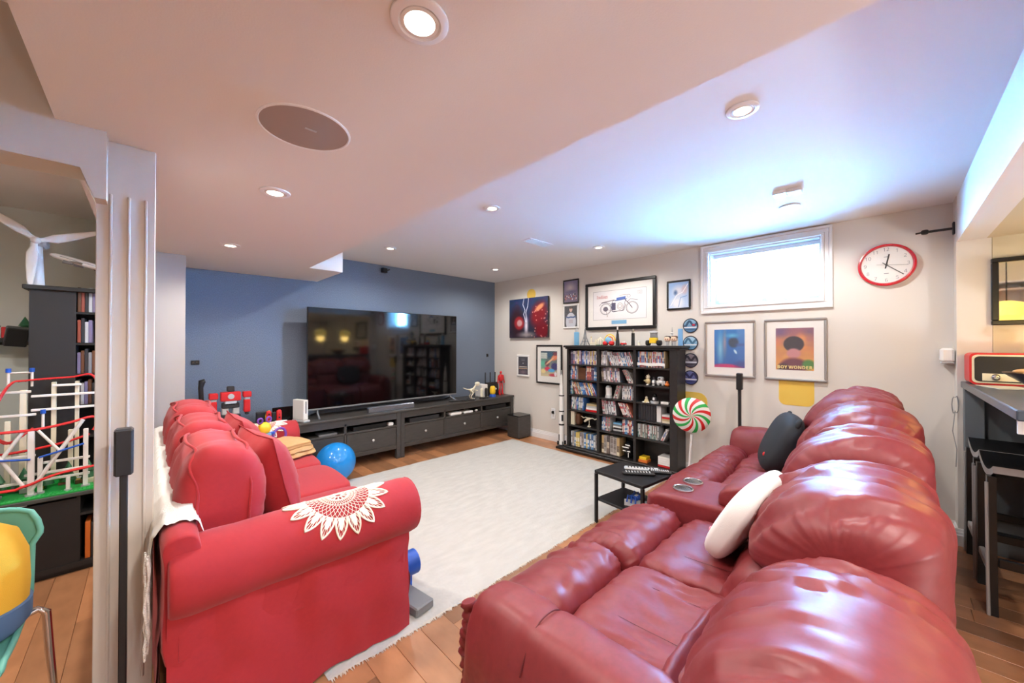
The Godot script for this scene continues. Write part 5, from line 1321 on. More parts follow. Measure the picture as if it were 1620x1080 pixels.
func picture(called: String, label: String, cat: String, z0: float, z1: float, y0: float, y1: float, fw: float, dep: float, fm: Material, mount: Array, im: Image, glazed := true) -> Node3D:
	var o := thing(called, label, cat, Vector3(WX, (y0 + y1) * 0.5, (z0 + z1) * 0.5))
	var xf := WX - dep
	if fw > 0.0:
		for q in [[z0, z1, y0, y0 + fw], [z0, z1, y1 - fw, y1], [z0, z0 + fw, y0 + fw, y1 - fw], [z1 - fw, z1, y0 + fw, y1 - fw]]:
			part(o, "frame_rail", mb(o).bx(xf, WX - 0.001, q[2], q[3], q[0], q[1], minf(0.006, fw * 0.3)), fm)
	else:
		part(o, "stretcher", mb(o).bx(xf, WX - 0.001, y0, y1, z0, z1, 0.002), fm)
	var xb := WX - dep * 0.55 if fw > 0.0 else xf - 0.001
	if mount.size() > 0: part(o, "mount", mb(o).bx(xb, WX - 0.002, y0 + fw, y1 - fw, z0 + fw, z1 - fw), M.mount)
	var m: Array = mount if mount.size() > 0 else [0.0, 0.0, 0.0]
	var a := z0 + fw + float(m[0])
	var b := z1 - fw - float(m[0])
	var c := y0 + fw + float(m[1])
	var d := y1 - fw - float(m[2])
	var x := xb - 0.0012
	part(o, "print", mb(o).quad(Vector3(x, c, a), Vector3(x, c, b), Vector3(x, d, b), Vector3(x, d, a)), print_mat(im, 0.5 if glazed else 0.35))
	if glazed: part(o, "glass", mb(o).quad(Vector3(x - 0.003, y0 + fw, z0 + fw), Vector3(x - 0.003, y0 + fw, z1 - fw), Vector3(x - 0.003, y1 - fw, z1 - fw), Vector3(x - 0.003, y1 - fw, z0 + fw)), M.glass)
	return o
func lettering(s: String, size: float, col: Material, xf: Transform3D, parent: Node3D, called := "lettering", font := "Droid Sans", bold := false, depth := 0.0015) -> void:
	var t := TextMesh.new()
	var f := SystemFont.new()
	f.font_names = PackedStringArray([font])
	if bold: f.font_weight = 700
	t.font = f; t.text = s; t.font_size = 32; t.pixel_size = size / 32.0; t.depth = depth; t.curve_step = 2.0
	var i := part(parent, called, t, col)
	i.transform = parent.transform.affine_inverse() * xf
func on_wall(x: float, y: float, z: float) -> Transform3D:
	return Transform3D(Basis(Vector3(0, 0, 1), Vector3.UP, Vector3(-1, 0, 0)), Vector3(x, y, z))

func wall_things() -> void:
	var im := canvas(200, 150, C(44, 62, 104), C(40, 36, 48))
	for i in 60: blob(im, rng.randf(), rng.randf(), rng.randf_range(0.03, 0.1), rng.randf_range(0.02, 0.1), Color(rng.randf_range(0.08, 0.4), rng.randf_range(0.1, 0.3), rng.randf_range(0.2, 0.5), 0.4), 0.8)
	blob(im, 0.2, 0.6, 0.22, 0.5, C(50, 24, 34), 0.5); blob(im, 0.27, 0.62, 0.16, 0.2, C(150, 34, 40), 0.3, 0.4); blob(im, 0.28, 0.62, 0.09, 0.11, C(196, 150, 150), 0.4)
	blob(im, 0.78, 0.42, 0.24, 0.42, C(126, 26, 34), 0.5, 0.5); blob(im, 0.86, 0.8, 0.2, 0.26, C(110, 20, 30), 0.4); blob(im, 0.8, 0.25, 0.16, 0.08, C(214, 140, 100), 0.5, -0.5)
	for i in 26: blob(im, rng.randf_range(0.6, 1), rng.randf_range(0.2, 1), 0.02, 0.025, C(222, 150, 140), 0.8)
	blob(im, 0.46, 0.7, 0.07, 0.35, C(232, 222, 236), 0.9); blob(im, 0.46, 0.92, 0.3, 0.1, C(150, 140, 140), 0.9)
	stroke(im, [Vector2(0.4, 0), Vector2(0.37, 0.15), Vector2(0.43, 0.3), Vector2(0.39, 0.4), Vector2(0.45, 0.6)], 2.5, C(236, 240, 255))
	stroke(im, [Vector2(0.52, 0.0), Vector2(0.5, 0.2), Vector2(0.45, 0.36), Vector2(0.47, 0.6)], 2.5, C(236, 240, 255))
	picture("canvas_print", "unframed stormy blue and red canvas with a lightning streak", "picture", -4.17, -3.392, 1.455, 2.045, 0.0, 0.035, M.p_dark, [], im, false)
	im = canvas(90, 140, C(132, 120, 168), C(110, 92, 120))
	blob(im, 0.45, 0.3, 0.5, 0.3, C(206, 190, 196), 0.9); blob(im, 0.5, 0.52, 0.5, 0.12, C(92, 82, 128), 0.9)
	for i in 40: blob(im, rng.randf_range(0.05, 0.95), rng.randf_range(0.62, 0.9), 0.05, 0.05, [C(150, 60, 70), C(230, 225, 230), C(50, 46, 70), C(196, 110, 90)][i % 4], 0.6)
	picture("framed_picture", "small black framed dusky purple picture above the white framed sports photo", "picture", -3.139, -2.878, 1.91, 2.23, 0.018, 0.02, M.black_frame, [], im)
	im = canvas(90, 130, C(50, 52, 58), C(44, 46, 52))
	blob(im, 0.5, 0.75, 0.42, 0.45, C(196, 198, 208), 0.08); blob(im, 0.5, 0.17, 0.13, 0.12, C(206, 170, 150), 0.1); blob(im, 0.5, 0.08, 0.13, 0.06, C(70, 50, 40), 0.1)
	stroke(im, [Vector2(0.14, 0.52), Vector2(0.3, 0.55), Vector2(0.5, 0.53), Vector2(0.7, 0.55), Vector2(0.86, 0.51)], 9.0, C(56, 84, 134))
	for k in 3: stroke(im, [Vector2(0.34, 0.68 + k * 0.06), Vector2(0.66, 0.68 + k * 0.06)], 2.5, C(160, 120, 120))
	picture("framed_photo", "white framed portrait of a player in grey jersey beside motorcycle print", "picture", -3.139, -2.883, 1.57, 1.898, 0.024, 0.018, M.white, [], im)
	# motorcycle drawing
	im = Image.create(420, 250, false, Image.FORMAT_RGB8)
	im.fill(C(238, 236, 238))
	var ink := C(44, 36, 60)
	stroke(im, [Vector2(0.005, 0.008), Vector2(0.995, 0.008), Vector2(0.995, 0.992), Vector2(0.005, 0.992), Vector2(0.005, 0.008)], 1.5, C(90, 84, 90))
	for q in [[0.255, 0.63, 0.104, 0.19], [0.75, 0.63, 0.104, 0.19]]:
		stroke(im, ringp(q[0], q[1], q[2], q[3]), 3.5, C(70, 64, 78)); stroke(im, ringp(q[0], q[1], q[2] * 0.86, q[3] * 0.86), 1.5, C(120, 116, 126))
		for k in 10: stroke(im, [Vector2(q[0], q[1]), Vector2(q[0] + q[2] * 0.86 * cos(k * 0.628), q[1] + q[3] * 0.86 * sin(k * 0.628))], 0.8, C(190, 186, 194))
	blob(im, 0.255, 0.63, 0.05, 0.085, C(86, 76, 96), 0.1)
	stroke(im, [Vector2(0.13, 0.5), Vector2(0.17, 0.42), Vector2(0.26, 0.40), Vector2(0.34, 0.45), Vector2(0.38, 0.6)], 3, ink)
	stroke(im, [Vector2(0.18, 0.4), Vector2(0.3, 0.37), Vector2(0.42, 0.34)], 6, C(64, 52, 62))
	stroke(im, [Vector2(0.62, 0.34), Vector2(0.7, 0.5), Vector2(0.75, 0.63)], 5, ink); stroke(im, [Vector2(0.66, 0.45), Vector2(0.72, 0.34), Vector2(0.85, 0.40)], 3, ink)
	stroke(im, [Vector2(0.36, 0.5), Vector2(0.4, 0.36), Vector2(0.64, 0.33), Vector2(0.58, 0.72), Vector2(0.38, 0.72), Vector2(0.36, 0.5)], 3.5, C(40, 50, 90))
	for k in 9: stroke(im, [Vector2(0.47, 0.28 + k * 0.011), Vector2(0.63, 0.25 + k * 0.011)], 4, C(52, 96, 180))
	stroke(im, [Vector2(0.44, 0.37), Vector2(0.66, 0.33)], 5, C(40, 70, 140))
	for k in 8: stroke(im, [Vector2(0.38, 0.45 + k * 0.03), Vector2(0.44, 0.45 + k * 0.03)], 8, C(48, 40, 86))
	stroke(im, ringp(0.53, 0.56, 0.05, 0.11), 3, C(120, 112, 116)); stroke(im, ringp(0.53, 0.56, 0.03, 0.06), 3, C(150, 140, 140)); stroke(im, [Vector2(0.4, 0.74), Vector2(0.6, 0.7), Vector2(0.64, 0.5)], 4, C(70, 62, 66))
	stroke(im, ringp(0.69, 0.24, 0.03, 0.05), 3, C(150, 148, 160)); stroke(im, [Vector2(0.52, 0.22), Vector2(0.6, 0.18), Vector2(0.66, 0.2)], 2.5, C(150, 130, 120))
	stroke(im, [Vector2(0.27, 0.72), Vector2(0.285, 0.9), Vector2(0.3, 0.84)], 2.5, C(150, 120, 110)); stroke(im, [Vector2(0.26, 0.64), Vector2(0.4, 0.7)], 3, C(110, 100, 110))
	stroke(im, [Vector2(0.85, 0.1), Vector2(0.92, 0.1), Vector2(0.92, 0.2), Vector2(0.85, 0.2), Vector2(0.85, 0.1)], 1.5, C(120, 116, 120)); stroke(im, ringp(0.885, 0.15, 0.015, 0.03), 1.5, C(120, 116, 120))
	var pm := picture("framed_print", "large black framed drawing of an antique motorcycle above the media shelf", "picture", -2.765, -1.832, 1.54, 2.132, 0.036, 0.034, M.black_frame, [0.075, 0.085, 0.075], im)
	lettering("Indian", 0.05, mat(C(190, 60, 70), 0.6), on_wall(WX - 0.034 * 0.55 - 0.0022, 1.945, -2.52), pm, "lettering", "Droid Serif")
	part(pm, "plaque", mb(pm).bx(WX - 0.0225, WX - 0.018, 1.605, 1.65, -2.39, -2.19, 0.001), M.p_lblue, "light blue title plaque")
	im = canvas(110, 140, C(150, 190, 236), C(196, 214, 240))
	blob(im, 0.5, 0.35, 0.4, 0.3, C(226, 226, 238), 0.7, 0.6); blob(im, 0.45, 0.8, 0.4, 0.3, C(236, 240, 248), 0.6); blob(im, 0.35, 0.4, 0.13, 0.14, C(60, 100, 160), 0.8); blob(im, 0.8, 0.3, 0.2, 0.24, C(210, 190, 200), 0.6)
	stroke(im, [Vector2(0.1, 0.9), Vector2(0.4, 0.5), Vector2(0.7, 0.4), Vector2(0.95, 0.1)], 4, C(250, 250, 255)); stroke(im, [Vector2(0.5, 0.95), Vector2(0.6, 0.6), Vector2(0.9, 0.55)], 3, C(90, 140, 200))
	picture("framed_picture", "small black framed icy blue picture left of the window", "picture", -1.714, -1.462, 1.73, 2.047, 0.02, 0.022, M.black_frame, [], im)
	im = canvas(80, 110, C(52, 54, 66), C(56, 50, 66))
	blob(im, 0.5, 0.85, 0.6, 0.2, C(120, 96, 110), 0.9)
	for k in 3: stroke(im, [Vector2(0.3 + 0.02 * k, 0.12 + k * 0.05), Vector2(0.7 - 0.02 * k, 0.12 + k * 0.05)], 1.2, C(170, 170, 180))
	blob(im, 0.5, 0.36, 0.05, 0.04, C(220, 220, 226), 0.3)
	stroke(im, [Vector2(0.12, 0.56), Vector2(0.88, 0.56)], 5, C(226, 214, 196)); stroke(im, [Vector2(0.08, 0.65), Vector2(0.92, 0.65)], 4, C(206, 170, 130))
	picture("framed_picture", "small white framed dark poster lowest on the wall near the corner", "picture", -4.029, -3.77, 0.867, 1.198, 0.03, 0.02, M.white, [], im)
	im = canvas(120, 200, C(36, 70, 92), C(216, 200, 160))
	blob(im, 0.1, 0.5, 0.4, 0.25, C(90, 190, 160), 0.8); blob(im, 0.55, 0.15, 0.35, 0.2, C(30, 84, 120), 0.8); blob(im, 0.85, 0.25, 0.3, 0.12, C(226, 130, 90), 0.4, -0.7); blob(im, 0.9, 0.1, 0.2, 0.1, C(120, 36, 60), 0.6)
	blob(im, 0.4, 0.5, 0.18, 0.14, C(110, 60, 70), 0.4); blob(im, 0.85, 0.6, 0.25, 0.18, C(46, 40, 110), 0.4); blob(im, 0.4, 0.7, 0.2, 0.1, C(226, 40, 80), 0.4); blob(im, 0.65, 0.76, 0.26, 0.08, C(70, 170, 226), 0.4); blob(im, 0.15, 0.8, 0.2, 0.12, C(236, 214, 150), 0.5); blob(im, 0.75, 0.94, 0.3, 0.08, C(190, 60, 80), 0.5); blob(im, 0.55, 0.4, 0.08, 0.3, C(236, 190, 150), 0.6, 0.8); blob(im, 0.9, 0.9, 0.1, 0.12, C(236, 226, 236), 0.5)
	im.fill_rect(Rect2i(2, 14, 46, 46), C(206, 220, 214))
	for k in 4: stroke(im, [Vector2(0.07 + k * 0.09, 0.1), Vector2(0.09 + k * 0.09, 0.17)], 3, C(130, 120, 120)); stroke(im, [Vector2(0.07 + k * 0.09, 0.2), Vector2(0.09 + k * 0.09, 0.28)], 3, C(130, 110, 110))
	picture("framed_print", "tall black framed comic style print with colourful abstract shapes", "picture", -3.626, -3.155, 0.796, 1.348, 0.022, 0.026, M.black_frame, [0.065, 0.085, 0.065], im)
	im = canvas(150, 180, C(18, 120, 196), C(12, 90, 170))
	blob(im, 0.2, 0.5, 0.15, 0.6, C(130, 190, 220), 0.9); blob(im, 0.35, 0.35, 0.1, 0.5, C(150, 140, 160), 0.9); blob(im, 0.64, 0.34, 0.2, 0.16, C(30, 56, 84), 0.4); blob(im, 0.86, 0.4, 0.25, 0.06, C(20, 80, 150), 0.8); blob(im, 0.7, 0.58, 0.05, 0.09, C(200, 226, 240), 0.5, -0.6); blob(im, 0.6, 0.16, 0.3, 0.08, C(90, 180, 220), 0.9)
	blob(im, 0.4, 1.0, 0.75, 0.12, C(196, 40, 110), 0.4); blob(im, 0.9, 0.9, 0.3, 0.12, C(20, 60, 130), 0.8)
	picture("framed_print", "silver framed blue and magenta abstract poster under left end of window", "picture", -1.323, -0.882, 1.038, 1.587, 0.02, 0.026, M.silver_frame, [0.068, 0.075, 0.062], im)
	im = canvas(170, 190, C(150, 90, 110), C(236, 160, 60))
	for i in 30: blob(im, rng.randf(), rng.randf_range(0.1, 0.8), rng.randf_range(0.1, 0.25), rng.randf_range(0.05, 0.15), Color(rng.randf_range(0.85, 1.0), rng.randf_range(0.5, 0.75), rng.randf_range(0.2, 0.4), 0.35), 0.9)
	blob(im, 0.12, 0.08, 0.3, 0.2, C(110, 80, 120), 0.9); blob(im, 0.9, 0.08, 0.25, 0.15, C(120, 80, 110), 0.9)
	blob(im, 0.48, 0.38, 0.29, 0.2, C(46, 36, 48), 0.15); blob(im, 0.48, 0.6, 0.22, 0.14, C(196, 130, 130), 0.3); blob(im, 0.48, 0.9, 0.42, 0.22, C(106, 40, 66), 0.3); blob(im, 0.86, 0.86, 0.2, 0.14, C(70, 130, 60), 0.4); blob(im, 0.2, 0.95, 0.2, 0.14, C(60, 30, 40), 0.5)
	pm = picture("framed_print", "silver framed orange poster lettered boy wonder beneath the window", "picture", -0.812, -0.367, 1.038, 1.586, 0.02, 0.026, M.silver_frame, [0.068, 0.075, 0.062], im)
	lettering("BOY WONDER", 0.038, mat(C(250, 226, 150), 0.5), on_wall(WX - 0.026 * 0.55 - 0.0022, 1.158, -0.59), pm, "lettering", "Droid Sans", true)
	# round plaques
	var dl := ["blue wooden disc plaque with red fleck, topmost of the four", "pale blue disc plaque, second from top of the four", "grey brown disc plaque, third from top of the four", "violet blue disc plaque, lowest of the four"]
	var dc := [[C(70, 110, 150), C(150, 190, 214)], [C(96, 150, 190), C(190, 220, 236)], [C(82, 80, 96), C(170, 160, 164)], [C(66, 70, 130), C(130, 140, 196)]]
	for k in 4:
		im = canvas(96, 96, dc[k][1], dc[k][0])
		var P := []
		for j in 13: P.append(Vector2(j / 12.0, 0.45 + 0.16 * sin(j * 0.9 + k) - 0.12 * sin(PI * j / 12.0)))
		stroke(im, P, 14, dc[k][0].darkened(0.25))
		stroke(im, [Vector2(0.1, 0.62), Vector2(0.9, 0.62)], 9, C(224, 228, 236)); stroke(im, [Vector2(0.15, 0.78), Vector2(0.85, 0.78)], 6, dc[k][0].darkened(0.3))
		if k == 0: blob(im, 0.72, 0.45, 0.13, 0.09, C(190, 40, 60), 0.4)
		stroke(im, ringp(0.5, 0.5, 0.48, 0.48), 5, C(34, 40, 56))
		var o := thing("disc_plaque", dl[k], "plaque", Vector3(WX, [1.555, 1.373, 1.19, 1.01][k], -1.468), 0.0, "four disc plaques")
		part(o, "disc", MB.new().lathe([Vector2(0, 0.0), Vector2(0.075, 0.0), Vector2(0.077, 0.006), Vector2(0.073, 0.011), Vector2(0, 0.011)], Vector3(-0.001, 0, 0), Basis(Vector3(0, 0, 1), Vector3(-1, 0, 0), Vector3(0, -1, 0)), 32), M.p_dark)
		var m := MB.new()
		for j in 32:
			var a := TAU * j / 32
			var b := TAU * (j + 1) / 32
			var i0 := m.vert(Vector3(-0.0126, 0, 0), Vector3(-1, 0, 0), Vector2(0.5, 0.5))
			m.vert(Vector3(-0.0126, sin(a) * 0.0735, cos(a) * 0.0735), Vector3(-1, 0, 0), Vector2(0.5 + 0.5 * cos(a), 0.5 - 0.5 * sin(a)))
			m.vert(Vector3(-0.0126, sin(b) * 0.0735, cos(b) * 0.0735), Vector3(-1, 0, 0), Vector2(0.5 + 0.5 * cos(b), 0.5 - 0.5 * sin(b)))
			m.ix.append_array([i0, i0 + 2, i0 + 1])
		part(o, "printed_face", m, print_mat(im, 0.35))
	# plain yellow wall stickers
	var rr := func(w: float, h: float, r: float) -> PackedVector2Array:
		var p := PackedVector2Array()
		for q in 4:
			var c: Vector2 = [Vector2(w - r, h - r), Vector2(r - w, h - r), Vector2(r - w, r - h), Vector2(w - r, r - h)][q]
			for j in 5: p.append(c + Vector2(cos(q * PI / 2 + j * PI / 8), sin(q * PI / 2 + j * PI / 8)) * r)
		return p
	var ym := mat(C(234, 194, 84), 0.7)
	solo("wall_sticker", "plain yellow wall sticker showing beneath the silver framed orange poster", "sticker", Vector3(WX, 0.955, -0.58), MB.new().ext(rr.call(0.125, 0.135, 0.05), 0.002, on_wall(0, 0, 0)), ym)
	solo("wall_sticker", "plain yellow wall sticker behind the giant peppermint lollipop", "sticker", Vector3(WX, 0.76, -1.475), MB.new().ext(rr.call(0.17, 0.1, 0.09), 0.002, on_wall(0, 0, 0)), ym)
	solo("wall_sticker", "small plain yellow dome sticker above the stormy canvas", "sticker", Vector3(WX, 2.1, -3.74), MB.new().ext(rr.call(0.085, 0.08, 0.075), 0.002, on_wall(0, 0, 0)), ym)
	# clock
	var ck := thing("wall_clock", "large white wall clock with red rim showing about twenty past twelve", "clock", Vector3(WX, 1.972, -0.016))
	var cb := Basis(Vector3(0, 0, 1), Vector3(-1, 0, 0), Vector3(0, -1, 0))
	part(ck, "case", MB.new().lathe([Vector2(0, 0.001), Vector2(0.158, 0.001), Vector2(0.162, 0.02), Vector2(0.158, 0.036), Vector2(0.15, 0.038), Vector2(0.146, 0.028), Vector2(0.14, 0.026)], Vector3.ZERO, cb, 56), M.clock_red, "red plastic rim")
	part(ck, "face", MB.new().lathe([Vector2(0.148, 0.022), Vector2(0.0, 0.0225)], Vector3.ZERO, cb, 48), M.clock_face)
	var num := mat(C(150, 154, 160), 0.6)
	for k in 12:
		var a := PI / 2 - TAU * (k + 1) / 12
		lettering(str(k + 1), 0.034, num, on_wall(WX - 0.0232, 1.972 + sin(a) * 0.118, -0.016 + cos(a) * 0.118), ck, "numeral", "Droid Sans", false, 0.001)
	for h in [[1.85, 0.082, 0.0085, 0.024, "hour_hand"], [22.0, 0.124, 0.0055, 0.026, "minute_hand"]]:
		var a: float = PI / 2 - TAU * float(h[0]) / 60.0
		var d := Vector3(0, sin(a), cos(a))
		part(ck, h[4], MB.new().box(d * (h[1] * 0.5 - 0.014) + Vector3(-h[3], 0, 0), Vector3(0.0015, h[1] + 0.028, h[2]), 0.0, Basis(Vector3.RIGHT, PI / 2 - a)), M.black)
	var d2 := PI / 2 - TAU * 16.2 / 60
	part(ck, "second_hand", MB.new().box(Vector3(-0.028, sin(d2) * 0.03, cos(d2) * 0.03), Vector3(0.001, 0.17, 0.002), 0.0, Basis(Vector3.RIGHT, PI / 2 - d2)), M.p_grey)
	part(ck, "cap", MB.new().lathe([Vector2(0.007, 0.022), Vector2(0.007, 0.03), Vector2(0, 0.031)], Vector3.ZERO, cb, 12), M.black)
	part(ck, "mark", MB.new().box(Vector3(-0.023, 0.062, 0), Vector3(0.001, 0.005, 0.026)).box(Vector3(-0.023, -0.066, 0), Vector3(0.001, 0.005, 0.026)), num)
	part(ck, "glass", MB.new().lathe([Vector2(0.148, 0.034), Vector2(0.0, 0.036)], Vector3.ZERO, cb, 40), M.glass)
	# outlet low on the wall
	var ol := thing("wall_outlet", "white wall outlet with a black plug left of the media shelf", "outlet", Vector3(WX, 0.385, -3.317))
	part(ol, "plate", MB.new().box(Vector3(-0.004, 0, 0), Vector3(0.008, 0.15, 0.07), 0.003), M.trim)
	part(ol, "plug", MB.new().box(Vector3(-0.016, 0.02, 0), Vector3(0.024, 0.035, 0.036), 0.005), M.black)
	part(ol, "socket", MB.new().box(Vector3(-0.0085, -0.03, 0), Vector3(0.002, 0.034, 0.03), 0.0005), M.white)
	# blind in the window
	var bl := thing("window_blind", "white slatted mini blind hanging in the basement window", "blind", Vector3(4.19, 2.27, -0.845))
	part(bl, "head_rail", mb(bl).bx(4.165, 4.2, 2.235, 2.27, -1.27, -0.42, 0.003), M.trim)
	for k in 27:
		var sl := MB.new().box(Vector3.ZERO, Vector3(0.024, 0.0012, 0.84), 0.0, Basis(Vector3(0, 0, 1), 0.06))
		part(bl, "slat", sl, M.white).position = Vector3(-0.005, 1.775 + k * 0.0172 - 2.27, 0)
	part(bl, "bottom_rail", mb(bl).bx(4.172, 4.198, 1.759, 1.769, -1.265, -0.425, 0.002), M.trim)
	for z in [-1.12, -0.57]: part(bl, "ladder_cord", mb(bl).cyl(Vector3(4.171, 1.765, z), Vector3(4.171, 2.24, z), 0.0012, 5), M.white)
	# ceiling fittings
	var sp := thing("ceiling_speaker", "round grey ceiling speaker set in the low soffit", "speaker", Vector3(0.368, HS, -1.345))
	part(sp, "rim", MB.new().lathe([Vector2(0.136, 0.0), Vector2(0.136, -0.003), Vector2(0.131, -0.005), Vector2(0.128, -0.003), Vector2(0.128, 0.0)], Vector3.ZERO, Basis(), 48), M.trim)
	part(sp, "grille", MB.new().lathe([Vector2(0.129, -0.002), Vector2(0.08, -0.0045), Vector2(0.0, -0.0055)], Vector3.ZERO, Basis(), 48), mat(C(166, 152, 146), 0.7))
	part(sp, "badge", MB.new().box(Vector3(0.01, -0.0065, 0.02), Vector3(0.035, 0.002, 0.008), 0.0005), M.p_lgrey)
	var al := thing("ceiling_alarm", "white two part alarm box on ceiling before the window", "alarm", Vector3(3.0, HC, -0.47))
	al.rotation.y = 0.05
	part(al, "cover", MB.new().box(Vector3(0, -0.011, -0.039), Vector3(0.085, 0.022, 0.074), 0.004), M.trim)
	part(al, "body", MB.new().box(Vector3(0, -0.012, 0.039), Vector3(0.085, 0.024, 0.078), 0.003), M.white)
	for k in 4: part(al, "vent_slot", MB.new().box(Vector3(0, -0.0245, 0.02 + k * 0.013), Vector3(0.05, 0.002, 0.004)), M.p_lgrey)
	var ve := thing("ceiling_vent", "white louvred ceiling vent near the media shelf end", "vent", Vector3(2.76, HC, -2.445))
	part(ve, "frame", MB.new().box(Vector3(0, -0.004, 0), Vector3(0.34, 0.008, 0.12), 0.002), M.ceil)
	for k in 7: part(ve, "louvre", MB.new().box(Vector3(0, -0.01, -0.045 + k * 0.015), Vector3(0.3, 0.002, 0.011), 0.0, Basis(Vector3.RIGHT, 0.6)), M.ceil)
	# fittings on the short wall beside the bar
	var ws := thing("wall_sensor", "white rounded wall sensor box beside the bar counter", "sensor", Vector3(4.02, 1.285, 0.282))
	part(ws, "case", MB.new().box(Vector3.ZERO, Vector3(0.1, 0.1, 0.066), 0.014), M.trim)
	part(ws, "base", MB.new().box(Vector3(0, -0.052, 0), Vector3(0.09, 0.012, 0.06), 0.003), M.p_lgrey)
	var bc := thing("wall_bracket", "black speaker bracket arm near the ceiling right of clock", "bracket", Vector3(3.985, 2.165, 0.32))
	part(bc, "plate", MB.new().box(Vector3(0, 0, -0.006), Vector3(0.04, 0.085, 0.012), 0.004), M.black)
	part(bc, "arm", MB.new().tube([Vector3(0, 0, -0.01), Vector3(-0.005, 0.0, -0.13)], 0.009, 10), M.black)
	part(bc, "clamp", MB.new().ell(Vector3(-0.006, 0, -0.14), Vector3(0.017, 0.017, 0.02), 0.7, 0.7), M.black)
	part(bc, "bolt", MB.new().cyl(Vector3(-0.006, 0, -0.155), Vector3(-0.008, -0.004, -0.185), 0.006, 8), M.black)
	var wr := thing("loose_cable", "thin grey cable tied in a loop on the wall end by the bar", "cable", Vector3(3.925, 0.95, 0.31))
	var lp := []
	for k in 25: lp.append(Vector3(-0.006 + 0.004 * sin(k), 0.05 * sin(k * 0.52) * (1 + 0.2 * (k % 3)), 0.015 * cos(k * 0.52)))
	part(wr, "loop", MB.new().tube(lp, 0.0022, 5), M.p_grey)
	part(wr, "tail", MB.new().tube([Vector3(-0.005, -0.04, 0.0), Vector3(-0.005, -0.18, -0.012), Vector3(-0.005, -0.3, 0.006), Vector3(-0.005, -0.42, 0.002)], 0.002, 5), M.p_grey)

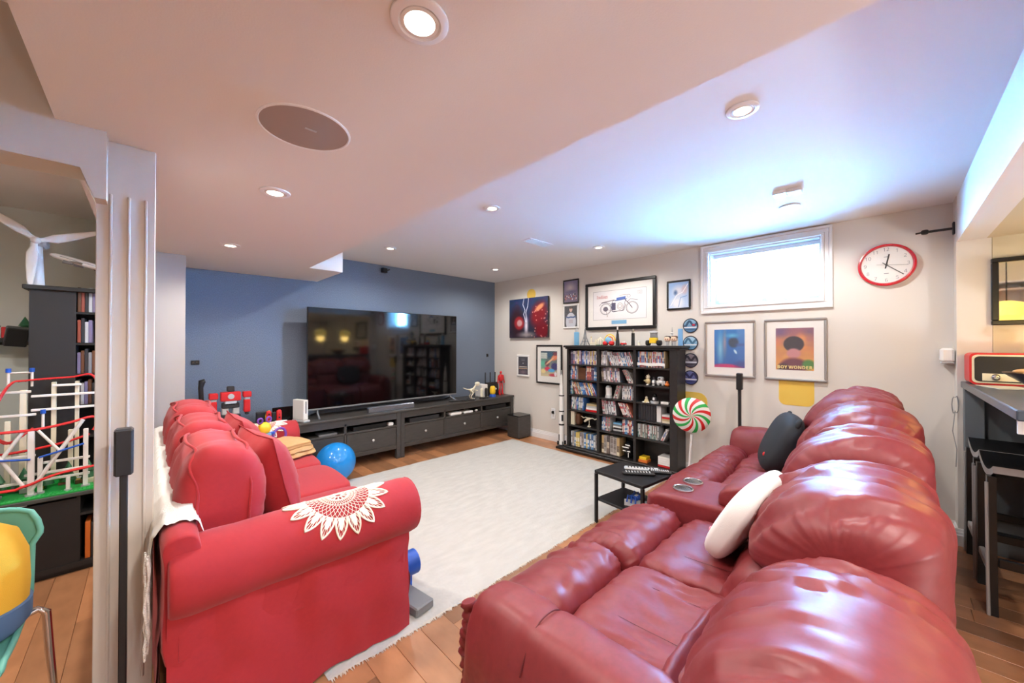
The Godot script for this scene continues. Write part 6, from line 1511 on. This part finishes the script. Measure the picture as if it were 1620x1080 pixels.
# ---------------------------------------------------------------- toy corner left of the column
func toy_corner() -> void:
	var o := thing("low_cabinet", "low black cabinet with an open book bay under roller coaster", "cabinet", Vector3(-0.8, 0, -3.65))
	part(o, "side_panel", mb(o).bx(-1.5, -1.48, 0.03, 0.455, -3.73, -3.4), M.tower)
	part(o, "front_panel", mb(o).bx(-1.48, -0.295, 0.06, 0.44, -3.425, -3.405), M.tower)
	part(o, "bay_side", mb(o).bx(-0.295, -0.28, 0.06, 0.455, -3.73, -3.405), M.tower)
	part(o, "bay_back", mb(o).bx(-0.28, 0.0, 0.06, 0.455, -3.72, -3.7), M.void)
	part(o, "shelf_board", mb(o).bx(-0.28, 0.0, 0.33, 0.345, -3.7, -3.41), M.tower)
	part(o, "bottom_board", mb(o).bx(-1.5, 0.0, 0.03, 0.06, -3.73, -3.4), M.tower)
	part(o, "plinth", mb(o).bx(-1.48, -0.02, 0, 0.03, -3.72, -3.42), M.black)
	part(o, "end_panel", mb(o).bx(-0.02, 0.0, 0.03, 0.455, -3.73, -3.4), M.tower)
	part(o, "top", mb(o).bx(-1.52, 0.0, 0.455, 0.478, -3.74, -3.385, 0.003), mat(C(70, 74, 70), 0.5))
	for k in 5: solo("shelf_book", ["orange book standing at left in the open cabinet bay", "dark book with white label second in cabinet bay", "brown book third in the cabinet bay", "maroon book fourth in the cabinet bay", "dark brown book at right end of cabinet bay"][k], "book", Vector3(-0.262 + k * 0.024, 0.06, -3.55), MB.new().bx(0, 0.022, 0.0005, 0.22 - 0.01 * (k % 2), 0, 0.13, 0.002), [M.p_orange, M.p_dark, M.p_brown, mat(C(90, 30, 36), 0.6), M.p_brown][k])
	# disc tower
	var t := thing("disc_tower", "tall black disc tower with two visible shelves behind the coaster", "shelf", Vector3(-0.33, 0, -3.83))
	part(t, "front_panel", mb(t).bx(-0.525, -0.335, 0.0, 1.7, -3.77, -3.75), M.tower)
	part(t, "side_panel", mb(t).bx(-0.525, -0.505, 0.0, 1.7, -3.93, -3.77), M.tower)
	part(t, "divider", mb(t).bx(-0.345, -0.335, 0.0, 1.7, -3.93, -3.77), M.tower)
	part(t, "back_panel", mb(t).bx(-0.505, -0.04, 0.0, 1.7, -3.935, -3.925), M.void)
	part(t, "side_panel", mb(t).bx(-0.06, -0.04, 0.0, 1.7, -3.925, -3.75), M.tower)
	part(t, "top_board", mb(t).bx(-0.55, -0.02, 1.7, 1.727, -3.937, -3.73, 0.003), M.black)
	for k in 8: part(t, "shelf_board", mb(t).bx(-0.335, -0.06, 0.12 + k * 0.205, 0.135 + k * 0.205, -3.925, -3.755, 0.001), M.black)
	var mauve := mat(C(120, 110, 140), 0.4)
	var rust := mat(C(150, 74, 56), 0.4)
	var cols := [M.p_brown, M.p_lgrey, M.p_dark, rust, mauve, M.p_grey, M.p_dark, M.p_brown]
	var row := ["top shelf", "second shelf", "third shelf", "fourth shelf"]
	for r in 4:
		for k in 7:
			if r == 1 and k > 3: continue
			solo("tower_disc", "disc case standing on the %s of the black disc tower" % row[r], "disc case", Vector3(-0.331 + k * 0.0165, 0.135 + (7 - r) * 0.205, -3.9), MB.new().bx(0, 0.0155, 0.0005, 0.165 - 0.012 * ((k * 5 + r) % 3), 0.01, 0.125, 0.002), cols[(k * 3 + r * 2 + (1 if r == 1 else 0)) % 8], "disc cases on the tower's %s" % row[r])
	# wind turbine model on the tower
	var wt := thing("wind_turbine_model", "large white wind turbine model standing on the black disc tower", "model", Vector3(-0.505, 1.727, -3.8))
	part(wt, "mast", MB.new().lathe([Vector2(0, 0), Vector2(0.036, 0), Vector2(0.024, 0.27), Vector2(0, 0.27)], Vector3.ZERO, Basis(), 20), M.p_white)
	part(wt, "nacelle", MB.new().box(Vector3(0.02, 0.275, -0.03), Vector3(0.045, 0.05, 0.14), 0.012), M.p_lgrey)
	part(wt, "hub", MB.new().ell(Vector3(0.005, 0.28, 0.055), Vector3(0.022, 0.022, 0.03)), M.p_white)
	for k in 3:
		var a: float = [0.38, 0.38 + TAU / 3, 0.38 + 2 * TAU / 3 + 0.08][k]
		var bs := Basis(Vector3(0, 0, 1), a)
		var rows := []
		for q in [[0.0, 0.012, 0.008, 0.0], [0.04, 0.014, 0.009, 0.0], [0.08, 0.028, 0.007, 0.3], [0.16, 0.024, 0.005, 0.22], [0.26, 0.014, 0.003, 0.1], [0.30, 0.002, 0.001, 0.05]]:
			var rw := PackedVector3Array()
			for j in 10:
				var th := TAU * j / 10
				var p := Vector2(cos(th) * q[1], sin(th) * q[2]).rotated(q[3])
				rw.append(Vector3(0.005, 0.28, 0.055) + bs * Vector3(q[0], p.x - q[1] * 0.3, p.y))
			rows.append(rw)
		part(wt, "blade", MB.new().grid(rows, false, true), M.p_white)
	# airliner model on a curved stand
	var pl := thing("airliner_model", "silver white airliner model on a curved wire stand atop tower", "model", Vector3(-0.33, 1.9, -3.76), -0.35)
	pl.rotation.z = -0.3
	part(pl, "fuselage", MB.new().tube([Vector3(-0.135, 0, 0), Vector3(-0.13, 0, 0), Vector3(-0.11, 0, 0), Vector3(-0.05, 0, 0), Vector3(0.09, 0, 0), Vector3(0.16, 0.008, 0), Vector3(0.2, 0.014, 0)], 0.018, 14, [0.002, 0.008, 0.015, 0.019, 0.019, 0.011, 0.003]), M.p_white)
	for s in [-1, 1]:
		part(pl, "wing", MB.new().ext(PackedVector2Array([Vector2(-0.03, 0.015), Vector2(0.03, 0.015), Vector2(0.1, 0.15), Vector2(0.075, 0.15)]), 0.005, Transform3D(Basis(Vector3(1, 0, 0), Vector3(0, 0.08, s), Vector3(0, -s, 0)), Vector3(0, -0.008, 0))), M.p_lgrey)
		part(pl, "engine", MB.new().cyl(Vector3(-0.035, -0.024, s * 0.055), Vector3(0.01, -0.022, s * 0.055), 0.011, 12, 0.008), M.p_grey)
		part(pl, "tail_plane", MB.new().ext(PackedVector2Array([Vector2(0.15, 0.005), Vector2(0.18, 0.005), Vector2(0.2, 0.055), Vector2(0.185, 0.055)]), 0.003, Transform3D(Basis(Vector3(1, 0, 0), Vector3(0, 0.05, s), Vector3(0, -s, 0)), Vector3(0, 0.01, 0))), M.p_lgrey)
	part(pl, "fin", MB.new().ext(PackedVector2Array([Vector2(0.13, 0.01), Vector2(0.18, 0.01), Vector2(0.2, 0.08), Vector2(0.18, 0.08)]), 0.004, Transform3D(Basis(), Vector3(0, 0, -0.002))), M.p_blue)
	part(pl, "window_line", MB.new().box(Vector3(0.02, 0.004, 0.0178), Vector3(0.2, 0.003, 0.002)), M.p_grey)
	var cv := []
	for k in 10:
		var f := k / 9.0
		cv.append(pl.transform.affine_inverse() * Vector3(-0.29 + 0.1 * f, 1.878 - 0.15 * f * f, -3.77))
	part(pl, "stand", MB.new().tube(cv, 0.004, 6), M.black)
	# wall shelf with building toys and tilted speaker
	var sh := thing("wall_shelf", "dark floating wall shelf at the far left behind black tower", "shelf", Vector3(-0.85, 1.37, -4.47))
	part(sh, "board", MB.new().bx(-0.4, 0.3, 0.0, 0.03, -0.09, 0.09, 0.003), M.tower)
	part(sh, "cleat", MB.new().bx(-0.38, 0.28, -0.02, 0.0, -0.09, -0.07), M.tower)
	var tr := thing("brick_toy", "red and green building brick toy with a tree on the wall shelf", "toy", Vector3(-0.66, 1.4, -4.45))
	part(tr, "tree", MB.new().lathe([Vector2(0, 0.02), Vector2(0.045, 0.03), Vector2(0.02, 0.085), Vector2(0.032, 0.09), Vector2(0.0, 0.16)], Vector3(0.02, 0, 0), Basis(), 8), M.p_dgreen)
	part(tr, "trunk", MB.new().cyl(Vector3(0.02, 0, 0), Vector3(0.02, 0.03, 0), 0.008, 8), M.p_brown)
	part(tr, "red_brick", MB.new().box(Vector3(-0.05, 0.04, 0), Vector3(0.06, 0.08, 0.06), 0.004), M.p_red)
	part(tr, "white_brick", MB.new().box(Vector3(0.075, 0.02, 0.03), Vector3(0.04, 0.04, 0.05), 0.004), M.p_white)
	part(tr, "baseplate", MB.new().box(Vector3(-0.2, 0.012, 0), Vector3(0.2, 0.024, 0.1), 0.003), M.p_red)
	part(tr, "leaf_fin", MB.new().box(Vector3(-0.13, 0.07, 0.03), Vector3(0.1, 0.008, 0.03), 0.002, Basis(Vector3(0, 0, 1), 0.3)), M.p_dgreen)
	var ts := thing("tilted_speaker", "dark grey square speaker tilted forward under the wall shelf toys", "speaker", Vector3(-0.655, 1.41, -4.3))
	ts.rotation = Vector3(0.25, 0.2, -0.12)
	part(ts, "cabinet", MB.new().box(Vector3.ZERO, Vector3(0.1, 0.13, 0.08), 0.006), M.p_dark)
	part(ts, "grille", MB.new().box(Vector3(0, 0, 0.041), Vector3(0.092, 0.122, 0.006), 0.002), M.black)
	part(ts, "bracket", MB.new().cyl(Vector3(0, 0, -0.04), Vector3(0.02, 0.0, -0.21), 0.01, 8), M.black)
	coaster()
	chair_left()

func coaster() -> void:
	var o := thing("toy_roller_coaster", "red and white brick built toy roller coaster on green baseplate", "toy", Vector3(-0.75, 0.478, -3.6))
	var g := mb(o)
	g.bx(-1.45, -0.06, 0.479, 0.49, -3.72, -3.39, 0.001)
	part(o, "baseplate", g, M.p_green)
	var st := mb(o)
	for i in 80:
		for j in 3: st.cyl(Vector3(-1.44 + i * 0.0172, 0.49, -3.4 - j * 0.0172), Vector3(-1.44 + i * 0.0172, 0.4935, -3.4 - j * 0.0172), 0.005, 6)
	part(o, "studs", st, M.p_green).set_meta("kind", "stuff")
	# rail: two red tubes with cross ties, swept along a path
	var rail := func(P: Array, wd: float, side: Vector3):
		var c3 := Curve3D.new()
		for i in P.size():
			var tn: Vector3 = (P[mini(i + 1, P.size() - 1)] - P[maxi(i - 1, 0)]) * 0.2
			c3.add_point(P[i], -tn, tn)
		c3.bake_interval = 0.02
		var bk := c3.get_baked_points()
		for s in [-1.0, 1.0]:
			var q := []
			for p in bk: q.append(p + side * s * wd)
			part(o, "rail", mb(o).tube(q, 0.0055, 6), M.p_red)
		for i in range(0, bk.size(), 2):
			part(o, "tie", mb(o).box(bk[i] - Vector3(0, 0.004, 0), side.abs() * wd * 2 + Vector3(0.006, 0.005, 0.006), 0.001), M.p_red if i % 4 else M.p_dark)
	var Z := Vector3(0, 0, 1)
	# upper loop along the back, drop at left, middle run in front, low run along the edge
	rail.call([Vector3(-0.24, 0.98, -3.66), Vector3(-0.225, 1.0, -3.66), Vector3(-0.25, 1.15, -3.66), Vector3(-0.35, 1.147, -3.66), Vector3(-0.52, 1.137, -3.66), Vector3(-0.575, 1.118, -3.64), Vector3(-0.62, 1.0, -3.6), Vector3(-0.655, 0.9, -3.56), Vector3(-0.8, 0.86, -3.55), Vector3(-1.2, 0.9, -3.56)], 0.014, Z)
	rail.call([Vector3(-1.3, 0.86, -3.47), Vector3(-0.6, 0.862, -3.46), Vector3(-0.45, 0.865, -3.46), Vector3(-0.33, 0.885, -3.47), Vector3(-0.245, 0.905, -3.5), Vector3(-0.22, 0.87, -3.53), Vector3(-0.24, 0.82, -3.52)], 0.016, Z)
	rail.call([Vector3(-0.62, 0.86, -3.5), Vector3(-0.57, 0.80, -3.5), Vector3(-0.53, 0.81, -3.52), Vector3(-0.48, 0.86, -3.55)], 0.016, Z)
	rail.call([Vector3(-0.26, 0.78, -3.6), Vector3(-0.4, 0.74, -3.6), Vector3(-0.62, 0.715, -3.6), Vector3(-0.9, 0.72, -3.6)], 0.012, Z)
	rail.call([Vector3(-1.3, 0.56, -3.43), Vector3(-0.62, 0.545, -3.42), Vector3(-0.5, 0.552, -3.42), Vector3(-0.38, 0.595, -3.42), Vector3(-0.25, 0.612, -3.42), Vector3(-0.15, 0.62, -3.42)], 0.01, Z)
	# white columns and beams
	for q in [[-0.62, 0.83, -3.46, 0.022], [-0.47, 0.86, -3.45, 0.024], [-0.44, 0.7, -3.47, 0.018], [-0.265, 0.84, -3.46, 0.02], [-0.415, 1.12, -3.68, 0.02], [-0.32, 1.12, -3.68, 0.018], [-0.53, 1.08, -3.66, 0.026], [-0.585, 0.9, -3.66, 0.022], [-0.34, 0.82, -3.62, 0.02], [-0.72, 0.95, -3.6, 0.025], [-0.33, 0.57, -3.425, 0.016], [-0.9, 0.9, -3.5, 0.025]]:
		part(o, "post", mb(o).bx(q[0] - q[3] * 0.5, q[0] + q[3] * 0.5, 0.49, q[1], q[2] - 0.012, q[2] + 0.012, 0.002), M.p_cream if q[2] < -3.6 else M.p_white)
		part(o, "post_foot", mb(o).cyl(Vector3(q[0], 0.49, q[2]), Vector3(q[0], 0.5, q[2]), q[3] * 0.95, 14), M.p_lgrey)
	var bar := func(a: Vector3, b: Vector3, r: float, m: Material): part(o, "brace", mb(o).tube([a, b], r, 4), m)
	bar.call(Vector3(-0.63, 0.84, -3.44), Vector3(-0.49, 0.54, -3.44), 0.011, M.p_white); bar.call(Vector3(-0.62, 0.62, -3.45), Vector3(-0.5, 0.86, -3.45), 0.009, M.p_white)
	bar.call(Vector3(-0.445, 0.86, -3.44), Vector3(-0.36, 0.72, -3.44), 0.009, M.p_white); bar.call(Vector3(-0.275, 0.9, -3.44), Vector3(-0.47, 0.52, -3.44), 0.01, M.p_white)
	for q in [[-0.66, 1.07, -0.5], [-0.5, 1.04, -0.23], [-0.5, 0.955, -0.23], [-0.66, 0.93, -0.48], [-0.6, 0.56, -0.25], [-0.5, 0.6, -0.25], [-0.44, 0.66, -0.25], [-0.6, 0.71, -0.46], [-0.42, 1.1, -0.3]]:
		part(o, "beam", mb(o).bx(q[0], q[2], q[1] - 0.007, q[1] + 0.007, -3.66 if q[1] > 0.9 else -3.5, -3.645 if q[1] > 0.9 else -3.485, 0.002), M.p_white)
	bar.call(Vector3(-0.62, 0.72, -3.43), Vector3(-0.47, 0.70, -3.43), 0.007, M.p_blue); bar.call(Vector3(-0.44, 0.705, -3.43), Vector3(-0.27, 0.755, -3.43), 0.007, M.p_blue)
	for q in [[-0.435, 0.96, -3.5], [-0.585, 1.2, -3.66], [-0.498, 1.2, -3.66]]:
		part(o, "blue_cap", mb(o).cyl(Vector3(q[0], q[1] - 0.012, q[2]), Vector3(q[0], q[1] + 0.012, q[2]), 0.011, 10), M.p_blue)
		part(o, "mast", mb(o).cyl(Vector3(q[0], q[1] - 0.1, q[2]), Vector3(q[0], q[1] - 0.012, q[2]), 0.006, 8), M.p_white)
	bar.call(Vector3(-0.585, 1.185, -3.66), Vector3(-0.498, 1.185, -3.66), 0.006, M.p_white)
	# scenery on the plate
	for i in 34:
		var x := -0.66 + rng.randf() * 0.55
		var z := -3.47 - rng.randf() * 0.2
		var h := rng.randf_range(0.015, 0.07)
		part(o, "scenery_brick", mb(o).box(Vector3(x, 0.49 + h * 0.5, z), Vector3(rng.randf_range(0.02, 0.06), h, 0.03), 0.002), [M.p_dgreen, M.p_tan, M.p_grey, M.p_brown, M.p_green, M.p_lgrey, M.p_yellow, M.p_cream][rng.randi() % 8])
	for i in 5:
		var x := -0.6 + i * 0.085
		part(o, "tree", mb(o).lathe([Vector2(0.004, 0), Vector2(0.006, 0.02), Vector2(0.035, 0.025), Vector2(0.018, 0.07), Vector2(0.026, 0.075), Vector2(0.0, 0.14)], Vector3(x, 0.49, -3.56 - 0.03 * (i % 2)), Basis(), 9), M.p_dgreen)

func chair_left() -> void:
	# teal shell chair facing the camera, cut by the left edge of the picture
	var o := thing("shell_chair", "teal plastic shell chair on bent chrome tube legs", "chair", Vector3(-0.49, 0, -1.93))
	var rows := []
	for i in 25:   # from the front lip over the seat and up the back
		var f := i / 24.0
		var c: Vector2   # z, y
		if f < 0.5: c = Vector2(lerpf(0.2, -0.15, f / 0.5), 0.44 - 0.02 * sin(f / 0.5 * PI) + (0.0 if f > 0.05 else -0.015))
		elif f < 0.62: c = Vector2(lerpf(-0.15, -0.2, (f - 0.5) / 0.12), lerpf(0.44, 0.49, pow((f - 0.5) / 0.12, 1.5)))
		else: c = Vector2(lerpf(-0.2, -0.24, (f - 0.62) / 0.38), lerpf(0.49, 0.785, (f - 0.62) / 0.38))
		var hw := 0.2 if f < 0.62 else (0.205 if f < 0.85 else 0.222)
		if f > 0.955: hw = 0.215
		if f > 0.99: hw = 0.2
		var r := PackedVector3Array()
		for j in 17:
			var s := j / 8.0 - 1.0
			var bow := 0.035 * s * s
			if f < 0.6: r.append(Vector3(s * hw, c.y + bow * 0.5, c.x))
			else: r.append(Vector3(s * hw, c.y - (0.02 * pow(absf(s), 6.0) if f > 0.9 else 0.0), c.x + bow))
		rows.append(r)
	var m := MB.new().grid(rows, false, false, false)
	var back := []
	for i in rows.size():
		var q := PackedVector3Array()
		for p in rows[i]: q.append(p + (Vector3(0, -0.009, 0) if i < 14 else Vector3(0, 0.0, -0.009)))
		back.append(q)
	m.grid(back, false, false, false)
	# rolled rim
	var rim := []
	for i in rows.size(): rim.append(rows[i][16])
	for j in range(15, -1, -1): rim.append(rows[24][j])
	for i in range(23, -1, -1): rim.append(rows[i][0])
	for j in range(1, 16): rim.append(rows[0][j])
	m.tube(rim, 0.009, 8, [], true)
	part(o, "shell", m, M.teal)
	for s in [-1, 1]:
		part(o, "leg", MB.new().tube([Vector3(s * 0.19, 0.0, 0.2), Vector3(s * 0.185, 0.2, 0.18), Vector3(s * 0.18, 0.40, 0.16), Vector3(s * 0.17, 0.418, 0.14), Vector3(s * 0.17, 0.418, -0.14)], 0.0115, 10), M.chrome)
		part(o, "leg", MB.new().tube([Vector3(s * 0.262, 0.0, -0.2), Vector3(s * 0.25, 0.25, -0.17), Vector3(s * 0.243, 0.42, -0.15), Vector3(s * 0.225, 0.44, -0.145), Vector3(s * 0.12, 0.415, -0.13)], 0.0115, 10), M.chrome)
		for z in [0.2, -0.2]: part(o, "foot_cap", MB.new().cyl(Vector3(s * (0.19 if z > 0 else 0.262), 0, z), Vector3(s * (0.19 if z > 0 else 0.262), 0.015, z), 0.014, 10), M.black)
	# plain yellow bolster cushions on the chair
	var a := thing("bolster_cushion", "tall yellow bolster cushion with dark and blue stripes on chair", "cushion", Vector3(-0.395, 0.445, -1.99))
	part(a, "cover", MB.new().lathe([Vector2(0, 0), Vector2(0.105, 0.005), Vector2(0.122, 0.05), Vector2(0.126, 0.14), Vector2(0.122, 0.24), Vector2(0.1, 0.31), Vector2(0.055, 0.345), Vector2(0, 0.355)], Vector3.ZERO, Basis(), 28), M.plush)
	part(a, "dark_band", MB.new().lathe([Vector2(0.12, 0.222), Vector2(0.1295, 0.225), Vector2(0.1275, 0.258), Vector2(0.112, 0.262)], Vector3.ZERO, Basis(Vector3(0, 0, 1), 0.12), 28), M.black_fabric)
	part(a, "lower_stripe", MB.new().lathe([Vector2(0.108, 0.0), Vector2(0.13, 0.03), Vector2(0.131, 0.085), Vector2(0.121, 0.09)], Vector3.ZERO, Basis(), 28), M.denim)
	var b := thing("bolster_cushion", "smaller yellow bolster cushion in front of the tall one on chair", "cushion", Vector3(-0.46, 0.445, -1.77))
	part(b, "cover", MB.new().lathe([Vector2(0, 0), Vector2(0.085, 0.005), Vector2(0.095, 0.04), Vector2(0.092, 0.13), Vector2(0.06, 0.19), Vector2(0, 0.21)], Vector3.ZERO, Basis(), 24), M.plush)
	part(b, "dark_band", MB.new().lathe([Vector2(0.092, 0.11), Vector2(0.096, 0.113), Vector2(0.094, 0.132), Vector2(0.088, 0.134)], Vector3.ZERO, Basis(), 24), M.black_fabric)
	part(b, "blue_pad", MB.new().ell(Vector3(0.06, 0.022, 0.05), Vector3(0.1, 0.022, 0.06), 0.7, 0.7), M.denim)

# ---------------------------------------------------------------- bar corner on the right
func bar_corner() -> void:
	var o := thing("bar_counter", "grey topped bar counter running out from the yellow wall", "counter", Vector3(3.0, 0, 0.7))
	part(o, "worktop", mb(o).bx(2.35, 3.93, 1.07, 1.112, 0.335, 0.98, 0.005), M.counter)
	part(o, "end_post", mb(o).bx(3.865, 3.93, 0.0, 1.07, 0.345, 0.43, 0.003), M.bar_front)
	part(o, "front_panel", mb(o).bx(2.4, 3.93, 0.0, 1.07, 0.72, 0.745), M.bar_front)
	part(o, "end_panel", mb(o).bx(3.915, 3.93, 0.0, 1.07, 0.43, 0.72), M.bar_front)
	part(o, "foot_ledge", mb(o).bx(2.4, 3.915, 0.0, 0.1, 0.68, 0.72, 0.003), M.bar_front)
	part(o, "shelf_bracket", mb(o).bx(2.5, 2.52, 1.0, 1.07, 0.36, 0.7), M.white)
	# saddle stools tucked under the counter
	var labs := ["black saddle seat bar stool nearest the wall under the bar", "black saddle seat bar stool nearer the camera under the bar"]
	var proto: Node3D
	for k in 2:
		var at := Vector3([3.66, 3.235][k], 0, 0.5)
		if k == 1: dup(proto, at, labs[1], "bar stools"); continue
		proto = thing("bar_stool", labs[0], "stool", at, 0.0, "bar stools")
		var rows := []
		var rows2 := []
		for i in 13:
			var f := i / 6.0 - 1.0
			var r := PackedVector3Array()
			var r2 := PackedVector3Array()
			for z in [-0.14, -0.135, 0.135, 0.14]:
				r.append(Vector3(f * 0.205, 0.7 + 0.05 * f * f, z)); r2.append(Vector3(f * 0.205, 0.665 + 0.05 * f * f, z))
			rows.append(r); rows2.append(r2)
		part(proto, "seat", MB.new().grid(rows, false, false, false).grid(rows2, false, false, false), M.stool)
		var edge := MB.new()
		for z in [-0.14, 0.14]:
			for i in 12:
				var a: Vector3 = rows2[i][0 if z < 0 else 3]
				var b: Vector3 = rows2[i + 1][0 if z < 0 else 3]
				var c: Vector3 = rows[i + 1][0 if z < 0 else 3]
				var d: Vector3 = rows[i][0 if z < 0 else 3]
				if z > 0: edge.quad(a, b, c, d)
				else: edge.quad(b, a, d, c)
		for s in [0, 12]:
			if s == 12: edge.quad(rows2[s][3], rows2[s][0], rows[s][0], rows[s][3])
			else: edge.quad(rows2[s][0], rows2[s][3], rows[s][3], rows[s][0])
		part(proto, "seat_edge", edge, M.stool_edge)
		for s in [-1.0, 1.0]:
			for z in [-1.0, 1.0]:
				var poly := PackedVector2Array()
				var pin := []
				for i in 9:
					var f := i / 8.0
					var x := 0.155 + 0.032 * pow(1.0 - f, 2.2)
					poly.append(Vector2(s * (x + 0.02), f * 0.69)); pin.append(Vector2(s * (x - 0.035 + 0.012 * f), f * 0.69))
				pin.reverse()
				for q in pin: poly.append(q)
				part(proto, "leg", MB.new().ext(poly, 0.03, Transform3D(Basis(), Vector3(0, 0, z * 0.155 - (0.0 if z < 0 else 0.03)))), M.stool)
				part(proto, "leg_edge", MB.new().tube([Vector3(s * 0.207, 0.0, z * 0.157), Vector3(s * 0.19, 0.17, z * 0.157), Vector3(s * 0.18, 0.35, z * 0.157), Vector3(s * 0.175, 0.66, z * 0.157)], 0.007, 5), M.stool_edge)
			part(proto, "side_rail", MB.new().box(Vector3(s * 0.195, 0.27, 0), Vector3(0.02, 0.045, 0.25), 0.004), M.stool)
		for z in [-0.14, 0.14]: part(proto, "foot_rail", MB.new().box(Vector3(0, 0.2, z), Vector3(0.37, 0.04, 0.022), 0.004), M.stool_edge)
	# red box with a black front, bowl, sensor, paper
	var T := 1.112
	var rbx := thing("bread_box", "red retro box with cream trim and black front on bar", "box", Vector3(3.8, T, 0.55))
	var rp := PackedVector2Array()
	for q in 4:
		var c: Vector2 = [Vector2(0.175, 0.17), Vector2(-0.175, 0.17), Vector2(-0.175, 0.025), Vector2(0.175, 0.025)][q]
		for j in 5: rp.append(c + Vector2(cos(q * PI / 2 + j * PI / 8), sin(q * PI / 2 + j * PI / 8)) * 0.025)
	var sc := func(f: float, g: float) -> PackedVector2Array:
		var r := PackedVector2Array()
		for p in rp: r.append(Vector2(p.x * f, (p.y - 0.0975) * g + 0.0975))
		return r
	part(rbx, "shell", MB.new().ext(rp, 0.22, Transform3D(Basis(Vector3(0, 0, 1), Vector3.UP, Vector3(-1, 0, 0)), Vector3(0.11, 0, 0))), M.p_red)
	part(rbx, "cream_trim", MB.new().ext(sc.call(0.95, 0.9), 0.004, Transform3D(Basis(Vector3(0, 0, 1), Vector3.UP, Vector3(-1, 0, 0)), Vector3(-0.11, 0, 0))), M.p_cream)
	part(rbx, "dark_front", MB.new().ext(sc.call(0.9, 0.8), 0.004, Transform3D(Basis(Vector3(0, 0, 1), Vector3.UP, Vector3(-1, 0, 0)), Vector3(-0.113, 0, 0))), M.tower)
	part(rbx, "lower_strip", MB.new().bx(-0.121, -0.117, 0.025, 0.07, -0.15, 0.15), M.p_cream)
	part(rbx, "knob", MB.new().ell(Vector3(-0.13, 0.048, -0.1), Vector3(0.022, 0.02, 0.02)), M.chrome)
	var bw := thing("wooden_bowl", "dark brown wide bowl with tan rim on the bar counter", "bowl", Vector3(3.28, T, 0.6))
	part(bw, "bowl", MB.new().lathe([Vector2(0, 0.002), Vector2(0.06, 0.002), Vector2(0.12, 0.05), Vector2(0.175, 0.095), Vector2(0.178, 0.1), Vector2(0.165, 0.095), Vector2(0.11, 0.055), Vector2(0, 0.02)], Vector3.ZERO, Basis(), 36), mat(C(60, 44, 34), 0.35))
	var nz := FastNoiseLite.new()
	nz.seed = 3; nz.frequency = 1.0
	for k in 9: part(bw, "bread_stick", MB.new().ell(Vector3(-0.08 + 0.04 * (k % 5), 0.095 + 0.012 * (k % 3), -0.1 + 0.025 * k), Vector3(0.075, 0.017, 0.02), 1, 1, Basis(Vector3.UP, k * 1.3)), M.wood)
	var sw := thing("security_camera", "white round camera with dark blue lens on the red box", "camera", Vector3(3.76, T + 0.196, 0.62))
	part(sw, "base", MB.new().lathe([Vector2(0, 0), Vector2(0.035, 0), Vector2(0.03, 0.022), Vector2(0.012, 0.03), Vector2(0.012, 0.04), Vector2(0, 0.04)], Vector3.ZERO, Basis(), 20), M.p_white)
	part(sw, "body", MB.new().lathe([Vector2(0, -0.05), Vector2(0.03, -0.05), Vector2(0.036, -0.02), Vector2(0.036, 0.05), Vector2(0.034, 0.053), Vector2(0, 0.053)], Vector3(0, 0.066, 0), Basis(Vector3(0, 0, 1), Vector3(-0.9, 0, -0.43), Vector3(0.0, 1, 0)).orthonormalized(), 24), M.p_white)
	part(sw, "lens", MB.new().lathe([Vector2(0.031, 0.0), Vector2(0.031, 0.056), Vector2(0, 0.058)], Vector3(0, 0.066, 0), Basis(Vector3(0, 0, 1), Vector3(-0.9, 0, -0.43), Vector3(0.0, 1, 0)).orthonormalized(), 24), mat(C(20, 40, 84), 0.1))
	solo("paper_sheet", "glossy white paper sheet lying on bar before the red box", "paper", Vector3(3.5, T, 0.47), MB.new().box(Vector3(0, 0.0015, 0), Vector3(0.24, 0.002, 0.15)), mat(C(240, 240, 225), 0.15), "", 0.25)
	# framed mirror on the yellow wall
	var mi := thing("framed_mirror", "dark framed mirror on the yellow wall above the red box", "mirror", Vector3(3.93, 1.7, 0.8))
	for q in [[0.464, 1.14, 1.485, 1.515], [0.464, 1.14, 1.888, 1.917], [0.464, 0.494, 1.515, 1.888], [1.11, 1.14, 1.515, 1.888]]:
		part(mi, "frame_rail", mb(mi).bx(3.9, 3.929, q[2], q[3], q[0], q[1], 0.004), M.black_frame)
	part(mi, "glass", mb(mi).quad(Vector3(3.915, 1.515, 0.494), Vector3(3.915, 1.515, 1.11), Vector3(3.915, 1.888, 1.11), Vector3(3.915, 1.888, 0.494)), M.mirror)
	# cube shelf that the mirror shows
	var cs := thing("cube_shelf", "pale wooden cube shelf with ornaments seen only in bar mirror", "shelf", Vector3(0.75, 1.1, 1.6))
	var sm := mat(C(226, 200, 180), 0.6)
	for k in 6: part(cs, "board", MB.new().bx(-0.12, 0.12, k * 0.22, k * 0.22 + 0.02, -0.8, 0.8), sm)
	for k in 7: part(cs, "upright", MB.new().bx(-0.12, 0.12, 0.02, 1.1, -0.8 + k * 0.263, -0.78 + k * 0.263), sm)
	part(cs, "back_panel", MB.new().bx(-0.14, -0.12, -0.0, 1.12, -0.8, 0.8), sm)
	part(cs, "base_cabinet", MB.new().bx(-0.14, 0.12, -1.1, 0.0, -0.8, 0.8), sm)
	for k in 10: solo("vase", "small ornament vase in the cube shelf behind the camera", "vase", Vector3(0.78, 1.12 + 0.22 * (k % 4), 1.6 - 0.66 + 0.263 * (k % 5)), MB.new().lathe([Vector2(0, 0.002), Vector2(0.03, 0.002), Vector2(0.045, 0.05), Vector2(0.02, 0.1), Vector2(0.026, 0.13), Vector2(0, 0.128)], Vector3.ZERO, Basis(), 14), [M.p_brown, M.p_white, M.p_dark, M.p_lgrey][k % 4], "ornaments in the cube shelf")
